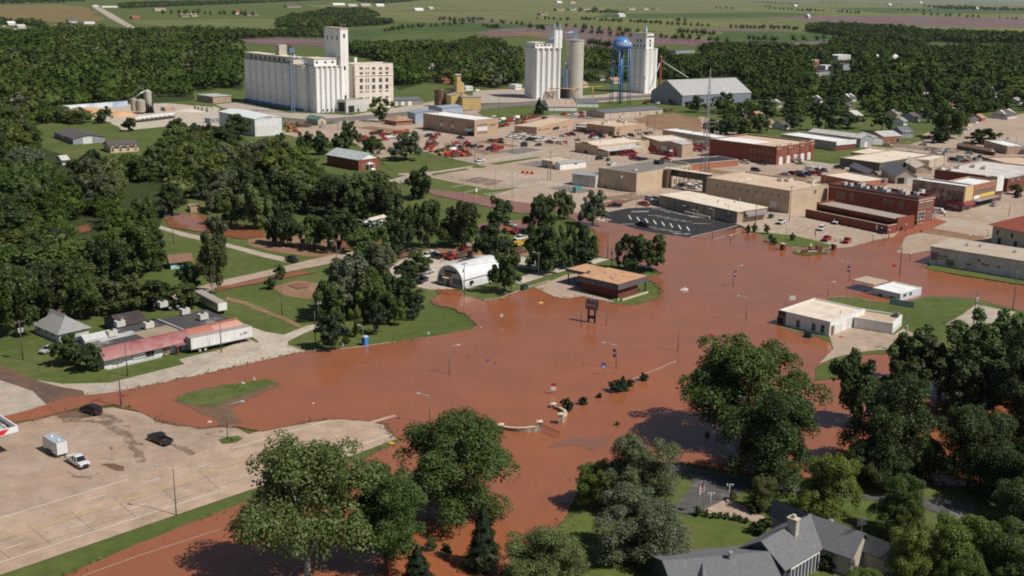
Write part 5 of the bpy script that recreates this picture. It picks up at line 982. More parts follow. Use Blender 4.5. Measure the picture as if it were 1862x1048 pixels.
for k,(px,py)in enumerate(((358,200),(364,201.5),(371,202.5),(380,203.5),(388,202))):
 tag(MB().box(-1.6,1.6,-1.4,1.4,0,2.6).box(-1.4,1.4,-1.2,1.2,2.6,2.9).build('precast_vault',m_silo2,None,G(px,py),AV),'%s grey precast vault counted rightwards in the mixing yard'%('first','second','third','fourth','fifth')[k],'concrete box','precast vaults in the mixing yard')
b3=[G(1268.6,322),G(1292,320.5),G(1281,341)];cen=sum(b3,Vector())/3;H_=height(1281,328,126)
t=thing('lattice_tower','tall three legged steel lattice radio tower by the skybridge','radio tower',cen);LAND.append(('lattice tower',Vector(cen),5));ms=flat('lattice_steel',(.23,.225,.22),.5,.4);nl=15
tri=[(p-cen)*.72 for p in b3]
def lp(k,z):p=tri[k]*(1-.93*z/H_);return Vector((p.x,p.y,z))
for k in range(3):MB().tube(lp(k,0),lp(k,H_),.17,.07,6).build('leg',ms,t)
mb=MB()
for j in range(nl):
 z0,z1=H_*(1-(1-j/nl)**1.0),H_*((j+1)/nl)
 for k in range(3):
  m_=(k+1)%3;mid=(lp(k,z1)+lp(m_,z1))/2;mb.tube(lp(k,z0),mid,.07,.07,4);mb.tube(lp(m_,z0),mid,.07,.07,4);mb.tube(lp(k,z1),lp(m_,z1),.06,.06,4)
mb.build('bracing',ms,t)
for z in(.48,.52,.57):MB().tube(lp(0,H_*z)+Vector((-2,0,0)),lp(1,H_*z)+Vector((2.5,0,0)),.07,.07,5).tube(lp(1,H_*z)+Vector((2.5,0,-1.5)),lp(1,H_*z)+Vector((2.5,0,3)),.1,.1,6).build('antenna_arm',ms,t)
MB().tube((0,0,H_),(0,0,H_+5),.06,.03,5).build('antenna_mast',ms,t)
# red awning building and its yard on the left
n_=G(187,640.5,4.3);U_=Vector((math.cos(AU),math.sin(AU),0))
b=B('roadhouse','long low building with faded red metal mansard and patched dark flat roof','building',proj(n_+U_*15.5),(187,640.5),(436,588.5),(187,672.5),M('white_painted_boards',(.70,.69,.67),.8,.06,.5),'red-fronted roadhouse')
lv,lu,h=b.lv,b.lu,b.h
b.part('wall',MB().box(.2,lv-.2,.2,2.55,0,h*.56+.25).box(.2,lv-.2,2.55,lu-.2,0,h-.5),b.wall)
m_patch=roofing('patched_tar_roof',(.062,.055,.056),(.30,.28,.265),.9,.13);b.box('roof',0,lv,2.6,lu,h-.5,h-.2,m_patch)
b.box('patched_roof',lv*.34,lv*.60,2.7,lu*.62,h-.2,h-.12,roofing('buff_patch_roof',(.33,.25,.17),(.10,.17,.11),.9,.3));b.box('white_seal',lv*.10,lv*.36,lu*.52,lu*.72,h-.2,h-.13,roofing('white_seal',(.45,.44,.43),(.10,.09,.09),.9,.4));b.box('roof_kerb',lv*.605,lv*.62,2.7,lu*.95,h-.2,h+.2,m_rmetal)
redm=M('faded_red_metal',(.29,.125,.12),.6,.12,.7,(.24,.055,.05));red2=M('orange_red_metal',(.37,.135,.09),.6,.1,.7);red3=M('pink_faded_metal',(.46,.24,.18),.6,.1,.6)
zl,yt=h*.56,2.5
for x0,x1,mm in((-.4,lv*.62,redm),(lv*.62,lv*.80,red2),(lv*.80,lv+.4,red3)):
 mb=MB()
 for k in range(6):
  t0,t1=k/6,(k+1)/6;f=lambda s:(-1.0+(yt+1.0)*s,zl+(h+.25-zl)*math.sin(s*math.pi/2)**.8)
  (ya,za),(yb,zb_)=f(t0),f(t1);mb.face([(x0,ya,za),(x1,ya,za),(x1,yb,zb_),(x0,yb,zb_)],0,True)
 mb.face([(x0,yt,h+.25),(x1,yt,h+.25),(x1,yt+.2,h-.2),(x0,yt+.2,h-.2)]);b.part('mansard',mb,mm)
b.part('red_cap',MB().box(lv*.8,lv+.4,1.5,yt+.02,h-.02,h+.30),red2)
for px,py in((203.7,611.5),(218,594),(270.4,596.5),(296,558.5),(336,571.5),(369,581)):b.unit(px,py,2.2,1.6,1.5)
for px,py in((309.5,565),(323.5,562)):b.vent(px,py,.6,.3)
b.part('skylight_ridge',MB().prismx([(lu*.60,h-.2),(lu*.82,h-.2),(lu*.82,h+.3),(lu*.71,h+1.3),(lu*.6,h+.3)],.3,lv*.22),M('weathered_white_ridge',(.45,.44,.43),.8,.12))
b.winpx('R',263,636,281,651,'dark');b.box('garage_panel',lv*.2,lv*.33,-.05,.18,.8,2.2,m_whitew);b.winpx('R',296,633,303,645,'door');b.winpx('R',304,630,308,644,'orange');b.winpx('R',318,626,330,642,'win')
b.box('porch_roof',lv*.47,lv*.62,-2.4,.15,2.3,2.45,redm);b.box('porch_post',lv*.48,lv*.49,-2.3,-2.1,0,2.3,m_brick2);b.box('porch_post',lv*.61,lv*.62,-2.3,-2.1,0,2.3,m_brick2)
mb=MB()
for k in range(30):mb.box(lv*.01+k*lv*.0125,lv*.01+k*lv*.0125+.28,-.75-.004*k,-.68,0,.8)
mb.build('picket_fence',m_framew,b.root)
b=B('old_house','old white house with weathered hipped roof and low rear wing','house',(63,589),(107,607.5),(161,595.5),(107,620),m_oldwhite,'old hipped house');b.hip(m_shold,3.0,.6);b.row('L',.25,.8,3,.9,1.0,1.5)
b.part('chimney',MB().box(b.lv*.5,b.lv*.5+.7,b.lu*.6,b.lu*.6+.7,b.h+1,b.h+3.6),m_brick);b.part('roof_gable',MB().prism([(b.lv*.3,b.h+1.2),(b.lv*.7,b.h+1.2),(b.lv*.5,b.h+3.4)],b.lu*.3,b.lu*.9),m_shold)
b=B('dark_shed','dark rusty roofed shed behind the patched flat roof','shed',(189,579),(221,593),(268,581),(221,607),M('dark_shed_wall',(.09,.09,.095)));b.gable(roofing('burnt_rust_roof',(.05,.035,.033),(.17,.13,.11),.85,.25),1.6,'v',.3)
def trailer(name,label,L,N,Rt,base,ln,mat,logo):
 s=B(name,label,'trailer',L,N,Rt,base,mat);s.box('cargo_box',0,s.lv,0,s.lu,1.15,s.h,mat);s.box('roof_panel',.06,s.lv-.06,.06,s.lu-.06,s.h+.0,s.h+.04,M('dusty_trailer_roof',(.33,.27,.24),.8))
 s.box('rear_frame',-.08,-.0,-.03,s.lu+.03,1.0,s.h+.06,m_steel);s.box('side_rail',.0,s.lv,-.03,-.0,1.1,1.3,m_steel);return s
b=trailer('semi_trailer','white box semi trailer parked in front of the red mansard building',(337,611.5),(347,616.5),(458,596),(347,645),16,m_whitemet,1)
mb=MB()
for k in range(int(b.lv/1.2)):mb.box(k*1.2+.5,k*1.2+.53,-.02,0,1.3,b.h-.05)
b.part('panel_seam',mb,m_frame)
for x in(2.2,3.6):
 for y in(.15,b.lu-.45):b.part('wheel',MB().tube((x,y,.52),(x,y+.3,.52),.52,.52,14).tube((x,y-.02,.52),(x,y+.32,.52),.25,.25,10,1),[m_dark,m_framew])
for x in(b.lv-3.4,):
 for y in(.4,b.lu-.6):b.box('landing_leg',x,x+.2,y,y+.2,0,1.15,m_blk2)
b.dashes('R',436.5,606.5,438.5,610,1,4.5,flat('red_logo',(.45,.03,.05)),'logo');b.dashes('R',439,606,440.6,610,1,4.5,flat('red_logo',(.45,.03,.05)),'logo');b.dashes('R',442,604.5,450,604,8,1.2);b.dashes('R',442,607,449,606,7,1.0)
b.box('rear_door',-.11,-.081,.1,b.lu-.1,1.2,b.h-.1,M('grey_trailer_door',(.30,.30,.31)))
b=trailer('semi_trailer','white semi trailer half hidden by shrubs with its end facing out',(352,529),(396,552.7),(412.5,549.7),(397,574),16,M('pale_green_white_trailer',(.55,.62,.60),.6,.04),0)
b.box('end_panel',0.05,b.lv-.05,-.06,-.001,1.2,b.h-.02,m_whitew);b.dashes('R',400,555,408,553.5,5,1.6);b.dashes('L',386.5,553,389,560,1,6,m_lett,'logo')
for y in(2.0,3.4):b.part('wheel',MB().tube((.1,y,.52),(.4,y,.52),.52,.52,14),m_dark);b.part('wheel',MB().tube((b.lv-.4,y,.52),(b.lv-.1,y,.52),.52,.52,14),m_dark)
b.box('landing_leg',.3,.5,b.lu-3,b.lu-2.8,0,1.15,m_blk2)
b=B('turquoise_house','small turquoise and white house with brown roof under big trees','house',(303,470),(310,477.5),(349,471),(311,487),M('turquoise_white_wall',(.42,.66,.60),.8,.1,.6,(.05,.35,.30)),'turquoise house');b.gable(m_shbrown,1.6,'v',.5);b.winpx('R',320,476,331,484,'dark');b.winpx('R',335,474,342,482,'teal')
b=B('brick_ruin','roofless tan brick ruin with dark interior beside the flooded yard','ruin',(341,371.5),(346,376.5),(364,372.5),(346,386),m_tan);t_=.3
b.box('wall',0,b.lv,0,t_,0,b.h,m_tan);b.box('wall',0,t_,t_,b.lu,0,b.h,m_tan);b.box('wall',b.lv-t_,b.lv,t_,b.lu,0,b.h,m_tan);b.box('wall',t_,b.lv-t_,b.lu-t_,b.lu,0,b.h,m_tan);b.box('floor_slab',t_,b.lv-t_,t_,b.lu-t_,0,.3,m_dark);b.box('roof_beam',t_,b.lv-t_,b.lu*.5,b.lu*.5+.3,b.h-.5,b.h-.2,m_blk2)
P=G(682,411);t=thing('collapsed_barn','collapsed white barn with sagging roof sheets and broken boards','barn',P,AV);rs=random.Random(11)
for k in range(3):MB().hexa([(-4+k*.6,-3+k*1.6,2.8-k*.9),(3+k*.5,-3.2+k*1.6,3.4-k*1.0),(3,-1.2+k*1.6,3.9-k*1.0),(-4,-1+k*1.6,3.3-k*.9)],[(-4+k*.6,-3+k*1.6,2.95-k*.9),(3+k*.5,-3.2+k*1.6,3.55-k*1.0),(3,-1.2+k*1.6,4.05-k*1.0),(-4,-1+k*1.6,3.45-k*.9)]).build('roof_sheet',(m_rcream,m_rmetal2,m_whitew)[k],t)
mb=MB()
for k in range(40):x,y,z=rs.uniform(-4,4),rs.uniform(-4.5,3),rs.uniform(.1,2.6);mb.tube((x,y,z),(x+rs.uniform(-2,2),y+rs.uniform(-2,2),max(.05,z+rs.uniform(-.8,.8))),.12,.12,4)
mb.build('broken_board',m_oldwhite,t)
for x in(-3.5,0,3):MB().box(x,x+.3,2,2.3,0,3).build('post',m_door,t)
c=G(31.5,774,5.6);U_,V_=Vector((math.cos(AU),math.sin(AU),0)),Vector((math.cos(AV),math.sin(AV),0))
t=thing('station_canopy','red and white fuel station canopy with open trussed top','canopy',(c.x,c.y,0),AV);wl=M('canopy_white',(.72,.72,.72),.4,.03);rd=flat('canopy_red',(.62,.02,.025),.4)
MB().box(-20,0,-.25,0,4.5,5.6).build('fascia',wl,t);MB().box(-.25,0,.001,9,4.5,5.6).build('fascia',wl,t);MB().box(-20,-.26,8.75,9,4.5,5.6).build('fascia',rd,t);MB().prism([(-20,4.55),(-2.6,4.62),(-1.6,5.5),(-20,5.5)],-.29,-.26).build('red_stripe',rd,t)
MB().box(-20,-.26,.0,8.74,4.5,4.7).build('deck',M('canopy_deck',(.45,.43,.4),.8),t)
for k in range(8):
 MB().box(-2.2*k-1.2,-2.2*k-1.0,.1,8.7,5.3,5.45).tube((-2.2*k-1.1,.2,4.75),(-2.2*k-1.1,3,5.4),.07,.07,4).tube((-2.2*k-1.1,3,5.4),(-2.2*k-1.1,6,4.75),.07,.07,4).tube((-2.2*k-1.1,6,4.75),(-2.2*k-1.1,8.6,5.4),.07,.07,4).build('truss',m_dark,t)
for x in(-6,-16):MB().box(x-.25,x+.25,4.2,4.7,0,4.5).build('post',wl,t)
m_slate=roofing('charcoal_shingles',(.145,.145,.15),(.21,.21,.215),.9,2.2);m_stone=M('pale_stone',(.46,.40,.33),.9,.25,3);m_bluew=flat('dark_blue_siding',(.05,.06,.085),.7)
c0=G(1440,1000);house=thing('grey_house','large grey shingled house with cross gables and stone chimney','house',(c0.x,c0.y,0));LAND.append(('grey shingled house',Vector(c0),16))
def wing(r0,r1,zr_,ze,pe,name='roof',wallm=None,over=.3,both=True):
 a,d_=G(*r0,zr_),G(*r1,zr_);e=G(*pe,ze);ax=(d_-a);L=ax.length;ax.z=0;ax.normalize();nn=Vector((-ax.y,ax.x,0))
 w_=abs((e-a).dot(nn));rz=math.atan2(ax.y,ax.x);loc=Vector((a.x-c0.x,a.y-c0.y,0));k=(zr_-ze)/w_;mb=MB();t0=.16
 for sg in(-1,1):
  y1,z1=sg*w_,ze;lo=[(-over,0,zr_),(L+over,0,zr_),(L+over,y1,z1),(-over,y1,z1)]
  if sg>0:mb.hexa([(x,y,z-t0)for x,y,z in lo],lo)
  else:mb.hexa([(x,y,z-t0)for x,y,z in lo[::-1]],lo[::-1])
 mb.build('roof',m_slate,house,loc,rz);q=w_-.5
 o=MB().prismx([(-q,0),(q,0),(q,ze+k*.5-.2),(0,zr_-.2),(-q,ze+k*.5-.2)],.1,L-.1).build('wall',wallm or m_stone,house,loc,rz)
 mb=MB().prismx([(-q-.5,ze-.02),(0,zr_+.02),(0,zr_-.28),(-q-.5,ze-.34)],-over-.05,-over+.0).prismx([(q+.5,ze-.34),(0,zr_-.28),(0,zr_+.02),(q+.5,ze-.02)],-over-.05,-over+.0);mb.build('rake_board',m_bluew,house,loc,rz)
 return loc,rz,L,w_
wing((1386,983),(1474,935),6.2,3.2,(1438.5,1032),wallm=m_bluew)
wing((1474,935),(1570,968),6.2,3.2,(1515,1005))
wing((1472,934.5),(1408,908),6.19,3.6,(1391,934))
wing((1208,1019.5),(1395,1003),5.2,2.9,(1215,1090),wallm=m_bluew)
wing((1278,1062),(1278,1025),5.0,2.9,(1300,1080))
wing((1570,968.5),(1625,990),5.4,3.0,(1600,1015))
P=G(1440,985,4.0);zt=7.9;lc=P-c0;MB().box(-.5,.5,-.75,.75,3.4,zt-.2).build('chimney',m_stone,house,(lc.x,lc.y,0),AV)
ch=MB().box(-.62,.62,-.87,.87,zt-.2,zt).box(-.25,.25,-.25,.25,zt,zt+.5).build('chimney_cap',m_trim,house,(lc.x,lc.y,0),AV)
for px,py in((1327,1011),(1511,953)):P=G(px,py,5.4)-c0;MB().lathe([(.25,4.6),(.25,5.9),(.45,5.9),(.4,6.1),(.05,6.25)],(P.x,P.y,0),10).build('roof_vent',m_steel,house)
pa,pb=G(1439,1034,3.0),G(1490,1003,3.0);d=pb-pa;L=d.length;rz=math.atan2(d.y,d.x);lc=pa-c0
for k in range(9):MB().box(k*L/8-.07,k*L/8+.07,-.05,.12,0,3.0).build('porch_post',m_framew,house,(lc.x,lc.y,0),rz)
MB().box(0,L,-.06,.14,2.75,3.0).build('porch_beam',m_framew,house,(lc.x,lc.y,0),rz);MB().box(0,L,.9,1.0,.2,2.6).build('porch_glass',m_glass,house,(lc.x,lc.y,0),rz)
P=G(1536,1008,3.0)-c0;MB().box(-.6,.6,-1.0,1.0,0,3.1).build('stone_pier',m_stone,house,(P.x,P.y,0),AV)
P=G(1560,985,5.0)-c0;mb=MB().tube((P.x-1.2,P.y-1.6,4.2),(P.x,P.y,6.2),.1,.1,5)
mb=MB().tube((0,0,6),(0,0,8.4),.04,.04,5)
for k in range(5):mb.tube((-.8,-.3,7.2+k*.25),(.8,.3,7.2+k*.25),.025,.025,4)
P=G(1566,968,6)-c0;mb.build('roof_aerial',m_steel,house,(P.x,P.y,0))
HW={'w':m_whitew,'c':M('cream_stucco',(.62,.50,.34),.8,.05),'t':m_tan2,'b':m_brickor,'g':m_greymet,'o':m_oldwhite}
HR={'g':m_shold,'d':m_shdark,'b':m_shtan,'r':m_shred,'w':m_rwhite,'m':m_rmetal2,'k':m_shgrey}
def house_at(px,py,wpx,dep,hgt,w_,r_,label,kind='gable',name='house',cat='house',ang=None,wins=True):
 P=G(px,py);s=scale_at(P);lv=wpx/s*.9;t=thing(name,label,cat,P,(AV if ang is None else ang)-0);lu=dep
 wall,roof=HW[w_],HR[r_];x0=-lv/2
 if kind=='flat':
  MB().box(x0,-x0,0,lu,0,hgt).build('wall',wall,t);MB().box(x0-.2,-x0+.2,-.2,lu+.2,hgt,hgt+.25).build('roof',roof,t)
 else:
  rise=lu*.28;mb=MB().prismx([(0,0),(lu,0),(lu,hgt),(lu/2,hgt+rise),(0,hgt)],x0,-x0);mb.build('wall',wall,t)
  k=rise/(lu/2);r=MB();o=.5
  hp=0 if kind=='gable' else lu*.4
  for sg in(0,1):
   y0,y1=(-o,lu/2)if sg==0 else(lu+o,lu/2);z0,z1=hgt-o*k+.05,hgt+rise+.05
   r.face([(x0-o,y0,z0),(-x0+o,y0,z0),(-x0+o-hp,y1,z1),(x0-o+hp,y1,z1)][::(1 if sg==0 else-1)])
   r.face([(x0-o,y0,z0-.15),(-x0+o,y0,z0-.15),(-x0+o,y0,z0),(x0-o,y0,z0)][::(1 if sg==0 else-1)])
  if hp:
   for sx in(-1,1):e=(-x0+o)*sx;r.face([(e,-o,hgt-o*k+.05),(e,lu+o,hgt-o*k+.05),(e-hp*sx,lu/2,hgt+rise+.05)][::sx])
  r.build('roof',roof,t)
 if wins:
  for f in(-.3,.05,.32):link('window',win_mesh('R',1.2,1.3,'win'),t,(lv*f,0,hgt*.35))
 return t
for a in HOUSES:house_at(*a)
# labels that single things out by the landmark they stand beside
ORD=['','second ','third ','fourth ','fifth ','sixth ','seventh ','eighth ','ninth ','tenth ','eleventh ','twelfth ','thirteenth ','fourteenth ','fifteenth ','sixteenth ','seventeenth ','eighteenth ','nineteenth ','twentieth ']
AUTO=[]
def autolabel():
 groups={}
 for o,pre in AUTO:
  p=Vector((o.location.x,o.location.y,0));best=None
  for nm,c,r in LAND:
   d=max(0,(p-Vector((c.x,c.y,0))).length-r*.7)
   if best is None or d<best[0]:best=(d,nm,c)
  a,c=proj(p),proj((best[2].x,best[2].y,0));dx,dy=a[0]-c[0],(a[1]-c[1])*2.6
  rel=('right of' if dx>0 else 'left of')if abs(dx)>abs(dy)else('in front of' if dy>0 else 'behind')
  groups.setdefault((pre,rel,best[1]),[]).append((best[0]+1e-6*dx,o))
 for(pre,rel,nm),L in groups.items():
  L.sort(key=lambda t:t[0])
  for k,(d,o)in enumerate(L):
   w_=ORD[k]if k<20 else 'twenty-%s '%['first','second','third','fourth','fifth','sixth','seventh','eighth','ninth'][min(8,k-20)]
   o['label']=('%s %s the %s'%(pre,rel,nm))if len(L)==1 else('%sclosest %s %s the %s'%(w_,pre,rel,nm))
# vehicles (forward is local +X)
m_paint=paint();m_tyre=flat('tyre_rubber',(.018,.018,.018),.85);m_rim=flat('wheel_rim',(.40,.40,.41),.35,.7);m_hl=flat('headlight_lens',(.75,.75,.72),.15);m_tl=flat('tail_light_lens',(.35,.01,.01),.2);m_bump=flat('dark_bumper',(.03,.03,.032),.6);m_bed=flat('bed_liner',(.03,.03,.032),.9);m_cg=flat('car_glass',(.012,.014,.017),.06)
def loft(mb,secs,mi=0):
 i=len(mb.v)
 for x,hb,ht,z0,z1 in secs:mb.v+=[(x,-hb,z0),(x,hb,z0),(x,ht,z1),(x,-ht,z1)]
 for k in range(len(secs)-1):
  a,b_=i+4*k,i+4*k+4
  for j in range(4):mb.f.append((a+j,a+(j+1)%4,b_+(j+1)%4,b_+j)[::-1]);mb.m.append(mi);mb.sm.append(False)
 mb.f+=[(i,i+1,i+2,i+3)[::-1],tuple(len(mb.v)-4+j for j in range(4))];mb.m+=[mi,mi];mb.sm+=[False,False]
 return mb
def glasshouse(x0,x1,xr0,xr1,hb,hr,z0,z1):
 g=MB().hexa([(x0,-hb,z0),(x1,-hb,z0),(x1,hb,z0),(x0,hb,z0)],[(xr0,-hr,z1),(xr1,-hr,z1),(xr1,hr,z1),(xr0,hr,z1)])
 p=MB().hexa([(xr0-.03,-hr-.02,z1),(xr1+.03,-hr-.02,z1),(xr1+.03,hr+.02,z1),(xr0-.03,hr+.02,z1)],[(xr0+.12,-hr+.1,z1+.07),(xr1-.2,-hr+.1,z1+.07),(xr1-.2,hr-.1,z1+.07),(xr0+.12,hr-.1,z1+.07)])
 for sy in(-1,1):
  for a,b_ in((x0,xr0),(x1,xr1)):p.tube((a,sy*hb,z0),(b_,sy*hr,z1),.05,.05,4)
  xm,xrm=(x0+x1)/2-.1,(xr0+xr1)/2-.1;p.tube((xm,sy*(hb+.005),z0),(xrm,sy*(hr+.005),z1),.05,.05,4)
 return g,p
def wheels(xs,y,r,wd=.26,dual=()):
 out=[]
 for x in xs:
  for sy in(-1,1):out.append(('wheel',MB().tube((x,sy*y,r),(x,sy*(y+wd),r),r,r,14).tube((x,sy*(y+wd),r),(x,sy*(y+wd+.015),r),r*.6,r*.5,10,1),[m_tyre,m_rim]))
 return out
def lights(xf,xb,y,zf,zb):
 out=[]
 for sy in(-1,1):
  out.append(('headlight',MB().box(xf-.1,xf+.02,sy*y-.17,sy*y+.17,zf,zf+.17),m_hl));out.append(('tail_light',MB().box(xb-.02,xb+.1,sy*y-.1,sy*y+.1,zb,zb+.3),m_tl))
 return out
def veh(kind):
 P=[]
 if kind=='sedan':
  b=loft(MB(),[(-2.38,.7,.68,.45,.82),(-2.2,.88,.84,.3,.96),(-1.2,.9,.86,.25,1.0),(.9,.9,.86,.25,.98),(2.05,.86,.8,.28,.84),(2.4,.7,.64,.42,.7)])
  g,p=glasshouse(-1.95,1.2,-1.2,.35,.8,.62,.97,1.42);P=[('body',b,m_paint),('window',g,m_cg),('roof_panel',p,m_paint),('bumper',MB().box(2.3,2.46,-.7,.7,.3,.48).box(-2.45,-2.3,-.7,.7,.3,.5),m_bump)]+lights(2.36,-2.36,.6,.6,.62)+wheels((-1.42,1.45),.66,.34)
 elif kind=='suv':
  b=loft(MB(),[(-2.5,.86,.84,.5,1.05),(-2.35,.95,.93,.38,1.1),(1.0,.96,.93,.34,1.1),(1.3,.96,.93,.34,1.12),(2.3,.93,.88,.38,1.02),(2.5,.8,.76,.5,.9)])
  g,p=glasshouse(-2.42,1.45,-2.2,.75,.9,.74,1.1,1.74);p.tube((-1.9,.6,1.85),(.3,.6,1.85),.03,.03,4).tube((-1.9,-.6,1.85),(.3,-.6,1.85),.03,.03,4)
  P=[('body',b,m_paint),('window',g,m_cg),('roof_panel',p,m_paint),('bumper',MB().box(2.4,2.58,-.8,.8,.4,.62).box(-2.6,-2.45,-.8,.8,.4,.62),m_bump)]+lights(2.47,-2.5,.68,.75,.75)+wheels((-1.5,1.55),.72,.39)
 elif kind=='pickup':
  b=loft(MB(),[(-.75,.98,.95,.45,1.12),(1.35,.98,.95,.45,1.12),(2.55,.95,.9,.48,1.08),(2.8,.84,.8,.55,.98)])
  b.box(-2.85,-.751,-.98,-.86,.5,1.16).box(-2.85,-.751,.86,.98,.5,1.16).box(-2.85,-2.76,-.86,.86,.5,1.16).box(-2.76,-.751,-.86,.86,.5,.72,0)
  g,p=glasshouse(-.72,1.45,-.62,.75,.9,.74,1.12,1.82)
  P=[('body',b,m_paint),('window',g,m_cg),('roof_panel',p,m_paint),('bed_liner',MB().box(-2.74,-.77,-.84,.84,.72,.76),m_bed),('bumper',MB().box(2.68,2.88,-.84,.84,.45,.7).box(-3.0,-2.86,-.9,.9,.48,.66),m_bump),('grille',MB().box(2.74,2.83,-.5,.5,.72,.95),m_bump)]+lights(2.74,-2.86,.7,.76,.7)+wheels((-1.75,1.85),.72,.4)
 elif kind=='van':
  b=loft(MB(),[(-2.7,.92,.9,.45,2.0),(1.3,.95,.88,.4,2.05),(1.9,.95,.9,.4,1.25),(2.6,.9,.85,.45,1.05)]);P=[('body',b,m_paint),('window',MB().hexa([(1.35,-.84,1.3),(1.88,-.86,1.28),(1.88,.86,1.28),(1.35,.84,1.3)],[(1.3,-.8,1.9),(1.36,-.8,1.96),(1.36,.8,1.96),(1.3,.8,1.9)]).box(.4,1.25,-.95,.95,1.3,1.8),m_cg)]+lights(2.55,-2.7,.7,.7,.8)+wheels((-1.6,1.6),.7,.37)
 elif kind in('service truck','bucket truck','tank truck'):
  b=loft(MB(),[(1.0,1.05,1.02,.6,1.4),(2.6,1.05,1.0,.6,1.4),(3.5,.98,.9,.6,1.3),(3.7,.85,.8,.7,1.15)]);g,p=glasshouse(1.05,2.75,1.1,2.2,.98,.85,1.4,2.2)
  P=[('cab',b,m_paint),('window',g,m_cg),('roof_panel',p,m_paint)]
  if kind=='tank truck':P.append(('tank',MB().tube((-3.4,0,1.9),(.8,0,1.9),1.1,1.1,16),m_framew))
  else:P.append(('service_body',MB().box(-3.3,.9,-1.15,-.55,.8,1.9).box(-3.3,.9,.55,1.15,.8,1.9).box(-3.3,.9,-.55,.55,.8,1.1).box(.5,.9,-.54,.54,1.1,2.3).box(-3.0,.4,-.5,.5,1.1,1.5),m_paint))
  if kind=='bucket truck':P+=[('turret',MB().box(-.9,-.1,-.4,.4,1.5,2.6),m_framew),('boom',MB().tube((-.5,0,2.5),(-4.4,0,3.4),.28,.22,6).tube((-4.4,0,3.4),(1.6,.3,3.9),.2,.16,6),m_framew),('bucket',MB().box(1.5,2.5,-.2,.8,3.2,4.3),m_framew)]
  P+=[('bumper',MB().box(3.6,3.85,-1,1,.5,.8),m_bump)]+wheels((-2.0,2.5),.78,.47,.3)
 elif kind=='mixer truck':
  b=MB().box(2.2,4.2,-1.15,1.15,.7,2.0).box(2.4,3.9,-1.1,1.1,2.0,2.9);P=[('cab',b,m_paint),('window',MB().box(3.9,3.95,-1,1,2.05,2.75).box(2.7,3.7,-1.13,1.13,2.1,2.7),m_cg),('frame',MB().box(-4.2,2.2,-.5,.5,.7,1.1),m_bump)]
  d=MB();i0=0;prof=[(.5,-4.2,2.9),(.9,-3.6,2.8),(1.3,-2.0,2.5),(1.25,.4,2.2),(.6,1.7,2.0)]
  for(r0,x0,z0),(r1,x1,z1)in zip(prof,prof[1:]):d.tube((x0,0,z0),(x1,0,z1),r0,r1,14,0)
  P+=[('drum',d,flat('mixer_drum_white',(.62,.60,.57),.6)),('chute',MB().tube((-4.2,0,2.4),(-5.0,0,1.2),.3,.25,6),m_steel)]+wheels((-3.2,-2.0,3.2),.8,.5,.35)
 elif kind=='trencher':
  mo=flat('machine_orange',(.50,.13,.03),.5)
  P=[('chassis',MB().box(-1.5,1.4,-.7,.7,.6,1.3),m_paint),('engine_hood',loft(MB(),[(0,.55,.5,1.3,1.9),(1.4,.5,.45,1.3,1.7)]),m_paint),('cab_frame',MB().tube((-1.2,-.6,1.3),(-1.1,-.6,2.6),.06,.06,4).tube((-1.2,.6,1.3),(-1.1,.6,2.6),.06,.06,4).tube((-.1,-.6,1.3),(-.2,-.6,2.6),.06,.06,4).tube((-.1,.6,1.3),(-.2,.6,2.6),.06,.06,4).box(-1.3,0,-.7,.7,2.6,2.7),m_blk2),('boom',MB().tube((-1.4,0,1.2),(-3.0,0,2.3),.16,.14,6).tube((-3.0,0,2.3),(-3.7,0,.5),.14,.1,6),m_paint),('blade',MB().box(1.7,1.95,-1,1,.2,.9).tube((1.3,-.5,.8),(1.8,-.5,.6),.08,.08,4),m_blk2)]+wheels((-1.0,1.0),.72,.55,.35)
 elif kind=='cargo trailer':
  P=[('cargo_box',MB().box(-2.9,2.6,-1.1,1.1,.55,2.75),M('trailer_white',(.68,.67,.65),.6,.05,.8)),('roof_panel',MB().box(-2.8,2.5,-1.0,1.0,2.75,2.79),M('silver_roof',(.34,.38,.43),.5,.1)),('roof_vent',MB().box(-1.6,-1.2,-.2,.2,2.79,2.98),m_framew),('roof_vent',MB().box(1.1,1.5,-.2,.2,2.79,2.98),m_framew),('side_door',MB().box(1.3,2.1,-1.13,-1.1,.65,2.5),m_framew),('corner_trim',MB().box(2.5,2.63,-1.13,-1.0,.55,2.77).box(2.5,2.63,1.0,1.13,.55,2.77).box(-2.92,2.62,-1.13,-1.08,2.62,2.8).box(-2.92,2.62,1.08,1.13,2.62,2.8),m_steel),('tow_bar',MB().tube((2.6,-.6,.55),(3.9,0,.5),.06,.06,6).tube((2.6,.6,.55),(3.9,0,.5),.06,.06,6),m_blk2),('fender',MB().box(-1.3,.6,-1.32,-1.11,.78,.88).box(-1.3,.6,1.11,1.32,.78,.88),m_bump)]+wheels((-.8,.1),.98,.36,.22)
 elif kind=='flat trailer':
  P=[('deck',MB().box(-3,3,-1.1,1.1,.7,.85),m_door),('load',MB().box(-2.6,2,-.9,.9,.85,1.5).tube((-2,0,1.7),(2.4,.2,2.0),.3,.2,8),m_rust)]+wheels((-.6,.4),.85,.36,.22)
 return P
VC={}
import bmesh
def soften(me):
 bm=bmesh.new();bm.from_mesh(me);bmesh.ops.bevel(bm,geom=list(bm.edges),offset=.055,segments=2,profile=.6,affect='EDGES',clamp_overlap=True)
 for f in bm.faces:f.smooth=False
 bm.to_mesh(me);bm.free();return me
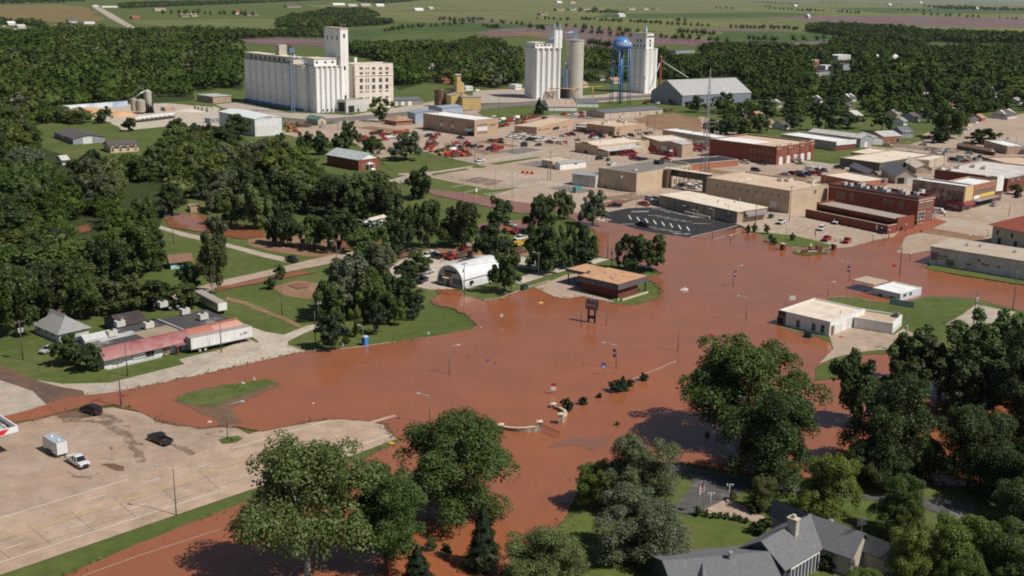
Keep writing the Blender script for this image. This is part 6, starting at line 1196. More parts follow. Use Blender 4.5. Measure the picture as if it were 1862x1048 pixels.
def vproto(kind,far):
 if(kind,far)in VC:return VC[(kind,far)]
 parts=veh(kind);nm={'sedan':'parked_car','suv':'sport_utility','pickup':'pickup_truck','van':'parked_van'}.get(kind,kind.replace(' ','_'))
 if far:
  big=MB();mats=[]
  for pn,mb,mt in parts:
   mt=mt if isinstance(mt,list)else[mt];i=len(big.v);mp=[]
   for x in mt:
    if x not in mats:mats.append(x)
    mp.append(mats.index(x))
   big.v+=mb.v;big.f+=[tuple(i+a for a in f)for f in mb.f];big.m+=[mp[a]for a in mb.m];big.sm+=mb.sm
  VC[(kind,far)]=(nm,big.data(nm,mats))
 else:VC[(kind,far)]=(nm,[(pn,soften(mb.data(pn,mt))if pn in('body','cab','roof_panel','bumper')else mb.data(pn,mt))for pn,mb,mt in parts])
 return VC[(kind,far)]
COL={'white':(.72,.72,.70),'silver':(.42,.43,.44),'grey':(.20,.20,.21),'black':(.012,.012,.014),'dark blue':(.015,.022,.05),'blue':(.04,.13,.35),'red':(.42,.018,.022),'maroon':(.14,.012,.018),'orange':(.60,.14,.03),'green':(.02,.12,.09),'tan':(.42,.34,.25),'yellow':(.58,.36,.05),'rusty':(.16,.07,.04)}
HEAD={'u':AU,'-u':AU+math.pi,'v':AV,'-v':AV+math.pi}
def car(px,py,kind,colour,head,label=None,group=None,size=1.0,pre=None):
 P=G(px,py);P.z=.06 if py<700 else.1
 far=scale_at(P)<4.4 and label is None or scale_at(P)<3.2
 rz=HEAD[head]if isinstance(head,str)else azim((px,py),head);rz+=random.uniform(-.05,.05)if isinstance(head,str)else 0
 nm,dat=vproto(kind,far);col=(*COL[colour],1)
 if far:o=link(nm,dat,None,P,rz);o.color=col
 else:
  o=link(nm,None,None,P,rz)
  for pn,me in dat:c=link(pn,me,o);c.color=col
 o.scale=(size,)*3;kn={'suv':'SUV','sedan':'sedan'}.get(kind,kind)
 tag(o,label or 'x',{'sedan':'car','suv':'car','pickup':'pickup','van':'van','trencher':'digger','cargo trailer':'trailer','flat trailer':'trailer'}.get(kind,'truck'),group)
 if label is None:AUTO.append((o,pre or '%s %s'%(colour,kn)))
 return o
car(166,752,'suv','black',(140,743.5),'black SUV at the muddy water edge of the forecourt')
car(291,805,'pickup','black',(262,793),'dark crew cab pickup alone on the pale forecourt')
car(143,846,'pickup','white',(167,861),'white extended cab pickup towing the enclosed cargo trailer')
car(103,824.5,'cargo trailer','white',(127,839),'white enclosed cargo trailer hitched behind the white pickup')
car(531,476,'pickup','black',(548,482),'black pickup stopped where two lanes meet on the left')
car(768,514,'pickup','dark blue',(784,505),'dark blue pickup parked beside the end of the quonset hut')
car(927,412,'pickup','white',(908,408),'white pickup driving through the flooded street behind trees')
car(88,640,'sedan','silver',(74,646),'silver car parked on the grass by a dark shrub')
car(1420,407,'pickup','white',(1412,411),'white pickup parked nearest the clinic in the brick wall lot')
car(1493,419,'suv','white',(1486,424),'white dark windowed SUV in the middle of the brick wall lot')
car(1522,407,'pickup','white',(1512,411),'white pickup parked along the brick screen wall')
car(1503,438,'pickup','red',(1493,443),'red pickup with raised tailgate bars near the lawn strip',None)
car(1540,441.5,'pickup','red',(1533,446.5),'red pickup at the water edge beside two people')
car(1606.5,424,'pickup','black',(1598,428.5),'black pickup in the corner of the brick screen wall')
car(1168,412,'pickup','dark blue',(1158,410),'dark blue pickup alone on the black parking lot')
car(1118,377,'pickup','black',(1108,377),'black pickup left of the black parking lot beside a puddle')
car(1171,374,'pickup','red',(1181,376),'bright red pickup at the top edge of the black lot')
car(1191,372,'pickup','green',(1200,374),'dark green pickup tight against the clinic wall')
car(1181,364.5,'suv','silver',(1189,367),'silver SUV behind the bright red pickup');car(1193,366,'suv','dark blue',(1201,369),'dark blue SUV squeezed between silver SUV and clinic')
car(1233,344,'sedan','white','-u','white sedan parked under the skybridge');car(1259,344,'suv','white','-u','white SUV parked beside the skybridge stair tower')
for a in((1240,339,'sedan','black','-u'),(1246,336,'sedan','white','-u'),(1268,340.5,'sedan','white','-u'),(1275,338.5,'sedan','silver','-u'),(1374,312,'suv','black','-u'),(1354,297.5,'pickup','white','-u'),(1386,300,'pickup','black','-u'),(1448,296,'bucket truck','white','-u'),(1427,319,'sedan','silver','u'),(1438,318,'suv','maroon','u'),(1451,316.5,'suv','silver','u'),(1457,322,'suv','dark blue','-u'),(1466,320,'pickup','dark blue','-u'),(1474,316,'pickup','white','-u'),(1481,319,'bucket truck','red','-u'),(1489,313,'suv','dark blue','-u'),(1498,312.5,'suv','silver','-u'),(1473,310,'van','white','-u'),(1526,307.5,'pickup','black','-u'),(1613.6,265,'sedan','white','u'),(1678,265,'sedan','silver','u'),(1688,273,'suv','tan','-v'),(1699,273.6,'sedan','grey','-v'),(1713,275,'sedan','white','-v'),(1723,275.5,'suv','silver','-v'),(1646.5,281.5,'pickup','orange','u'),(1653,279,'sedan','white','u'),(1676,285,'pickup','maroon','u'),(1700,280,'sedan','white','-u'),(1706,285,'suv','silver','v'),(1717,283,'pickup','silver','v'),(1694,288,'sedan','silver','-u'),(1734.5,293,'suv','black','-u'),(1747,289,'suv','white','-u'),(1760,288,'sedan','white','-u'),(1756,296.5,'pickup','red','-u'),(1774.6,292,'suv','grey','v'),(1781,288.6,'pickup','black','v'),(1762,280.5,'sedan','silver','u'),(1800,283,'suv','black','u'),(1754.5,237,'sedan','white','-u'),(1826,218,'sedan','silver','u'),(1548,196,'sedan','white','u'),(1808,375,'sedan','silver','v'),(1851,359.5,'suv','black','v'),(1706,388,'van','white','-u'),(776,238,'suv','black','-v'),(837,253,'pickup','black','u'),(829.6,262.5,'sedan','red','-v'),(838,260,'sedan','silver','-v'),(849,265,'suv','red','-v'),(861,268,'sedan','black','-v'),(868,266,'sedan','silver','-v'),(873.5,269,'sedan','maroon','-v'),(892,257.6,'sedan','black','-v'),(902,259,'pickup','red','-v'),(909.5,256,'sedan','black','-v'),(911,260.5,'sedan','black','-u'),(890,273,'suv','black','-v'),(898,269,'pickup','red','-v'),(900,275,'pickup','red','-v'),(908.7,272,'suv','red','-v'),(952.5,263,'sedan','black','-v'),(953,267,'sedan','black','-v'),(979,265.7,'sedan','dark blue','-v'),(927.6,250,'pickup','white','-v'),(934,249,'pickup','white','-v'),(942,252.5,'pickup','white','-v'),(949,246,'pickup','white','-v'),(953.4,253,'pickup','silver','-v'),(963,256,'pickup','black','-v'),(970.6,251,'pickup','white','-v'),(971.5,256,'pickup','black','-v'),(979,257.6,'pickup','white','-v'),(986,257,'pickup','white','-v'),(990,253.5,'pickup','white','-v'),(999,261,'pickup','maroon','u'),(1007.5,257,'pickup','white','-v'),(1017,262.5,'pickup','white','u'),(1026,261.5,'sedan','red','-v'),(1023,249,'sedan','white','u'),(1031.6,247.5,'pickup','red','-u'),(1041,246.5,'suv','black','-u'),(1050.5,256.5,'sedan','silver','u'),(991,217.5,'suv','black','v'),(1025.6,209.8,'pickup','red','v'),(1046,209,'pickup','white','v'),(1057,207.8,'pickup','maroon','v'),(1058,213.5,'pickup','red','v'),(1030,221,'flat trailer','red','v'),(1068.6,244,'suv','black','-v'),(1077.7,245,'sedan','red','-v'),(1076,251.6,'suv','dark blue','-v'),(1082,252.5,'sedan','white','-v'),(1086,248,'suv','black','-v'),(1094,251,'pickup','black','-v'),(1079,256,'sedan','silver','-v'),(1120,252,'sedan','black','-u'),(1128,251,'sedan','silver','-u'),(1136.5,250,'sedan','white','-u'),(1147.7,248.6,'suv','black','-u'),(1164,245.6,'sedan','white','-u'),(1174,244.8,'sedan','maroon','-u'),(1183,243.5,'sedan','silver','-u'),(1090,290.5,'suv','black','v'),(1128,283.4,'pickup','red','-u'),(1136.5,282.5,'pickup','red','-u'),(1142.5,281.3,'pickup','red','-u'),(1150,280,'pickup','red','-u'),(1152,287,'pickup','red','-u'),(1153,291.6,'pickup','red','-u'),(1163,293,'pickup','dark blue','-u'),(1172.6,293.7,'pickup','maroon','-u'),(1187,273,'service truck','red','-u'),(1191,280,'service truck','red','-u'),(1206,282.6,'service truck','red','-u'),(1210.5,292,'pickup','red','-u'),(1225,285,'bucket truck','red','v'),(1267,276,'service truck','red','-u'),(1271,270,'bucket truck','red','-u'),(1277,273.5,'service truck','red','-u'),(920,230,'pickup','red','v'),(909.5,230,'flat trailer','red','v'),(911,222.5,'tank truck','white','-v'),(926,221.5,'service truck','red','v'),(937,219,'tank truck','white','-v'),(941,226,'trencher','red','v'),(951,225.5,'trencher','red','-v'),(949,215,'trencher','red','u'),(957,217.5,'trencher','orange','v'),(964,216,'trencher','red','-v'),(971,215,'trencher','orange','u'),(977,213.5,'trencher','rusty','v'),(958,228,'flat trailer','red','v'),(969,226,'flat trailer','green','-v'),(979,224.5,'service truck','red','v'),(781,272,'service truck','red','-v'),(792,265.5,'flat trailer','black','v'),(786,277,'trencher','yellow','v'),(796,279,'trencher','rusty','u'),(803,283,'trencher','yellow','-v'),(807,276,'flat trailer','rusty','v'),(815,270,'trencher','rusty','-u'),(823,268,'trencher','rusty','v'),(819,279,'tank truck','orange','-v'),(840,274,'trencher','rusty','v'),(846,276,'trencher','orange','-v'),(844,285,'trencher','orange','-v'),(853,284,'trencher','red','v'),(828,286,'flat trailer','silver','v'),(779,249,'suv','black','-v'),(788,253,'pickup','maroon','-v'),(784,258.5,'pickup','red','-v'),(796,247,'trencher','red','v'),(700,250,'sedan','red','v'),(662,252,'pickup','red','v'),(679,245,'flat trailer','maroon','v'),(690,242,'suv','black','-v'),(753,249.5,'sedan','blue','-v'),(710,248,'flat trailer','white','v'),(587,232.5,'sedan','silver','v'),(522,230,'trencher','orange','v'),(529,234,'trencher','orange','-v'),(536,238,'trencher','orange','v'),(541,229,'trencher','orange','u'),(550,231,'flat trailer','rusty','v'),(561,231.5,'flat trailer','rusty','-v'),(539,241,'trencher','orange','-u'),(525,240.5,'trencher','yellow','u'),(1310,199,'pickup','black','v'),(1217,190,'sedan','white','v'),(1173,190,'trencher','rusty','u'),(1182,187,'flat trailer','green','v'),(1196,189.5,'pickup','white','v'),(1212,203,'flat trailer','red','v'),(1222,202,'flat trailer','red','v'),(838,171,'tank truck','white','-v'),(868,167,'van','white','v'),(1255,196,'pickup','maroon','v'),(777,469,'pickup','white','v'),(785,466.5,'pickup','white','v'),(792,470,'suv','black','u'),(814,470.5,'pickup','rusty','-u'),(822,473,'trencher','red','v'),(838,470,'flat trailer','rusty','v'),(850,466,'flat trailer','rusty','-v'),(843,458,'trencher','red','u'),(852,452,'trencher','tan','-v'),(770,500,'pickup','silver','v'),(778,497,'sedan','white','v'),(685,479,'sedan','black','v'),(727,470,'flat trailer','rusty','v'),(744,463,'pickup','rusty','v'),(938,426,'trencher','red','v'),(946,437,'pickup','white','-v'),(949,448,'service truck','yellow','v'),(943,461,'flat trailer','white','v'),(884,417,'sedan','dark blue','v'),(8,50,'tank truck','white','v'),(15,55,'pickup','white','-v'),(28,54,'van','white','v'),(36,57,'van','silver','-v'),(50,55,'van','white','v'),(58,53,'service truck','white','v'),(66,50,'van','silver','v'),(76,51,'van','white','-v'),(44,60,'pickup','black','v'),(20,60,'sedan','silver','v'),(110,47,'van','white','v'),(100,46,'van','silver','v'),(70,57,'sedan','white','v'),(229,47,'pickup','black','v'),(199,34,'sedan','silver','-v')):
 car(*a)
rs=random.Random(77)
for k in range(26):
 x=rs.uniform(652,752)if k<14 else rs.uniform(776,862);y=262-.10*(x-652)*.5-rs.uniform(0,16)if k<14 else 290-rs.uniform(4,30);car(x,y,rs.choice(['pickup','service truck','flat trailer','trencher','suv']),rs.choice(['red','red','red','maroon','rusty','orange','white','black']),rs.choice(['v','-v','u']))
car(872.6,294.5,'pickup','white','-v','white pickup alone on the street below the parking lots')
for k in range(8):car(250+k*8.2,223-k*1.0,'mixer truck',('rusty','white','rusty','maroon','white','rusty','white','white')[k],'-v','%s concrete mixer truck from the left in the parked row'%('first','second','third','fourth','fifth','sixth','seventh','last')[k],'concrete mixers parked in a row')
# poles, lamps, wires
m_pole=M('grey_lamp_pole',(.17,.15,.14),.6,.1,1);m_wood=M('weathered_pole_wood',(.13,.095,.07),.9,.2,1.5);m_head=flat('lamp_head',(.40,.41,.41),.4);m_ban=flat('red_blue_banner',(.18,.05,.07),.7);m_ins=flat('insulator',(.3,.3,.3),.4);m_tr=flat('transformer_grey',(.42,.44,.45),.5)
def lamp(bx,by,ty,ang=None,arm=2.2,banner=False,wood=False,label=None,heads=1,bent=0):
 P=G(bx,by);h=height(bx,by,ty);t=thing('street_lamp',label or 'x','street lamp',P,rad(ang or 0));m=m_wood if wood else m_pole
 MB().tube((0,0,0),(0,0,h),.10,.065,8).build('pole',m,t)
 for k in range(heads):
  sx=1 if k==0 else-1
  if arm:MB().tube((0,0,h-.35),(sx*arm,0,h+.15),.06,.05,6).build('lamp_arm',m_head,t);MB().hexa([(sx*arm-.3,-.2,h+.02),(sx*arm+.5,-.2,h+.02),(sx*arm+.5,.2,h+.02),(sx*arm-.3,.2,h+.02)],[(sx*arm-.25,-.12,h+.25),(sx*arm+.4,-.12,h+.25),(sx*arm+.4,.12,h+.25),(sx*arm-.25,.12,h+.25)]).build('lamp_head',m_head,t)
 if banner:MB().box(.15,.85,-.03,.03,h*.48,h*.48+1.9).build('banner',m_ban,t);MB().box(.18,.82,-.04,.04,h*.48+.7,h*.48+1.2).build('banner_panel',flat('white_banner_panel',(.5,.45,.45),.7),t);MB().tube((0,0,h*.48+1.95),(.95,0,h*.48+1.95),.03,.03,5).build('banner_rod',m_pole,t)
 if not label:AUTO.append((t,'grey street lamp' if not wood else 'wooden lamp pole'))
 return t
lamp(817,682,629,15,2.0,label='tall street lamp with twin head standing in floodwater off the lawn',heads=1)
lamp(781.5,772,718,170,2.2,label='street lamp standing in water behind the crown of a tree')
lamp(320.5,937,852,165,3.0,label='wooden street lamp on the grass verge of the highway',wood=True)
lamp(414,799,734,20,3.0,label='wooden lamp post on the small round grass island',wood=True)
lamp(1120,672,626,165,3.0,True,label='banner lamp in the flood beside the small blue sign')
lamp(1356,584,540,170,2.2,label='plain street lamp in the flood left of the white shop');lamp(1332.5,523,484,10,2.2,True,label='banner lamp alone in the middle of the upper flood')
lamp(1544,513,476,170,2.4,True,label='double headed banner lamp above the pale blue office',heads=1);lamp(1505,541,514,20,1.6,label='leaning lamp at the water edge between two white buildings')
lamp(1232.5,640,583,0,0,label='bare thin pole standing in the middle of the flood');lamp(1056.6,595,543,0,0,label='thin light pole left of the tall sign in the flood');lamp(1102.5,593.7,548,0,0,label='thin light pole right of the tall sign in the flood')
for a in((979,505.5,460,165,1.4),(929.4,533,494,0,0),(900,344,309,0,0),(842,354.5,322,0,0),(931,360,319,20,1.2),(1156,385.5,347,20,1.6),(1097,366,347,0,0),(1295,437,381,150,1.2),(1267,424,383,150,1.6),(1323,411,373,150,1.2),(1427,457.5,402,0,0),(1637,474,425,0,0),(660.5,628,592,180,.8),(1596.5,337,300,0,0),(612,476,439,170,1.4)):lamp(*a)
def utility(bx,by,ty,arms=1,trans=0,label=None,ang=AV):
 P=G(bx,by);h=height(bx,by,ty);t=thing('utility_pole',label or 'x','utility pole',P,ang);MB().tube((0,0,0),(0,0,h),.14,.09,8).build('pole',m_wood,t)
 for k in range(arms):
  z=h-.5-1.1*k;MB().box(-1.25,1.25,-.17,-.05,z-.08,z+.08).build('crossarm',m_wood,t)
  for x in(-1.1,-.5,.5,1.1):MB().tube((x,-.11,z+.08),(x,-.11,z+.32),.06,.05,6).build('insulator',m_ins,t)
 for k in range(trans):MB().lathe([(.28,0),(.28,.9),(.05,1.0)],(.38 if k%2 else-.38,-.15,h-2.9),10).build('transformer',m_tr,t)
 if not label:AUTO.append((t,'wooden utility pole'))
 return t
UP={}
for k,a in enumerate(((220.5,740,657,1,0),(42,655,582,1,2),(232,684,626,0,0),(402.5,642,589,0,0),(513,574,521,0,0),(574,634,566,0,0),(580,590,533,1,2),(844,540,477,1,1),(1104.7,471,421,1,0),(1112,488,446,0,1),(1644,640,577,1,1),(1769,596,528,1,2),(1775,594,548,0,0),(1841,567,492,1,0),(931.5,278,239,1,0),(863,298.6,258,0,0),(822,295,255,1,0),(1030,266,228,1,0),(1051,252,226,0,0),(1000.7,328,275,1,1),(996,326,293,0,0),(774.6,309,285,0,0),(782.7,314,296,1,0),(1373.6,408,356,1,0),(1435,402,338,1,0),(1497,363,321,0,0),(1472,380,334,0,0),(1305,357,328,1,1),(1321,361,330,1,1),(1340,361,336,0,1),(1129,350,312,1,2),(1121,348,316,0,0),(1190,240,206,0,0),(1177,238,205,0,0),(1109,219,194,0,0),(1155,214,190,0,0),(1007,205,183,0,0),(907,197,172,0,0),(528,293,263,0,0),(729,363,328,1,0),(716,233,213,0,0),(650,300,272,1,0),(614,238,221,1,0),(482,246,224,0,0),(107,198,178,0,0),(41,192,173,1,0),(202,218,194,0,0),(115,259,245,1,0),(1716,304,271,1,1),(1653,310,287,0,0),(1645,333,303,1,1),(1783,279,255,0,0),(1845,280,246,0,0),(1455,234,207,0,0),(1513,236,208,1,0),(1580,212,186,0,0),(244,165,145,0,0),(284,168,150,0,0),(163,446,424,0,0),(316,444,399,0,0),(1808,372,358,0,0),(1834,395,372,0,0),(1636,500,450,0,0))):
 UP[k]=utility(*a)
def wire(p,q,zp,zq,sag,label):
 a,b_=G(*p),G(*q);a.z,b_.z=zp,zq;pts=[a+(b_-a)*(k/14)-Vector((0,0,sag*4*(k/14)*(1-k/14)))for k in range(15)]
 o=MB().path([p_-a for p_ in pts],.03,4).build('power_line',flat('cable',(.10,.10,.10),.5),None,a);tag(o,label,'power line')
wire((1373.6,408),(1497,363),10,9,1.2,'power line over the brick wall parking lot');wire((822,295),(1030,266),9,9,1.4,'power line over the crowded vehicle lots');wire((931.5,278),(1000.7,328),9,10,1.2,'power line over the small white lot office');wire((729,363),(774.6,309),8,6,.6,'short power line behind the round dark tree');wire((513,574),(316,444),8,8,1.5,'power line crossing from the grassy slope to the left lane');wire((220.5,740),(232,684),9,7,.6,'short power line beside the muddy side road');wire((844,540),(1104.7,471),9,9,1.6,'power line running past the quonset hut to the flood pole');wire((1104.7,471),(1295,437),9,8,1.5,'power line crossing the upper flood to the black lot');wire((729,363),(650,300),8,8,1.5,'power line in front of the red brick hall');wire((729,363),(580,590),8,9,4,'long power line across the treetops left of centre');wire((1769,596),(1841,567),10,10,1,'power line over the grey gravel pad on the right');wire((1644,640),(1769,596),10,10,1.2,'power line along the dark right hand woods');wire((42,655),(220.5,740),9,9,1.2,'power line over the grass left of the red roadhouse')
def acorn(px,py,ty,label):
 P=G(px,py);h=max(2.6,height(px,py,ty));t=thing('globe_lamp',label,'street lamp',P,0,'white globe lamps along the main street')
 MB().tube((0,0,0),(0,0,.5),.25,.18,8).tube((0,0,.5),(0,0,h-.6),.09,.06,8).build('pole',m_blk2,t);MB().ball((0,0,h-.3),.32,10,6).build('globe',m_framew,t);MB().tube((-.5,0,h-.55),(.5,0,h-.55),.04,.04,5).build('lamp_arm',m_blk2,t)
for px,py,ty,l in((1586.7,440.7,425,'white globe lamp at the corner of the flooded parking lot'),(1616,432,417,'white globe lamp beside the end of the brick screen wall'),(1646,422,407,'white globe lamp in front of the planted brick front'),(1672,409,397,'white globe lamp beside the tall brick building corner'),(1699,397,385,'white globe lamp on the brick paved corner'),(1762,440,428,'white globe lamp behind the long weathered shed'),(1795.5,430,416,'white globe lamp across the street from the red hipped depot'),(1654.8,474,465,'white globe lamp in floodwater left of the long shed'),(1328,443,427,'white globe lamp in floodwater below the black lot')):acorn(px,py,ty,l)
# signs and small things
P0,P1=G(1068.5,586.5),G(1079,588.5);d=P1-P0;t=thing('pylon_sign','tall two legged pylon sign with grey and red panels in the flood','sign',P0,math.atan2(d.y,d.x));L=2.3;h=height(1074,587.5,545.5)
for x in(0,L-.4):MB().box(x,x+.4,-.2,.2,0,h*.62).build('leg',m_blk2,t)
MB().box(.4,L-.4,-.15,.15,h*.2,h*.32).build('cross_panel',m_blk2,t);MB().box(-.45,L+.45,-.55,.55,h*.6,h).build('cabinet',m_blk2,t);MB().box(-.3,L+.3,-.6,-.55,h*.62,h*.985).build('sign_face',flat('grey_sign_face',(.36,.35,.38),.6),t);MB().box(-.2,L+.2,-.64,-.6,h*.74,h*.86).build('red_panel',flat('red_sign_panel',(.36,.03,.05),.6),t)
for z0,z1,n,m in((.89,.96,6,m_lett),(.77,.83,7,m_framew),(.645,.71,6,m_lett)):
 mb=MB()
 for k in range(n):mb.box(-.1+k*(L+.2)/n,-.1+(k+.7)*(L+.2)/n,-.67,-.6,h*z0,h*z1)
 mb.build('lettering',m,t)
def post_sign(px,py,ty,w_,hh,mat,label,legs=1,ang=None,name='road_sign'):
 P=G(px,py);h=height(px,py,ty);t=thing(name,label,'sign',P,0 if ang is None else ang)
 for k in range(legs):x=0 if legs==1 else(-w_*.35,w_*.35)[k];MB().tube((x,.05,0),(x,.05,h-hh*.2),.05,.05,6).build('post',m_steel,t)
 MB().box(-w_/2,w_/2,-.04,0,h-hh,h).build('sign_panel',mat,t);return t
t=post_sign(1097,683,660,1.0,1.1,flat('sign_blue',(.04,.10,.40),.5),'small blue square sign on a post in the flood');MB().box(-.28,-.1,-.06,-.04,1.75,2.35).box(.1,.28,-.06,-.04,1.75,2.35).box(-.1,.1,-.06,-.04,1.98,2.1).build('lettering',m_framew,t)
t=post_sign(1006,718,696.5,1.1,1.7,m_framew,'white notice board with red top standing in the flood',2,name='notice_board');hz=height(1006,718,696.5);MB().box(-.55,.55,-.06,-.04,hz-.75,hz).build('red_header',flat('sign_red',(.5,.03,.02),.5),t)
post_sign(896.5,808,781,1.1,1.1,flat('sign_dark_orange',(.30,.10,.03),.6),'dark diamond warning sign at the end of the highway');post_sign(204,838,812,.7,.6,m_steel,'grey route sign on a post in the muddy forecourt');post_sign(420,798,774,.5,.6,m_steel,'small grey sign beside the lamp on the round island')
post_sign(912,588,571,.7,.8,m_framew,'white sign nearly sunk off the lawn point');post_sign(779.5,612,604,.5,.6,m_framew,'small white marker on the shore of the lawn');post_sign(624,635,624,.4,.7,m_framew,'small white marker at the corner of the kerb');post_sign(463,697,686,.4,.8,m_framew,'small white marker at the tip of the sunken island');post_sign(887,659,653,.5,.5,flat('sign_blue',(.04,.10,.40),.5),'tiny blue sign far out in the flood');post_sign(1440,556,538,1.6,1.3,m_framew,'white boxed sign behind the white shop')
post_sign(225,733,718,.5,.5,flat('sign_red',(.5,.03,.02),.5),'small red sign at the foot of a utility pole');post_sign(1625,492,481,1.2,.8,flat('sign_red',(.5,.03,.02),.5),'red barrier board in the flood near the long shed');post_sign(1285,610,595,.5,.6,m_steel,'small grey sign in the flood near the big trees')
P=G(1030,497);t=tag(MB().box(-.5,.5,-.2,.2,0,.8).build('info_board',m_framew,None,G(866,351),AV),'x','sign');MB().box(-.7,.7,-.3,.3,0,.5).build('brick_base',m_brickor,t);MB().box(-.5,.5,-.15,.15,.8,1.9).build('board',m_framew,t);t['label']='small white sign on a brick base on the lawn by the fence'
P=G(664,628);t=thing('portable_toilet','bright blue portable toilet on the tree lined lawn','toilet',P,AV);mbk=flat('toilet_blue',(.03,.16,.50),.5);MB().box(-.6,.6,-.6,.6,0,2.1).build('cabin',mbk,t);MB().hexa([(-.65,-.65,2.1),(.65,-.65,2.1),(.65,.65,2.1),(-.65,.65,2.1)],[(-.5,-.5,2.35),(.5,-.5,2.35),(.5,.5,2.35),(-.5,.5,2.35)]).build('roof',M('toilet_roof',(.4,.45,.5)),t);MB().box(-.4,.4,-.64,-.6,.1,1.9).build('door',flat('toilet_door',(.05,.22,.6),.5),t);MB().box(.61,.66,-.3,.3,.9,1.6).build('vent_panel',m_framew,t)
def dumpster(px,py,label,col=(.02,.10,.075),ang=AV):
 P=G(px,py);t=thing('dumpster',label,'dumpster',P,ang);m=flat('dumpster_green',col,.6);MB().hexa([(-.9,-.6,.15),(.9,-.6,.15),(.9,.6,.15),(-.9,.6,.15)],[(-1,-.75,1.3),(1,-.75,1.3),(1,.75,1.5),(-1,.75,1.5)]).build('bin',m,t);MB().hexa([(-1,-.77,1.31),(1,-.77,1.31),(1,.75,1.51),(-1,.75,1.51)],[(-1,-.77,1.37),(1,-.77,1.37),(1,.75,1.57),(-1,.75,1.57)]).build('lid',m_blk2,t);MB().box(-1.12,-1,-.4,.4,.8,1.0).box(1,1.12,-.4,.4,.8,1.0).build('lift_pocket',m,t)
 for x in(-.7,.7):MB().tube((x,-.5,.08),(x,-.4,.08),.08,.08,8).build('caster',m_tyre,t)
dumpster(953.5,528,'dark green dumpster on the kerb of the bank lawn');dumpster(1470,615,'overfilled green dumpster in water against the white shop',ang=AU);dumpster(1105.5,293.5,'teal green dumpster beside the stepped buff shop');dumpster(1402,397,'dark dumpster in its brick enclosure beside the clinic',(.04,.035,.03))
P=G(1049,350.5);t=thing('pad_transformer','teal pad mounted transformer on a low brick base','transformer',P,AV);MB().box(-2.4,2.4,-1.3,1.3,0,.6).build('brick_base',m_brickor,t);MB().box(-1.8,1.8,-.9,.9,.6,2.5).build('case',flat('teal_case',(.05,.22,.21),.5),t);MB().box(-1.9,1.9,-1,1,2.5,2.65).build('lid',flat('teal_lid',(.08,.28,.27),.5),t)
for k in range(4):MB().box(-1.7+k*.9,-1.0+k*.9,-.96,-.9,.8,2.3).build('cooling_fin',flat('teal_lid',(.08,.28,.27),.5),t)
for k,px in enumerate((951,959,967.5)):
 t=thing('barricade','%s white water barrier in the empty parking lot'%('left red and','middle red and','right red and')[k],'barrier',G(px,315.5+k*.7),AU,'barriers in the empty parking lot');MB().prism([(-.8,0),(.8,0),(.5,1.1),(-.5,1.1)],-.4,.4).build('barrier_body',flat('barrier_red',(.5,.05,.02),.5),t);MB().box(-.35,.35,-.45,-.4,.3,.9).build('white_panel',m_framew,t)
def curved_wall(pts,h0,h1,label):
 P=[G(*p)for p in pts];o=P[0];t=thing('stone_wall',label,'wall',o);n=len(P);wb,cp=MB(),MB()
 for k in range(n-1):
  a,c=P[k]-o,P[k+1]-o;d_=(c-a).normalized();s=Vector((-d_.y,d_.x,0))*.25;za,zc=h0+(h1-h0)*k/(n-1),h0+(h1-h0)*(k+1)/(n-1);up=Vector((0,0,1))
  wb.hexa([a-s,c-s,c+s,a+s],[a-s+up*za,c-s+up*zc,c+s+up*zc,a+s+up*za]);s2=s*1.25;cp.hexa([a-s2+up*za,c-s2+up*zc,c+s2+up*zc,a+s2+up*za],[a-s2+up*(za+.14),c-s2+up*(zc+.14),c+s2+up*(zc+.14),a+s2+up*(za+.14)])
 m=M('buff_fieldstone',(.42,.32,.235),.9,.35,2.2,(.24,.16,.12));wb.build('wall',m,t);cp.build('coping',m_trim,t)
 for q,hp in((P[-1]-o,h1+.75),(P[0]-o,h0+.35)):MB().box(q.x-.45,q.x+.45,q.y-.45,q.y+.45,0,hp).build('pillar',m,t);MB().box(q.x-.6,q.x+.6,q.y-.6,q.y+.6,hp,hp+.16).hexa([(q.x-.5,q.y-.5,hp+.16),(q.x+.5,q.y-.5,hp+.16),(q.x+.5,q.y+.5,hp+.16),(q.x-.5,q.y+.5,hp+.16)],[(q.x-.1,q.y-.1,hp+.4),(q.x+.1,q.y-.1,hp+.4),(q.x+.1,q.y+.1,hp+.4),(q.x-.1,q.y+.1,hp+.4)]).build('pillar_cap',m_trim,t)
curved_wall([(911,781),(925,784.5),(940,787),(955,788),(970,787.5),(981,786)],.6,1.4,'left curved stone gate wall rising from the flood');curved_wall([(1006,743),(1018,748),(1027,755),(1029,763),(1025,769),(1019,772)],.6,1.4,'right curling stone gate wall beside a small evergreen')
a,c=G(986,786.5),G(1017,800);d=c-a;t=thing('iron_gate','open black iron gate half sunk between the stone gate walls','gate',a,math.atan2(d.y,d.x));L=d.length;MB().tube((0,0,.1),(L,0,.1),.05,.05,5).tube((0,0,1.5),(L,0,1.5),.05,.05,5).build('rail',m_blk2,t)
mb=MB()
for k in range(13):mb.tube((L*k/12,0,0),(L*k/12,0,1.7),.03,.03,5)
mb.build('bars',m_blk2,t)
def fence(px,label,h=1.6,step=3.0,mat=None,wires=7):
 P=[G(*p)for p in px];o=P[0];t=thing('chain_fence',label,'fence',o);m=mat or m_steel;fm,ps=MB(),MB()
 for a,c in zip(P,P[1:]):
  a,c=a-o,c-o;n=max(1,int((c-a).length/step))
  for k in range(n+1):q=a+(c-a)*(k/n);ps.tube(q,q+Vector((0,0,h)),.05,.05,5)
  for j in range(wires):z=h*(j+1)/wires;fm.tube(a+Vector((0,0,z)),c+Vector((0,0,z)),.012 if j<wires-1 else.035,None,4)
 ps.build('fence_post',m,t);fm.build('wire_mesh',m,t)
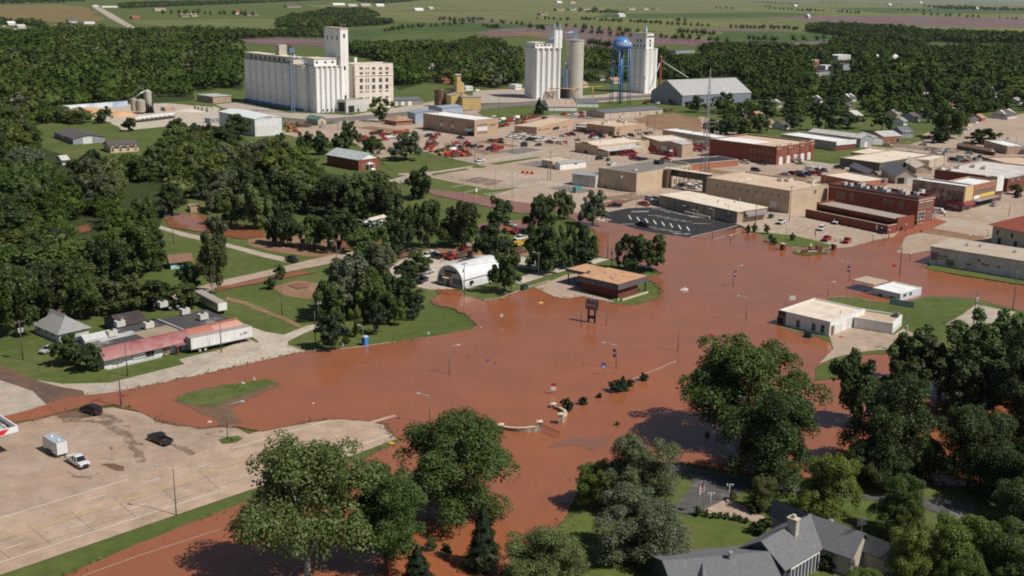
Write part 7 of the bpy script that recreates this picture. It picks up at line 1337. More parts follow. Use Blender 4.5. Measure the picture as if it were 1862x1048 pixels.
fence([(786,318.5),(850,334),(905,345.5),(942,337),(985,328),(1000,327)],'chain link fence between the lawn and the empty parking lot');fence([(728,994),(790,1014),(850,1034),(905,1055)],'low chain link fence in the floodwater by the dark spruce',1.3);fence([(760,282),(822,297),(880,300)],'chain link fence along the machine yard corner');fence([(1150,693),(1190,677),(1229,660)],'nearly sunken pale rail fence in the open flood',.5,2.5,m_oldwhite,2)
a,c=G(1457,462.5),G(1494,461);d=c-a;t=thing('entrance_sign','low dark brick entrance sign wall in the sunken planting bed','sign',a,math.atan2(d.y,d.x));L=d.length
MB().box(0,L,-.3,.3,0,1.5).build('wall',m_brick2,t);MB().box(L*.72,L,-.35,.35,1.5,2.7).build('end_block',m_brick2,t);MB().box(L*.36,L*.5,-.4,.4,1.5,2.6).build('pillar',m_brick,t);MB().lathe([(.5,2.6),(.6,2.75),(.3,3.0),(.1,3.6),(.02,3.7)],(L*.43,0,0),10).build('urn',m_trim,t);mb=MB()
for k in range(9):mb.box(L*.3+k*L*.05,L*.3+k*L*.05+L*.035,-.34,-.3,.75,1.15)
mb.build('lettering',m_framew,t);MB().box(-1,L+1,.7,1.2,0,.9).build('stone_kerb',m_trim,t)
for px,l in((1423,'left brick pillar at the lawn strip of the flooded lot'),(1516,'right brick pillar at the lawn strip of the flooded lot')):t=thing('brick_pillar',l,'pillar',G(px,455.5),AV);MB().box(-.7,.7,-.7,.7,0,2.2).build('shaft',m_brick2,t);MB().box(-.85,.85,-.85,.85,2.2,2.4).build('cap',m_trim,t)
def flagpole(px,py,ty,label,fw=1.8):
 P=G(px,py);h=height(px,py,ty);t=thing('flagpole',label,'flagpole',P,rad(200));MB().tube((0,0,0),(0,0,h),.06,.04,6).ball((0,0,h),.1,6,4).build('pole',m_steel,t);a=MB();b_=MB();c_=MB()
 for k in range(6):
  mb_=a if k%2==0 else b_
  for j in range(5):x0,x1=j*fw/9,(j+1)*fw/9;s0,s1=.14*math.sin(j*1.6),.14*math.sin((j+1)*1.6);z=h-.2-k*.26-x0*.7;z1=h-.2-k*.26-x1*.7;mb_.face([(x0,s0,z),(x1,s1,z1),(x1,s1,z1-.26),(x0,s0,z-.26)])
 c_.box(-.01,fw*.22,-.05,.06,h-1.0,h-.2);a.build('flag_red_stripe',flat('flag_red',(.45,.03,.05),.8),t);b_.build('flag_white_stripe',m_framew,t);c_.build('flag_canton',flat('flag_blue',(.03,.04,.18),.8),t)
flagpole(1278.5,934,874,'flagpole with drooping striped flag beside the house patio');flagpole(1481.5,451,420,'thin flagpole behind the sunken entrance sign',1.4)
for px,py,l in((1291,930,'white yard lamp with three globes at the patio corner by the flagpole'),(1325,914,'white yard lamp with three globes at the drive end of the patio')):
 P=G(px,py);t=thing('yard_lamp',l,'lamp',P);h=3.2;MB().box(-.35,.35,-.35,.35,0,.5).build('base',m_trim,t);MB().tube((0,0,.5),(0,0,h),.05,.04,6).tube((-.45,0,h-.2),(.45,0,h-.2),.03,.03,5).build('pole',m_framew,t)
 for x in(-.45,0,.45):MB().ball((x,0,h+.08),.14,8,5).build('globe',m_framew,t)
for px,py,sx,col,l,nm in((1244,529,2.4,(.7,.7,.68),'white overturned hull drifting in the open flood','floating_hull'),(1293,612,1.6,(.4,.03,.03),'red barrel lid floating above the big trees','drifting_drum'),(983,552.5,1.4,(.75,.5,.12),'tan plank floating in front of the bank drive','floating_plank'),(381.5,769.5,.9,(.6,.6,.58),'white scrap in the muddy shallows by the island','floating_scrap'),(441,699.5,1.2,(.25,.35,.5),'blue scrap on the bank of the sunken island','floating_scrap'),(570,735.5,.5,(.75,.75,.72),'small white marker float in the lower flood','marker_float'),(712,808.5,1.1,(.75,.45,.03),'yellow drum lying at the tip of the highway','yellow_drum'),(901,664,1.0,(.14,.05,.03),'dark branch floating off the lawn point','driftwood'),(853,651,.8,(.14,.05,.03),'dark short driftwood left of the floating branch','driftwood'),(875,597,.5,(.6,.08,.04),'small red float beside the lawn point','marker_float'),(1455,614,1.2,(.2,.15,.12),'junk heap item by the white shop dumpster','scrap_box'),(1528,616,1.6,(.4,.05,.05),'red mower parked in front of the white shop doors','mower'),(1180,491,.6,(.1,.12,.04),'round dark bush clump at the bank shore','shore_bush')):
 P=G(px,py);P.z=.2;mb=MB();mb.hexa([(-sx/2,-sx*.2,0),(sx/2,-sx*.16,0),(sx/2,sx*.16,0),(-sx/2,sx*.2,0)],[(-sx*.4,-sx*.12,sx*.22),(sx*.3,-sx*.1,sx*.16),(sx*.3,sx*.1,sx*.16),(-sx*.4,sx*.12,sx*.22)]);mb.lathe([(sx*.14,sx*.16),(sx*.1,sx*.3),(.01,sx*.34)],(0,0,0),8)
 tag(mb.build(nm,M('scrap_%s'%nm,col,.7,.12,3),None,P,random.uniform(0,6)),l,'debris')
# people
def person(px,py,rz,label,vest,trousers,lean=0.0):
 P=G(px,py);P.z=.07
 V=[(0,0,.95),(0,0,1.2),(.02,0,1.42),(.02,0,1.52),(.04,0,1.66),(.03,0,1.76)];E=[(0,1),(1,2),(2,3),(3,4),(4,5)];Rr=[.15,.14,.15,.06,.095,.06]
 def add(ps,rs_,at_):
  j=at_
  for p,r in zip(ps,rs_):V.append(p);Rr.append(r);E.append((j,len(V)-1));j=len(V)-1
  return j
 for sy in(-1,1):
  add([(.0,sy*.1,.88),(.03,sy*.12,.5),(0,sy*.13,.09),(.16,sy*.15,.04)],[.1,.07,.05,.045],0)
  j=add([(.02,sy*.2,1.4),(.02+.05,sy*.27,1.12),(.16,sy*.25,.9),(.2,sy*.24,.83)],[.06,.045,.035,.03],2)
  for k in range(4):add([(.25+.01*k,sy*(.21+.018*k),.77),(.27,sy*(.21+.018*k),.72+.004*k)],[.009,.008],j)
  add([(.23,sy*.19,.80)],[.01],j)
 me=bpy.data.meshes.new('person');me.from_pydata(V,E,[]);o=bpy.data.objects.new('person',me);C.objects.link(o)
 md=o.modifiers.new('skin','SKIN');o.modifiers.new('sub','SUBSURF').levels=1
 for k,r in enumerate(Rr):me.skin_vertices[0].data[k].radius=(r,r)
 me.skin_vertices[0].data[0].use_root=True;bpy.context.view_layer.update()
 m2=bpy.data.meshes.new_from_object(o.evaluated_get(bpy.context.evaluated_depsgraph_get()));bpy.data.objects.remove(o)
 for m in(flat('skin',(.45,.27,.19),.6),flat('cloth_%s'%trousers,{'dark':(.03,.035,.05),'navy':(.03,.04,.09)}[trousers],.9),flat('boots',(.03,.02,.015),.8)):m2.materials.append(m)
 for p in m2.polygons:z=p.center.z;y=abs(p.center.y);p.material_index=2 if z<.12 else 1 if z<.98 and y<.2 else 0
 t=link('person',m2,None,P,rz);tag(t,label,'person')
 MB().lathe([(.17,.93),(.185,1.1),(.2,1.3),(.2,1.44),(.12,1.5),(.07,1.52)],(.01,0,0),12).build('vest',flat('vest_%s'%vest,{'hivis':(.55,.75,.03),'grey':(.1,.1,.11)}[vest],.8),t).scale=(.85,1.15,1)
 MB().lathe([(.1,1.68),(.105,1.74),(.08,1.8),(.01,1.82)],(.03,0,0),10).build('hair',flat('dark_hair',(.03,.02,.015),.8),t)
 for sy in(-1,1):MB().ball((.125,sy*.035,1.68),.012,6,4).build('eye',m_blk2,t)
person(1519,441,2.4,'person in yellow vest and dark trousers near the red pickup tailgate','hivis','dark');person(1528,443,3.6,'person in yellow vest beside the red pickup at the water','hivis','navy');person(1717,396,1.0,'person in dark clothes crossing by the tall brick building','grey','dark')
# trees
def leaf_mat(name,attr=False):
 m,n,b=nodes(name)
 if attr:a=n.nodes.new('ShaderNodeAttribute');a.attribute_name='tint';base=a.outputs['Color']
 else:a=n.nodes.new('ShaderNodeObjectInfo');base=a.outputs['Color']
 g=n.nodes.new('ShaderNodeNewGeometry');r=ramp(n,g.outputs['Random Per Island'],[(0,(.80,.82,.78)),(.5,(1,1,.96)),(.85,(1.14,1.12,1.0)),(1,(1.32,1.28,1.15))])
 col=mixc(n,1,base,r.outputs[0],'MULTIPLY');n.links.new(col,b.inputs['Base Color']);b.inputs['Roughness'].default_value=.55;b.inputs['Specular IOR Level'].default_value=.35
 if attr:b.inputs['Roughness'].default_value=.85;b.inputs['Specular IOR Level'].default_value=.1
 if not attr:
  t=n.nodes.new('ShaderNodeBsdfTranslucent');n.links.new(mixc(n,1,col,(1.3,1.5,.6),'MULTIPLY'),t.inputs[0]);x=n.nodes.new('ShaderNodeMixShader');x.inputs[0].default_value=.22
  n.links.new(b.outputs[0],x.inputs[1]);n.links.new(t.outputs[0],x.inputs[2]);n.links.new(x.outputs[0],n.nodes['Material Output'].inputs['Surface'])
 return m
m_leaf=leaf_mat('foliage');m_leaff=leaf_mat('distant_foliage',True)
m_bark=M('bark',(.13,.10,.08),.95,.3,3);m_barkp=M('pale_bark',(.30,.27,.23),.9,.25,3)
def unit(v):return v/np.maximum(1e-9,np.linalg.norm(v,axis=-1,keepdims=True))
def cards(rng,pos,nrm,leaf,asp=.7):
 n=len(pos);t=unit(np.cross(nrm,rng.normal(size=(n,3))));bt=np.cross(nrm,t);s=(leaf*rng.uniform(.55,1.25,n))[:,None];a,b_=t*s*.5,bt*s*.5*asp
 k=rng.uniform(.5,1.0,(n,1));return np.stack([pos-a-b_*k,pos+a-b_,pos+a*k+b_,pos-a+b_*k],1)
def sphere_quads(c,r,nu=6,nv=4,rz=None):
 rz=r if rz is None else rz;Q=[]
 P=lambda i,j:(c[0]+r*math.sin(math.pi*j/nv)*math.cos(2*math.pi*i/nu),c[1]+r*math.sin(math.pi*j/nv)*math.sin(2*math.pi*i/nu),c[2]+rz*math.cos(math.pi*j/nv))
 for i in range(nu):
  for j in range(nv):Q.append([P(i,j),P(i,j+1),P(i+1,j+1),P(i+1,j)])
 return np.array(Q)
def qmesh(name,Q,mats,mi=None,tint=None):
 n=len(Q);me=bpy.data.meshes.new(name);me.vertices.add(4*n);me.vertices.foreach_set('co',Q.reshape(-1).astype(np.float32));me.loops.add(4*n);me.loops.foreach_set('vertex_index',np.arange(4*n,dtype=np.int32));me.polygons.add(n);me.polygons.foreach_set('loop_start',np.arange(0,4*n,4,dtype=np.int32));me.polygons.foreach_set('loop_total',np.full(n,4,np.int32))
 for m in mats:me.materials.append(m)
 if mi is not None:me.polygons.foreach_set('material_index',mi.astype(np.int32))
 if tint is not None:a=me.color_attributes.new('tint','FLOAT_COLOR','CORNER');a.data.foreach_set('color',np.repeat(np.c_[tint,np.ones(n)],4,0).reshape(-1).astype(np.float32))
 me.update(calc_edges=True);return me
def crown_parts(rng,kind,nl,leaf,npf):
 """unit tree: crown radius about 1, height about 2 (broad kinds)"""
 puffs=[];ph=rng.uniform(0,6,6)
 if kind in('broad','round','loose','weep','column'):
  sz,zc,low={'broad':(.9,1.12,-.8),'round':(.95,1.05,-.95),'loose':(.9,1.1,-.8),'weep':(.95,1.05,-.95),'column':(1.0,1.02,-1)}[kind]
  nb={'broad':14,'round':12,'loose':12,'weep':14,'column':9}[kind];bo=[]
  while len(bo)<nb:
   d=unit(rng.normal(size=3))
   if d[2]<low or(bo and min(np.dot(d,q[3])for q in bo)>2)or any(np.dot(d,q[3])>.72 for q in bo)and rng.uniform()<.8:continue
   rr=rng.uniform(.40,.60);br=rng.uniform(.28,.44)*(.9 if kind=='loose' else 1.05)
   bo.append((np.array([d[0]*rr,d[1]*rr,zc+d[2]*rr*sz]),br,rng.uniform(.6,.95),d))
  bo.append((np.array([0,0,zc]),.42,.9,np.array([0,0,0.])))
  for k in range(npf):
   c0_,br,fl,_d=bo[k%len(bo)];d=unit(rng.normal(size=3));d[2]=abs(d[2])*.9-.25 if rng.uniform()<.7 else d[2]
   puffs.append((c0_+d*br*rng.uniform(.45,.95)*np.array([1,1,fl]),rng.uniform(.10,.19)*(1.25 if npf<30 else 1.08 if npf<60 else 1)))
 w_=np.array([p[1]**2 for p in puffs]);idx=rng.choice(len(puffs),nl,p=w_/w_.sum());c=np.array([p[0]for p in puffs])[idx];r=np.array([p[1]for p in puffs])[idx]
 d=unit(rng.normal(size=(nl,3)));flip=(d[:,2]<-.1)&(rng.uniform(size=nl)<.75);d[flip,2]*=-1
 pos=c+d*(r*rng.uniform(.7,1.1,nl))[:,None]*np.array([1,1,.85])
 if kind=='weep':pos[:,2]-=.25*np.clip(np.linalg.norm(pos[:,:2],axis=1)-.4,0,1)*rng.uniform(0,1.6,nl)
 if kind!='x':
  cxy=np.append((np.percentile(pos[:,:2],1.5,axis=0)+np.percentile(pos[:,:2],98.5,axis=0))/2,0);pos=pos-cxy;puffs=[(p[0]-cxy,p[1])for p in puffs];q=np.percentile(np.linalg.norm(pos[:,:2],axis=1),98);za,zb=np.percentile(pos[:,2],1),np.percentile(pos[:,2],99.5);lo_={'broad':.36,'loose':.42,'round':.2,'weep':.16,'column':.15}[kind];f3=np.array([1/q,1/q,(1.98-lo_)/(zb-za)]);o3=np.array([0,0,lo_-za*f3[2]]);pos=pos*f3+o3;puffs=[(p[0]*f3+o3,p[1]*f3[0])for p in puffs]
 nr=unit(d*.9+rng.normal(size=(nl,3))*.45+np.array([0,0,.25]));return puffs,cards(rng,pos,nr,leaf)
def conifer(rng,nl,leaf,spread=.5):
 """unit conifer: height 2, base radius about .55, drooping tiers"""
 t=rng.uniform(0,1,nl)**.62;z=.12+1.86*(1-t);tier=.84+.16*np.sin(z*19+rng.uniform(0,6));a=rng.uniform(0,2*np.pi,nl);lob=1+.13*np.sin(5*a+z*7)+.1*np.sin(3*a-z*4)
 R_=spread*t**.85*tier*lob*rng.uniform(.55,1.05,nl);pos=np.c_[R_*np.cos(a),R_*np.sin(a),z-.10*R_*rng.uniform(0,1.5,nl)];d=np.c_[np.cos(a),np.sin(a),np.full(nl,.35)]
 return cards(rng,pos,unit(d+rng.normal(size=(nl,3))*.5),leaf,.5)
PROTO={}
def trunk_mesh(rng,puffs,thick,bark,limbs):
 mb=MB();top=(rng.uniform(-.05,.05),rng.uniform(-.05,.05),.95);mid=(rng.uniform(-.06,.06),rng.uniform(-.06,.06),.48);mb.tube((0,0,-.02),mid,thick*1.25,thick*.85,8);mb.tube(mid,top,thick*.85,thick*.5,8)
 order=rng.permutation(len(puffs))[:limbs]
 for k in order:
  c=puffs[k][0];s=mid if rng.uniform()<.5 else top;q=tuple(np.array(s)*.45+c*.55+rng.normal(size=3)*.05);mb.tube(s,q,thick*.45,thick*.26,6);mb.tube(q,tuple(c),thick*.26,thick*.07,5)
 return mb.data('trunk',[bark])
SPEC={'hero':(46000,.036,130),'mid':(6800,.096,60),'low':(700,.18,26)}
def proto(kind,lod,var):
 k=(kind,lod,var)
 if k in PROTO:return PROTO[k]
 rng=np.random.default_rng(abs(hash((kind=='round',kind=='loose',kind=='weep',kind=='column',kind=='conifer',lod=='hero',lod=='mid',var)))%99991)
 nl,leaf,npf=SPEC[lod]
 if kind=='conifer':
  Q=conifer(rng,int(nl*.7),leaf*.95);core=[sphere_quads((0,0,.55),.22,8,5,.45),sphere_quads((0,0,1.15),.1,8,5,.6)];puffs=[(np.array((0,0,1.5)),.1)]
  mb=MB().tube((0,0,-.02),(0,0,1.7),.045,.012,7);tr=mb.data('trunk',[m_bark])
 else:
  if kind=='loose':nl=int(nl*.72)
  puffs,Q=crown_parts(rng,kind,nl,leaf,npf);core=[]if(lod=='hero' or kind=='loose')else[sphere_quads(p[0],p[1]*.62,6,4)for p in puffs]
  tr=trunk_mesh(rng,puffs,.05 if lod!='hero' else.045,m_barkp if kind=='loose' else m_bark,12 if lod=='hero' else 7)
 if core:Q=np.concatenate([Q]+core)
 if lod=='low':
  tm=MB().tube((0,0,0),(0,0,.9),.05,.03,6);tq=[[tm.v[i]for i in f]for f in tm.f if len(f)==4];n0=len(Q);Q=np.concatenate([Q,np.array(tq)]);mi=np.r_[np.zeros(n0),np.ones(len(tq))];PROTO[k]=(qmesh('tree',Q,[m_leaf,m_bark],mi),None)
 else:PROTO[k]=(qmesh('crown',Q,[m_leaf]),tr)
 return PROTO[k]
TONE={'dark':(.038,.062,.013),'mid':(.058,.092,.019),'light':(.110,.138,.046),'yellow':(.102,.134,.022),'silver':(.098,.116,.060),'pine':(.022,.040,.016),'olive':(.074,.084,.024)}
TNAME={'dark':'dark green','mid':'green','light':'light green','yellow':'yellow green','silver':'grey green','pine':'blackish green','olive':'olive green'}
NT=[0]
def tree(P,wid,hgt,kind='broad',tone='mid',label=None,lod=None,group=None):
 s=scale_at(P);NT[0]+=1;rs=random.Random(NT[0]*7+1)
 lod=lod or('hero' if s>9.2 else 'mid' if s>2.9 else 'low');var=rs.randrange(4 if lod!='hero' else 5);H0=2.0
 cr,tr=proto(kind,lod,var);sc=(wid/2/(.55 if kind=='conifer' else 1.06),wid/2/(.55 if kind=='conifer' else 1.06),hgt/H0);rz=rs.uniform(0,6.28);c=TONE[tone];q=rs.uniform(.82,1.2);col=(c[0]*q*rs.uniform(.92,1.08),c[1]*q,c[2]*q*rs.uniform(.9,1.1),1)
 nm={'conifer':'spruce_tree','column':'column_tree'}.get(kind,'leafy_tree')if hgt>3 else 'shrub'
 if tr is None:o=link(nm,cr,None,P,rz);o.color=col
 else:o=link(nm,None,None,P,rz);link('trunk',tr,o);x=link('crown',cr,o);x.color=col
 o.scale=sc;tag(o,label or 'x','tree' if hgt>3 else 'shrub',group)
 if label is None:AUTO.append((o,'%s %s'%(TNAME[tone],{'conifer':'conifer','column':'narrow tree','weep':'weeping tree','loose':'open tree'}.get(kind,'tree')if hgt>3 else 'shrub')))
 return o
def tbox(x0,x1,yt,yb,kind='broad',tone='mid',label=None,bx=None,lod=None):
 """tree from its outline in the photo: crown columns, top row, row of the trunk foot"""
 bx=(x0+x1)/2 if bx is None else bx;P=G(bx,yb);h=height(bx,yb,yt);d=(Vector((P.x,P.y,h*.6))-Vector((0,0,CAMH))).length
 return tree(P,(x1-x0)/(F/d),h*(1 if kind=='conifer' else.94),kind,tone,label,lod)
T=tbox
T(384,668,795,1072,'loose','light','huge pale leaved cottonwood with visible limbs by the highway',560);T(612,790,838,1040,'broad','mid','rounded green tree between the pale cottonwood and the spruce');T(690,945,752,940,'round','mid','big dense tree standing in water behind the dark spruce',826)
T(836,920,914,1034,'conifer','pine','dark pointed spruce standing at the water edge');T(718,800,990,1070,'conifer','pine','dark conifer cut by the bottom edge beside the chain fence');T(862,906,1005,1044,'round','silver','pale shrub at the foot of the dark spruce');T(800,824,986,1012,'round','dark','small dark shrub left of the dark spruce');T(772,796,975,1003,'round','olive','small olive shrub under the rounded green tree')
T(908,1075,958,1085,'loose','light','loose pale tree at the bottom edge left of the lawn',990);T(1038,1122,826,922,'round','yellow','round yellow green maple at the lawn corner');T(1094,1242,786,935,'broad','silver','tall grey green tree behind the round maple',1165);T(1085,1275,890,1016,'weep','silver','wide silvery weeping tree on the house lawn',1165)
T(1246,1500,608,800,'broad','mid','very broad green tree standing in the flood',1350);T(1306,1500,695,868,'weep','dark','dark drooping tree in front of the very broad tree',1398);T(1442,1562,812,940,'round','yellow','yellow green round tree behind the grey house');T(1582,1674,862,975,'broad','mid','green tree right of the yellow green tree by the drive');T(1356,1414,862,928,'loose','olive','small airy tree beside the patio hedge')
for a in((1505,1605,632,772,'broad','dark'),(1528,1692,668,862,'weep','dark'),(1540,1650,785,885,'broad','dark'),(1650,1770,590,712,'broad','dark'),(1720,1870,562,690,'broad','mid'),(1690,1830,735,885,'round','dark'),(1800,1950,600,790,'broad','dark'),(1700,1810,650,770,'weep','dark'),(1600,1690,600,700,'broad','mid'),(1785,1930,800,930,'broad','dark'),(1790,1940,850,1010,'round','mid'),(1760,1850,800,900,'broad','dark'),(1830,1940,700,830,'broad','dark'),(1645,1720,790,870,'weep','dark'),(1606,1722,952,1085,'broad','yellow'),(1660,1800,930,1075,'broad','yellow'),(1760,1900,945,1090,'broad','mid'),(1528,1622,1036,1120,'round','yellow'),(1612,1680,900,985,'loose','yellow'),(1850,1960,900,1050,'broad','mid'),(1700,1790,1000,1110,'round','mid')):T(*a)
for a in((205,288,402,506,'broad','mid'),(150,236,424,524,'broad','dark'),(246,304,424,494,'round','dark'),(225,292,355,438,'broad','mid'),(236,300,398,472,'round','dark'),(560,642,316,392,'broad','dark'),(618,702,318,398,'broad','mid'),(660,738,330,404,'broad','dark'),(516,592,308,384,'broad','light'),(470,556,312,396,'broad','dark'),(60,132,470,582,'broad','dark'),(108,188,478,582,'broad','mid'),(-10,72,480,612,'broad','dark'),(140,205,500,575,'round','olive'),(320,372,470,530,'round','dark')):T(*a)
for a in((560,632,505,582,'broad','mid'),(590,690,458,572,'weep','silver'),(636,716,486,580,'broad','mid'),(688,760,492,576,'broad','dark'),(664,728,528,588,'round','dark'),(720,784,524,576,'loose','pine')):T(*a)
T(574,642,566,636,'loose','pine','flat topped dark conifer beside the stony drive',607);T(596,630,542,604,'column','yellow','yellow green columnar tree left of its twin');T(632,662,553,612,'column','yellow','yellow green columnar tree right of its twin');T(668,706,552,608,'loose','pine','thin flat pine on the lawn behind the blue toilet');T(712,740,545,592,'loose','yellow','pale trunked yellow green tree on the lawn');T(620,640,610,626,'round','olive','small round bush beside the flat topped conifer');T(497,521,479,508,'round','mid','young round tree beside the left road');T(479,505,502,526,'round','mid','leafy bush below the young round tree')
T(884,947,446,532,'broad','mid','dense tree covering the far end of the quonset hut',917)
for a in((1110,1172,424,494,'broad','dark',None,1145),(1150,1214,421,492,'broad','mid',None,1181),(878,934,353,424,'loose','dark'),(952,1012,350,424,'broad','dark'),(1002,1048,343,398,'broad','light'),(1048,1106,344,412,'broad','silver'),(858,934,404,478,'round','dark'),(950,1012,402,492,'broad','dark'),(1000,1052,405,490,'broad','mid'),(1038,1088,404,482,'broad','dark'),(975,1032,430,498,'weep','mid'),(1025,1086,432,486,'round','dark'),(732,792,300,362,'round','dark'),(698,764,368,458,'broad','dark'),(748,812,360,452,'broad','mid'),(798,872,360,450,'broad','dark'),(828,878,368,440,'round','mid'),(690,740,400,470,'broad','dark'),(628,722,408,500,'broad','mid'),(655,720,435,510,'loose','silver'),(480,524,392,444,'broad','dark'),(495,552,384,448,'broad','dark'),(540,600,388,452,'broad','mid'),(585,655,384,458,'broad','dark'),(735,790,455,500,'round','mid'),(716,760,470,520,'round','dark'),(366,420,385,500,'column','silver'),(360,412,430,535,'loose','olive'),(240,320,505,562,'round','dark'),(300,372,512,560,'round','mid'),(180,262,495,570,'broad','olive'),(280,346,330,392,'round','dark'),(390,450,340,412,'broad','mid'),(430,500,330,418,'broad','light')):T(*a)
T(96,154,605,664,'round','dark','dark bushy tree beside the silver car');T(138,192,622,674,'round','dark','dark bushy shrub at the end of the red mansard',None)
for a in((220,249,213,239,'round','dark'),(302,352,213,256,'round','mid'),(400,466,205,254,'round','dark'),(365,440,228,262,'round','dark'),(490,524,240,286,'round','dark'),(536,574,238,282,'broad','mid'),(566,604,236,282,'round','dark'),(596,642,236,280,'round','mid'),(618,658,218,264,'broad','mid'),(656,702,246,282,'broad','mid'),(705,770,237,292,'broad','silver'),(673,719,175,222,'round','mid'),(1242,1290,172,205,'broad','dark'),(1297,1332,166,203,'broad','dark'),(1272,1312,215,246,'round','dark'),(1300,1340,212,246,'round','dark'),(1328,1372,214,246,'round','mid'),(1362,1402,205,242,'broad','light'),(1472,1528,190,238,'broad','dark'),(1512,1572,200,234,'broad','dark'),(1580,1626,203,240,'broad','dark'),(1688,1758,192,252,'broad','mid'),(1686,1730,228,260,'round','dark'),(1756,1813,231,262,'round','dark'),(1834,1862,333,354,'round','mid'),(1366,1420,180,214,'broad','mid'),(1420,1475,178,212,'broad','dark'),(1430,1462,205,238,'broad','dark'),(1610,1640,190,215,'broad','dark')):T(*a)
T(966,994,178,208,'conifer','pine','lone broad spruce beside the rust roofed white shed')
for k,(x,yt,yb)in enumerate(((1359.5,407,425),(1372,405,424),(1393,406,426),(1441,423,438),(1402,424,442),(1407,431,446))):T(x-6.5,x+6.5,yt,yb,'round','mid',('first','second','third','fourth','fifth','sixth')[k]+' young tree from the clinic along the lawn strip')
for k,(x,y,r)in enumerate(((1031.5,747,13),(1060.4,737,9),(1090,725,6),(1118.5,714,13),(1132,711,14),(1146,704,8),(1171.5,694,9),(1123,775,5),(1286,794,5),(910,790,8))):
 lab=('dark evergreen beside the right curling gate wall','second evergreen from the gate poking out of water','smallest evergreen top between gate and shrub trio','leftmost evergreen of the shrub trio in water','tallest evergreen in the middle of the shrub trio','rightmost small evergreen of the shrub trio','lone evergreen right of the shrub trio','tiny treetop poking from water below the gate','tiny yellowish treetop left of the drooping tree','small evergreen at the end of the left gate wall')[k]
 P=G(x,y);w_=2*r/scale_at(P);tree(P,w_*1.1,w_*(.95 if k!=4 else 1.05),'conifer' if k==4 else 'round','pine' if k<7 else 'olive',lab,'mid')
for k,(px,py)in enumerate(((1284,940),(1297.5,942.5),(1309.5,942.5),(1321.5,943.5),(1335,945.5),(1344.5,948),(1356,951.5))):
 P=G(px,py);tree(P,1.25,1.15,'round','mid','%s clipped ball shrub from the flagpole along the patio'%('first','second','third','fourth','fifth','sixth','last')[k],'mid','clipped ball shrubs along the patio')
for x0,x1,yt,yb,tn,l in((1260,1278,920,938,'dark','reddish dark shrub beside the flagpole foot'),(1322,1342,892,912,'olive','flowering shrub at the drive end of the patio'),(1356,1392,905,932,'dark','dark hedge shrub along the patio edge'),(1376,1402,898,930,'yellow','bright shrub behind the dark patio hedge'),(1362,1396,945,972,'dark','dark shrub between patio and grey house'),(1384,1412,938,958,'yellow','yellowish low shrub against the grey house'),(1490,1520,1002,1036,'dark','dark shrub under the porch eave of the grey house'),(1673,1676,417,424,'dark','small ball shrub in front of the brick front'),(1634,1642,410,420,'dark','dark ball shrub left in the planter of the brick front'),(1642,1650,407,416,'dark','dark ball shrub middle in the planter of the brick front'),(1655,1667,399,411,'dark','dark ball shrub right in the planter of the brick front'),(1480,1490,446,458,'dark','dark spiky plant behind the sunken entrance sign')):T(x0,x1,yt,yb,'round',tn,l,None,'mid')
def inside(p,poly):
 x,y=p;c=False
 for(x0,y0),(x1,y1)in zip(poly,poly[1:]+poly[:1]):
  if(y0>y)!=(y1>y)and x<(x1-x0)*(y-y0)/(y1-y0)+x0:c=not c
 return c
CLEAR=[(85,225,262,276),(80,272,118,284),(236,330,292,350),(296,384,372,424),(336,364,368,388),(288,405,425,452),(60,556,470,690),(300,455,354,490),(205,490,330,530),(590,262,694,312),(392,192,520,252),(400,500,600,560),(425,420,650,470),(662,384,702,412),(0,600,60,700),(1545,720,1600,800),(1680,715,1710,745),(1840,770,1880,850),(1400,540,1700,640),(112,285,128,302),(1180,935,1600,1048),(140,405,172,424),(780,318,945,365),(785,345,1030,392),(1555,205,1615,262)]
ALLP=[]
def free(P,wid,h,sp):
 a=proj((P.x,P.y,0));b_=proj((P.x,P.y,h));w_=wid*scale_at(P)*.42;r=(a[0]-w_,b_[1]+2,a[0]+w_,a[1]-1)
 for c in CLEAR:
  if r[0]<c[2]and r[2]>c[0]and r[1]<c[3]and r[3]>c[1]:return False
 for q in ALLP:
  if(q-P).length<sp:return False
 return True
def scatter(poly,sp,n,hr,tones,kinds,seed,want=999):
 rs=random.Random(seed);xs=[p[0]for p in poly];ys=[p[1]for p in poly];out=0
 A,Bm=[G(x,y)for x,y in poly],None
 x0,x1,y0,y1=min(p.x for p in A),max(p.x for p in A),min(p.y for p in A),max(p.y for p in A);wp=[(p.x,p.y)for p in A]
 for _ in range(n):
  P=Vector((rs.uniform(x0,x1),rs.uniform(y0,y1),0))
  if not inside((P.x,P.y),wp):continue
  h=rs.uniform(*hr);w_=h*rs.uniform(.95,1.4)
  if not free(P,w_,h,sp*rs.uniform(.8,1.15)):continue
  ALLP.append(P);tree(P,w_,h,rs.choice(kinds),rs.choice(tones));out+=1
  if out>=want:break
 return out
for o in bpy.data.objects:
 if o.parent is None and o.get('category')=='tree':ALLP.append(Vector((o.location.x,o.location.y,0)))
WA=[(-80,262),(60,262),(100,275),(140,292),(215,300),(262,292),(300,280),(340,268),(400,266),(470,288),(530,300),(590,316),(640,322),(700,325),(722,350),(700,372),(690,420),(640,412),(560,392),(480,388),(430,392),(390,382),(360,362),(300,362),(290,400),(285,440),(300,470),(262,500),(200,520),(186,545),(150,562),(60,585),(-80,600)]
tn=['dark','dark','mid','mid','light','silver','olive','yellow'];kd=['broad','broad','round','round','weep','loose']
scatter(WA,8.2,7000,(10.5,16),tn,kd,21,112)
scatter([(-70,205),(60,205),(100,218),(215,224),(216,246),(190,250),(140,240),(96,240),(60,262),(-70,262)],9,900,(9,14),tn,kd,22,22)
scatter([(1640,690),(1720,676),(1862,656),(1990,640),(1990,860),(1860,830),(1800,800),(1720,790),(1640,780)],9,900,(10,14),['dark','dark','mid'],kd[:5],23,14)
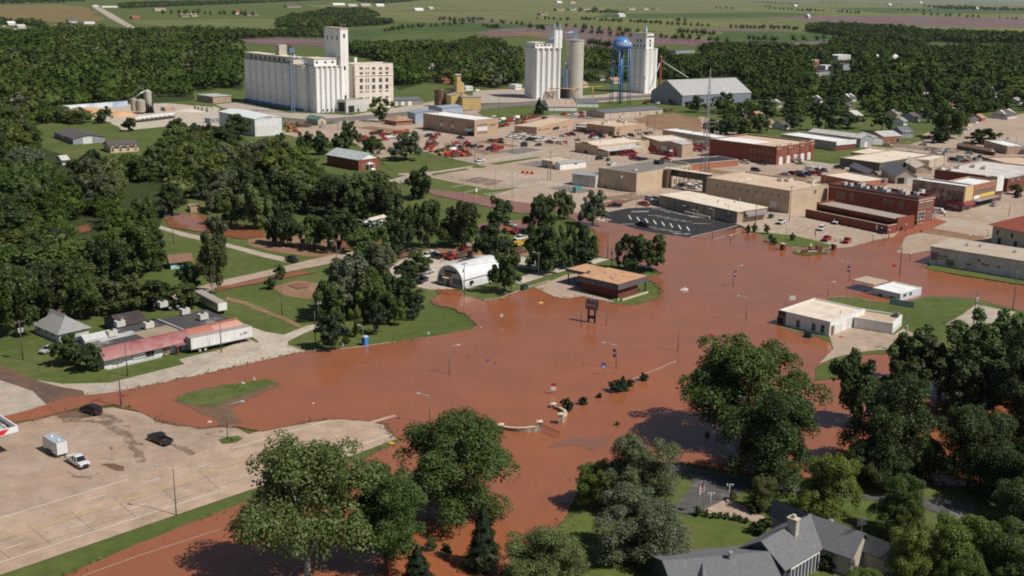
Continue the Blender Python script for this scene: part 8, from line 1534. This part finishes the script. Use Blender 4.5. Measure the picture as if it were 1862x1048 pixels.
scatter([(1300,205),(1480,195),(1620,180),(1720,178),(1862,175),(1900,205),(1800,205),(1720,230),(1640,222),(1560,215),(1480,225),(1330,235)],11,900,(9,13),['dark','dark','mid'],kd[:4],24,26)
rng=np.random.default_rng(5);FP=[]
for v in range(6):
 pf,Q=crown_parts(rng,'broad' if v%2 else 'round',110,.30,22);FP.append(np.concatenate([Q,sphere_quads((0,0,1.05),.5,6,4,.6)]))
FPN=[]
for v in range(5):
 pf,Q=crown_parts(rng,('broad','round','weep')[v%3],620,.14,30);FPN.append(np.concatenate([Q,sphere_quads((0,0,.95),.5,7,5,.6)]))
FARQ,FART=[],[]
def mass(P,w_,h,tone,v,fp=None):
 a=rng.uniform(0,6.28);c,s=math.cos(a),math.sin(a);Q=FP[v]if fp is None else fp[v%5];X=np.stack([(Q[...,0]*c-Q[...,1]*s)*w_/2+P.x,(Q[...,0]*s+Q[...,1]*c)*w_/2+P.y,Q[...,2]*h/2],-1);FARQ.append(X)
 t=np.array(TONE[tone])*rng.uniform(.86,1.14);FART.append(np.tile(t,(len(Q),1)))
HC=[(h[0]-h[2]*.55,h[1]-h[2]*.62-2,h[0]+h[2]*.55,h[1]-1)for h in HOUSES]
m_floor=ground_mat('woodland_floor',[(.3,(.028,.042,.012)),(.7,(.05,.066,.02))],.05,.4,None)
def woods(poly,sp,hr,tones,seed,cap=99999,near=False):
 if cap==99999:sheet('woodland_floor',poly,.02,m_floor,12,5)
 rs=random.Random(seed);A=[G(x,max(y,YH+ROLL*(x-PW/2)+7))for x,y in poly];x0,x1,y0,y1=min(p.x for p in A),max(p.x for p in A),min(p.y for p in A),max(p.y for p in A);wp=[(p.x,p.y)for p in A];k=0
 ny=int((y1-y0)/sp);nx=int((x1-x0)/sp)
 for i in range(nx):
  for j in range(ny):
   P=Vector((x0+(i+rs.random())*sp,y0+(j+rs.random())*sp,0))
   if not inside((P.x,P.y),wp):continue
   n_=mnoise.noise(Vector((P.x*.006,P.y*.006,seed)))
   if n_<-.5:continue
   h=rs.uniform(*hr)*(1+.5*n_);a=proj(P);b_=proj((P.x,P.y,h));w_=h*rs.uniform(1.1,1.55)
   if near:
    q=w_*scale_at(P)*.45
    if any(a[0]+q>c[0]and a[0]-q<c[2]and b_[1]<c[3]and a[1]>c[1]for c in CLEAR):continue
   if any(a[0]>c[0]and a[0]<c[2]and b_[1]<c[3]and a[1]>c[1]for c in HC+[(560,40,720,200),(0,190,60,200)]if a[1]>c[3]-2):continue
   mass(P,w_,h,tones[min(len(tones)-1,int(len(tones)*min(.999,max(0,.42+.9*mnoise.noise(Vector((P.x*.02,P.y*.02,3.3)))+rs.uniform(-.22,.22)))))],rs.randrange(6),FPN if near else None);k+=1
   if k>cap:return
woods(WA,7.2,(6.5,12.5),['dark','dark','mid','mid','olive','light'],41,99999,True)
woods([(-80,205),(60,205),(100,218),(215,226),(216,246),(190,250),(140,240),(96,240),(60,262),(-80,262)],8,(4,9),['dark','mid'],42,99998,True)
def flush(nm,label):
 Q=np.concatenate(FARQ);o=link(nm,qmesh(nm,Q,[m_leaff],None,np.concatenate(FART)));o['kind']='stuff';o['label']=label;FARQ.clear();FART.clear()
flush('woodland','merging leafy canopy filling the woods on the left')
td=['dark','dark','dark','mid','mid','olive','silver']
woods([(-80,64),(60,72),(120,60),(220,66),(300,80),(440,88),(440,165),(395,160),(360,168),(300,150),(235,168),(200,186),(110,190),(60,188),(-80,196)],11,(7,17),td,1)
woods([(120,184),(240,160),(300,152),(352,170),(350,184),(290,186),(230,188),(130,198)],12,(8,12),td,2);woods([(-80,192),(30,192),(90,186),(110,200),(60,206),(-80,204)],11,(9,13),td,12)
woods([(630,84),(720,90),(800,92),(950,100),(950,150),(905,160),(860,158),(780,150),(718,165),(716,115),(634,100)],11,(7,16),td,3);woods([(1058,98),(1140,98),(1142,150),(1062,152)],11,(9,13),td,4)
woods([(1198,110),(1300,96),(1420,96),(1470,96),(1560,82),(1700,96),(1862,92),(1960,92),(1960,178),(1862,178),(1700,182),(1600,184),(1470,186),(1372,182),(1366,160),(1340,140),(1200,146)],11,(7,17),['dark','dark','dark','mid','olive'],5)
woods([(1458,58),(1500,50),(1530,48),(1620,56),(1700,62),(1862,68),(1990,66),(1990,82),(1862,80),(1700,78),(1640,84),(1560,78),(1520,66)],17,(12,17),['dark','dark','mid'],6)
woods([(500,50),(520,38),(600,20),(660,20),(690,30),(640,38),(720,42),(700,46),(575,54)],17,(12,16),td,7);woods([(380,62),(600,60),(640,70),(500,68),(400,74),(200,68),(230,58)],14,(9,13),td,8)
woods([(420,6),(600,0),(700,6),(600,12),(520,34),(400,32),(300,36),(240,24),(210,12),(300,8)],26,(14,20),td,9,900);woods([(60,0),(160,4),(150,9),(60,9),(-90,8)],50,(18,26),td,10,200);woods([(640,2),(900,0),(1000,4),(1130,12),(1040,24),(960,26),(880,22),(780,14),(700,10)],42,(14,20),td,11,420);woods([(-80,40),(0,40),(70,44),(90,56),(40,46),(-80,48)],15,(9,13),td,13,200)
woods([(1650,10),(1780,12),(1900,16),(1900,22),(1720,18)],90,(18,26),['dark'],14,120);woods([(1000,20),(1120,26),(1210,24),(1200,20),(1100,16)],42,(10,15),td,15,60)
woods([(1270,90),(1370,86),(1500,92),(1560,90),(1500,100),(1300,100)],12,(8,12),td,16,200);woods([(860,78),(950,82),(1050,94),(950,102),(860,96),(790,90)],13,(8,12),td,17,150)
woods([(1300,205),(1480,192),(1700,178),(1862,172),(1960,172),(1960,200),(1800,206),(1700,228),(1640,220),(1560,212),(1480,224),(1400,218),(1330,238)],12,(7,13),['dark','dark','mid','olive'],51,99998)
rs=random.Random(31)
for x0,y0,x1,y1,n in((898,43,962,48,7),(1018,50,1088,54,6),(1066,54,1086,56,2),(1108,57,1136,59,3),(1128,58,1140,60,2),(960,52,990,56,5),(1060,62,1160,70,9),(1070,82,1110,88,10),(1235,62,1300,66,9),(1360,74,1412,77,6),(1148,42,1200,44,12),(1090,40,1130,41,8),(1060,38,1080,38,5),(1200,46,1290,50,9),(850,36,880,38,6),(980,36,1030,38,6),(1330,52,1386,54,9),(1400,54,1450,56,7),(1240,72,1320,80,6),(1400,18,1440,19,6),(1450,21,1500,22,7),(1525,24,1560,26,6),(1630,20,1690,22,7),(1680,28,1780,34,9),(1820,34,1850,36,4),(1370,5,1450,9,24),(1490,6,1540,7,10),(1570,8,1640,10,10),(1300,16,1330,18,4),(1440,77,1500,74,4),(800,38,860,42,8),(880,50,905,54,6),(1390,14,1400,14,3),(700,60,760,50,8),(760,52,840,46,8),(300,26,460,30,14),(1230,40,1245,40,3),(1160,64,1230,74,8)):
 for k in range(n):
  f=(k+rs.uniform(-.3,.3))/max(1,n-1);P=G(x0+(x1-x0)*f,y0+(y1-y0)*f+rs.uniform(-.4,.4));h=rs.uniform(9,14)if y0>30 else rs.uniform(14,20);mass(P,h*rs.uniform(.9,1.3),h,'dark',rs.randrange(6))
flush('distant_woods','dark leafy woods and field trees beyond the town')
Q=[]
for px,py,r_,n in((345,722,1,40),(430,708,2,90),(236,742,.6,40),(420,801,.8,40),(1470,460,1.2,60)):
 P=G(px,py);c=np.c_[rng.normal(P.x,r_,n),rng.normal(P.y,r_*.5,n),rng.uniform(.1,.3,n)];Q.append(cards(rng,c,unit(rng.normal(size=(n,3))),.5))
SH=[G(x,y)for x,y in W1 if 470<y<1060 and-60<x<1900]
def shore(n,spread,size,tone,nm,label):
 L=[]
 for a,c in zip(SH,SH[1:]):
  d=(c-a).length
  if d>40:continue
  m_=max(1,int(d*n));t=rng.uniform(0,1,m_);keep=np.array([mnoise.noise(Vector((a.x+(c.x-a.x)*q,a.y+(c.y-a.y)*q,0))*.12)>-.05 for q in t]);t=t[keep];m_=len(t)
  if m_:L.append(np.c_[a.x+(c.x-a.x)*t+rng.normal(0,spread,m_),a.y+(c.y-a.y)*t+rng.normal(0,spread,m_),np.full(m_,.24)+rng.uniform(0,.12,m_)])
 X=np.concatenate(L);k=len(X);nr=unit(rng.normal(size=(k,3))*.8+np.array([0,0,1.0]));V=cards(rng,X,nr,size,.35);o=link(nm,qmesh(nm,V,[m_leaff],None,np.array(tone)[None]*rng.uniform(.6,1.4,(k,1))));o['kind']='stuff';o['label']=label
shore(2.2,.7,.55,(.16,.11,.07),'flood_litter','broken stalks and litter stranded along the water edge');shore(2.0,1.1,.5,(.07,.085,.028),'drowned_grass','half drowned grass tufts along the water edge')
Q=np.concatenate(Q);o=link('bank_weeds',qmesh('bank_weeds',Q,[m_leaff],None,np.tile(np.array(TONE['light']),(len(Q),1))));o['kind']='stuff';o['label']='low weeds growing on the muddy islands'
autolabel()
hz_=MB().box(-61000,61000,-61000,61000,-1.0,92.0).build('haze',bpy.data.materials.new('haze_air'));hz_['kind']='stuff';hz_['label']='thin pale summer haze over the plain'
hm=hz_.data.materials[0];hm.use_nodes=True;hn=hm.node_tree;hn.nodes.remove(hn.nodes['Principled BSDF']);pv=hn.nodes.new('ShaderNodeVolumePrincipled')
pv.inputs['Color'].default_value=(.80,.87,.95,1);pv.inputs['Density'].default_value=1.4e-5;pv.inputs['Anisotropy'].default_value=.2;hn.links.new(pv.outputs[0],hn.nodes['Material Output'].inputs['Volume'])
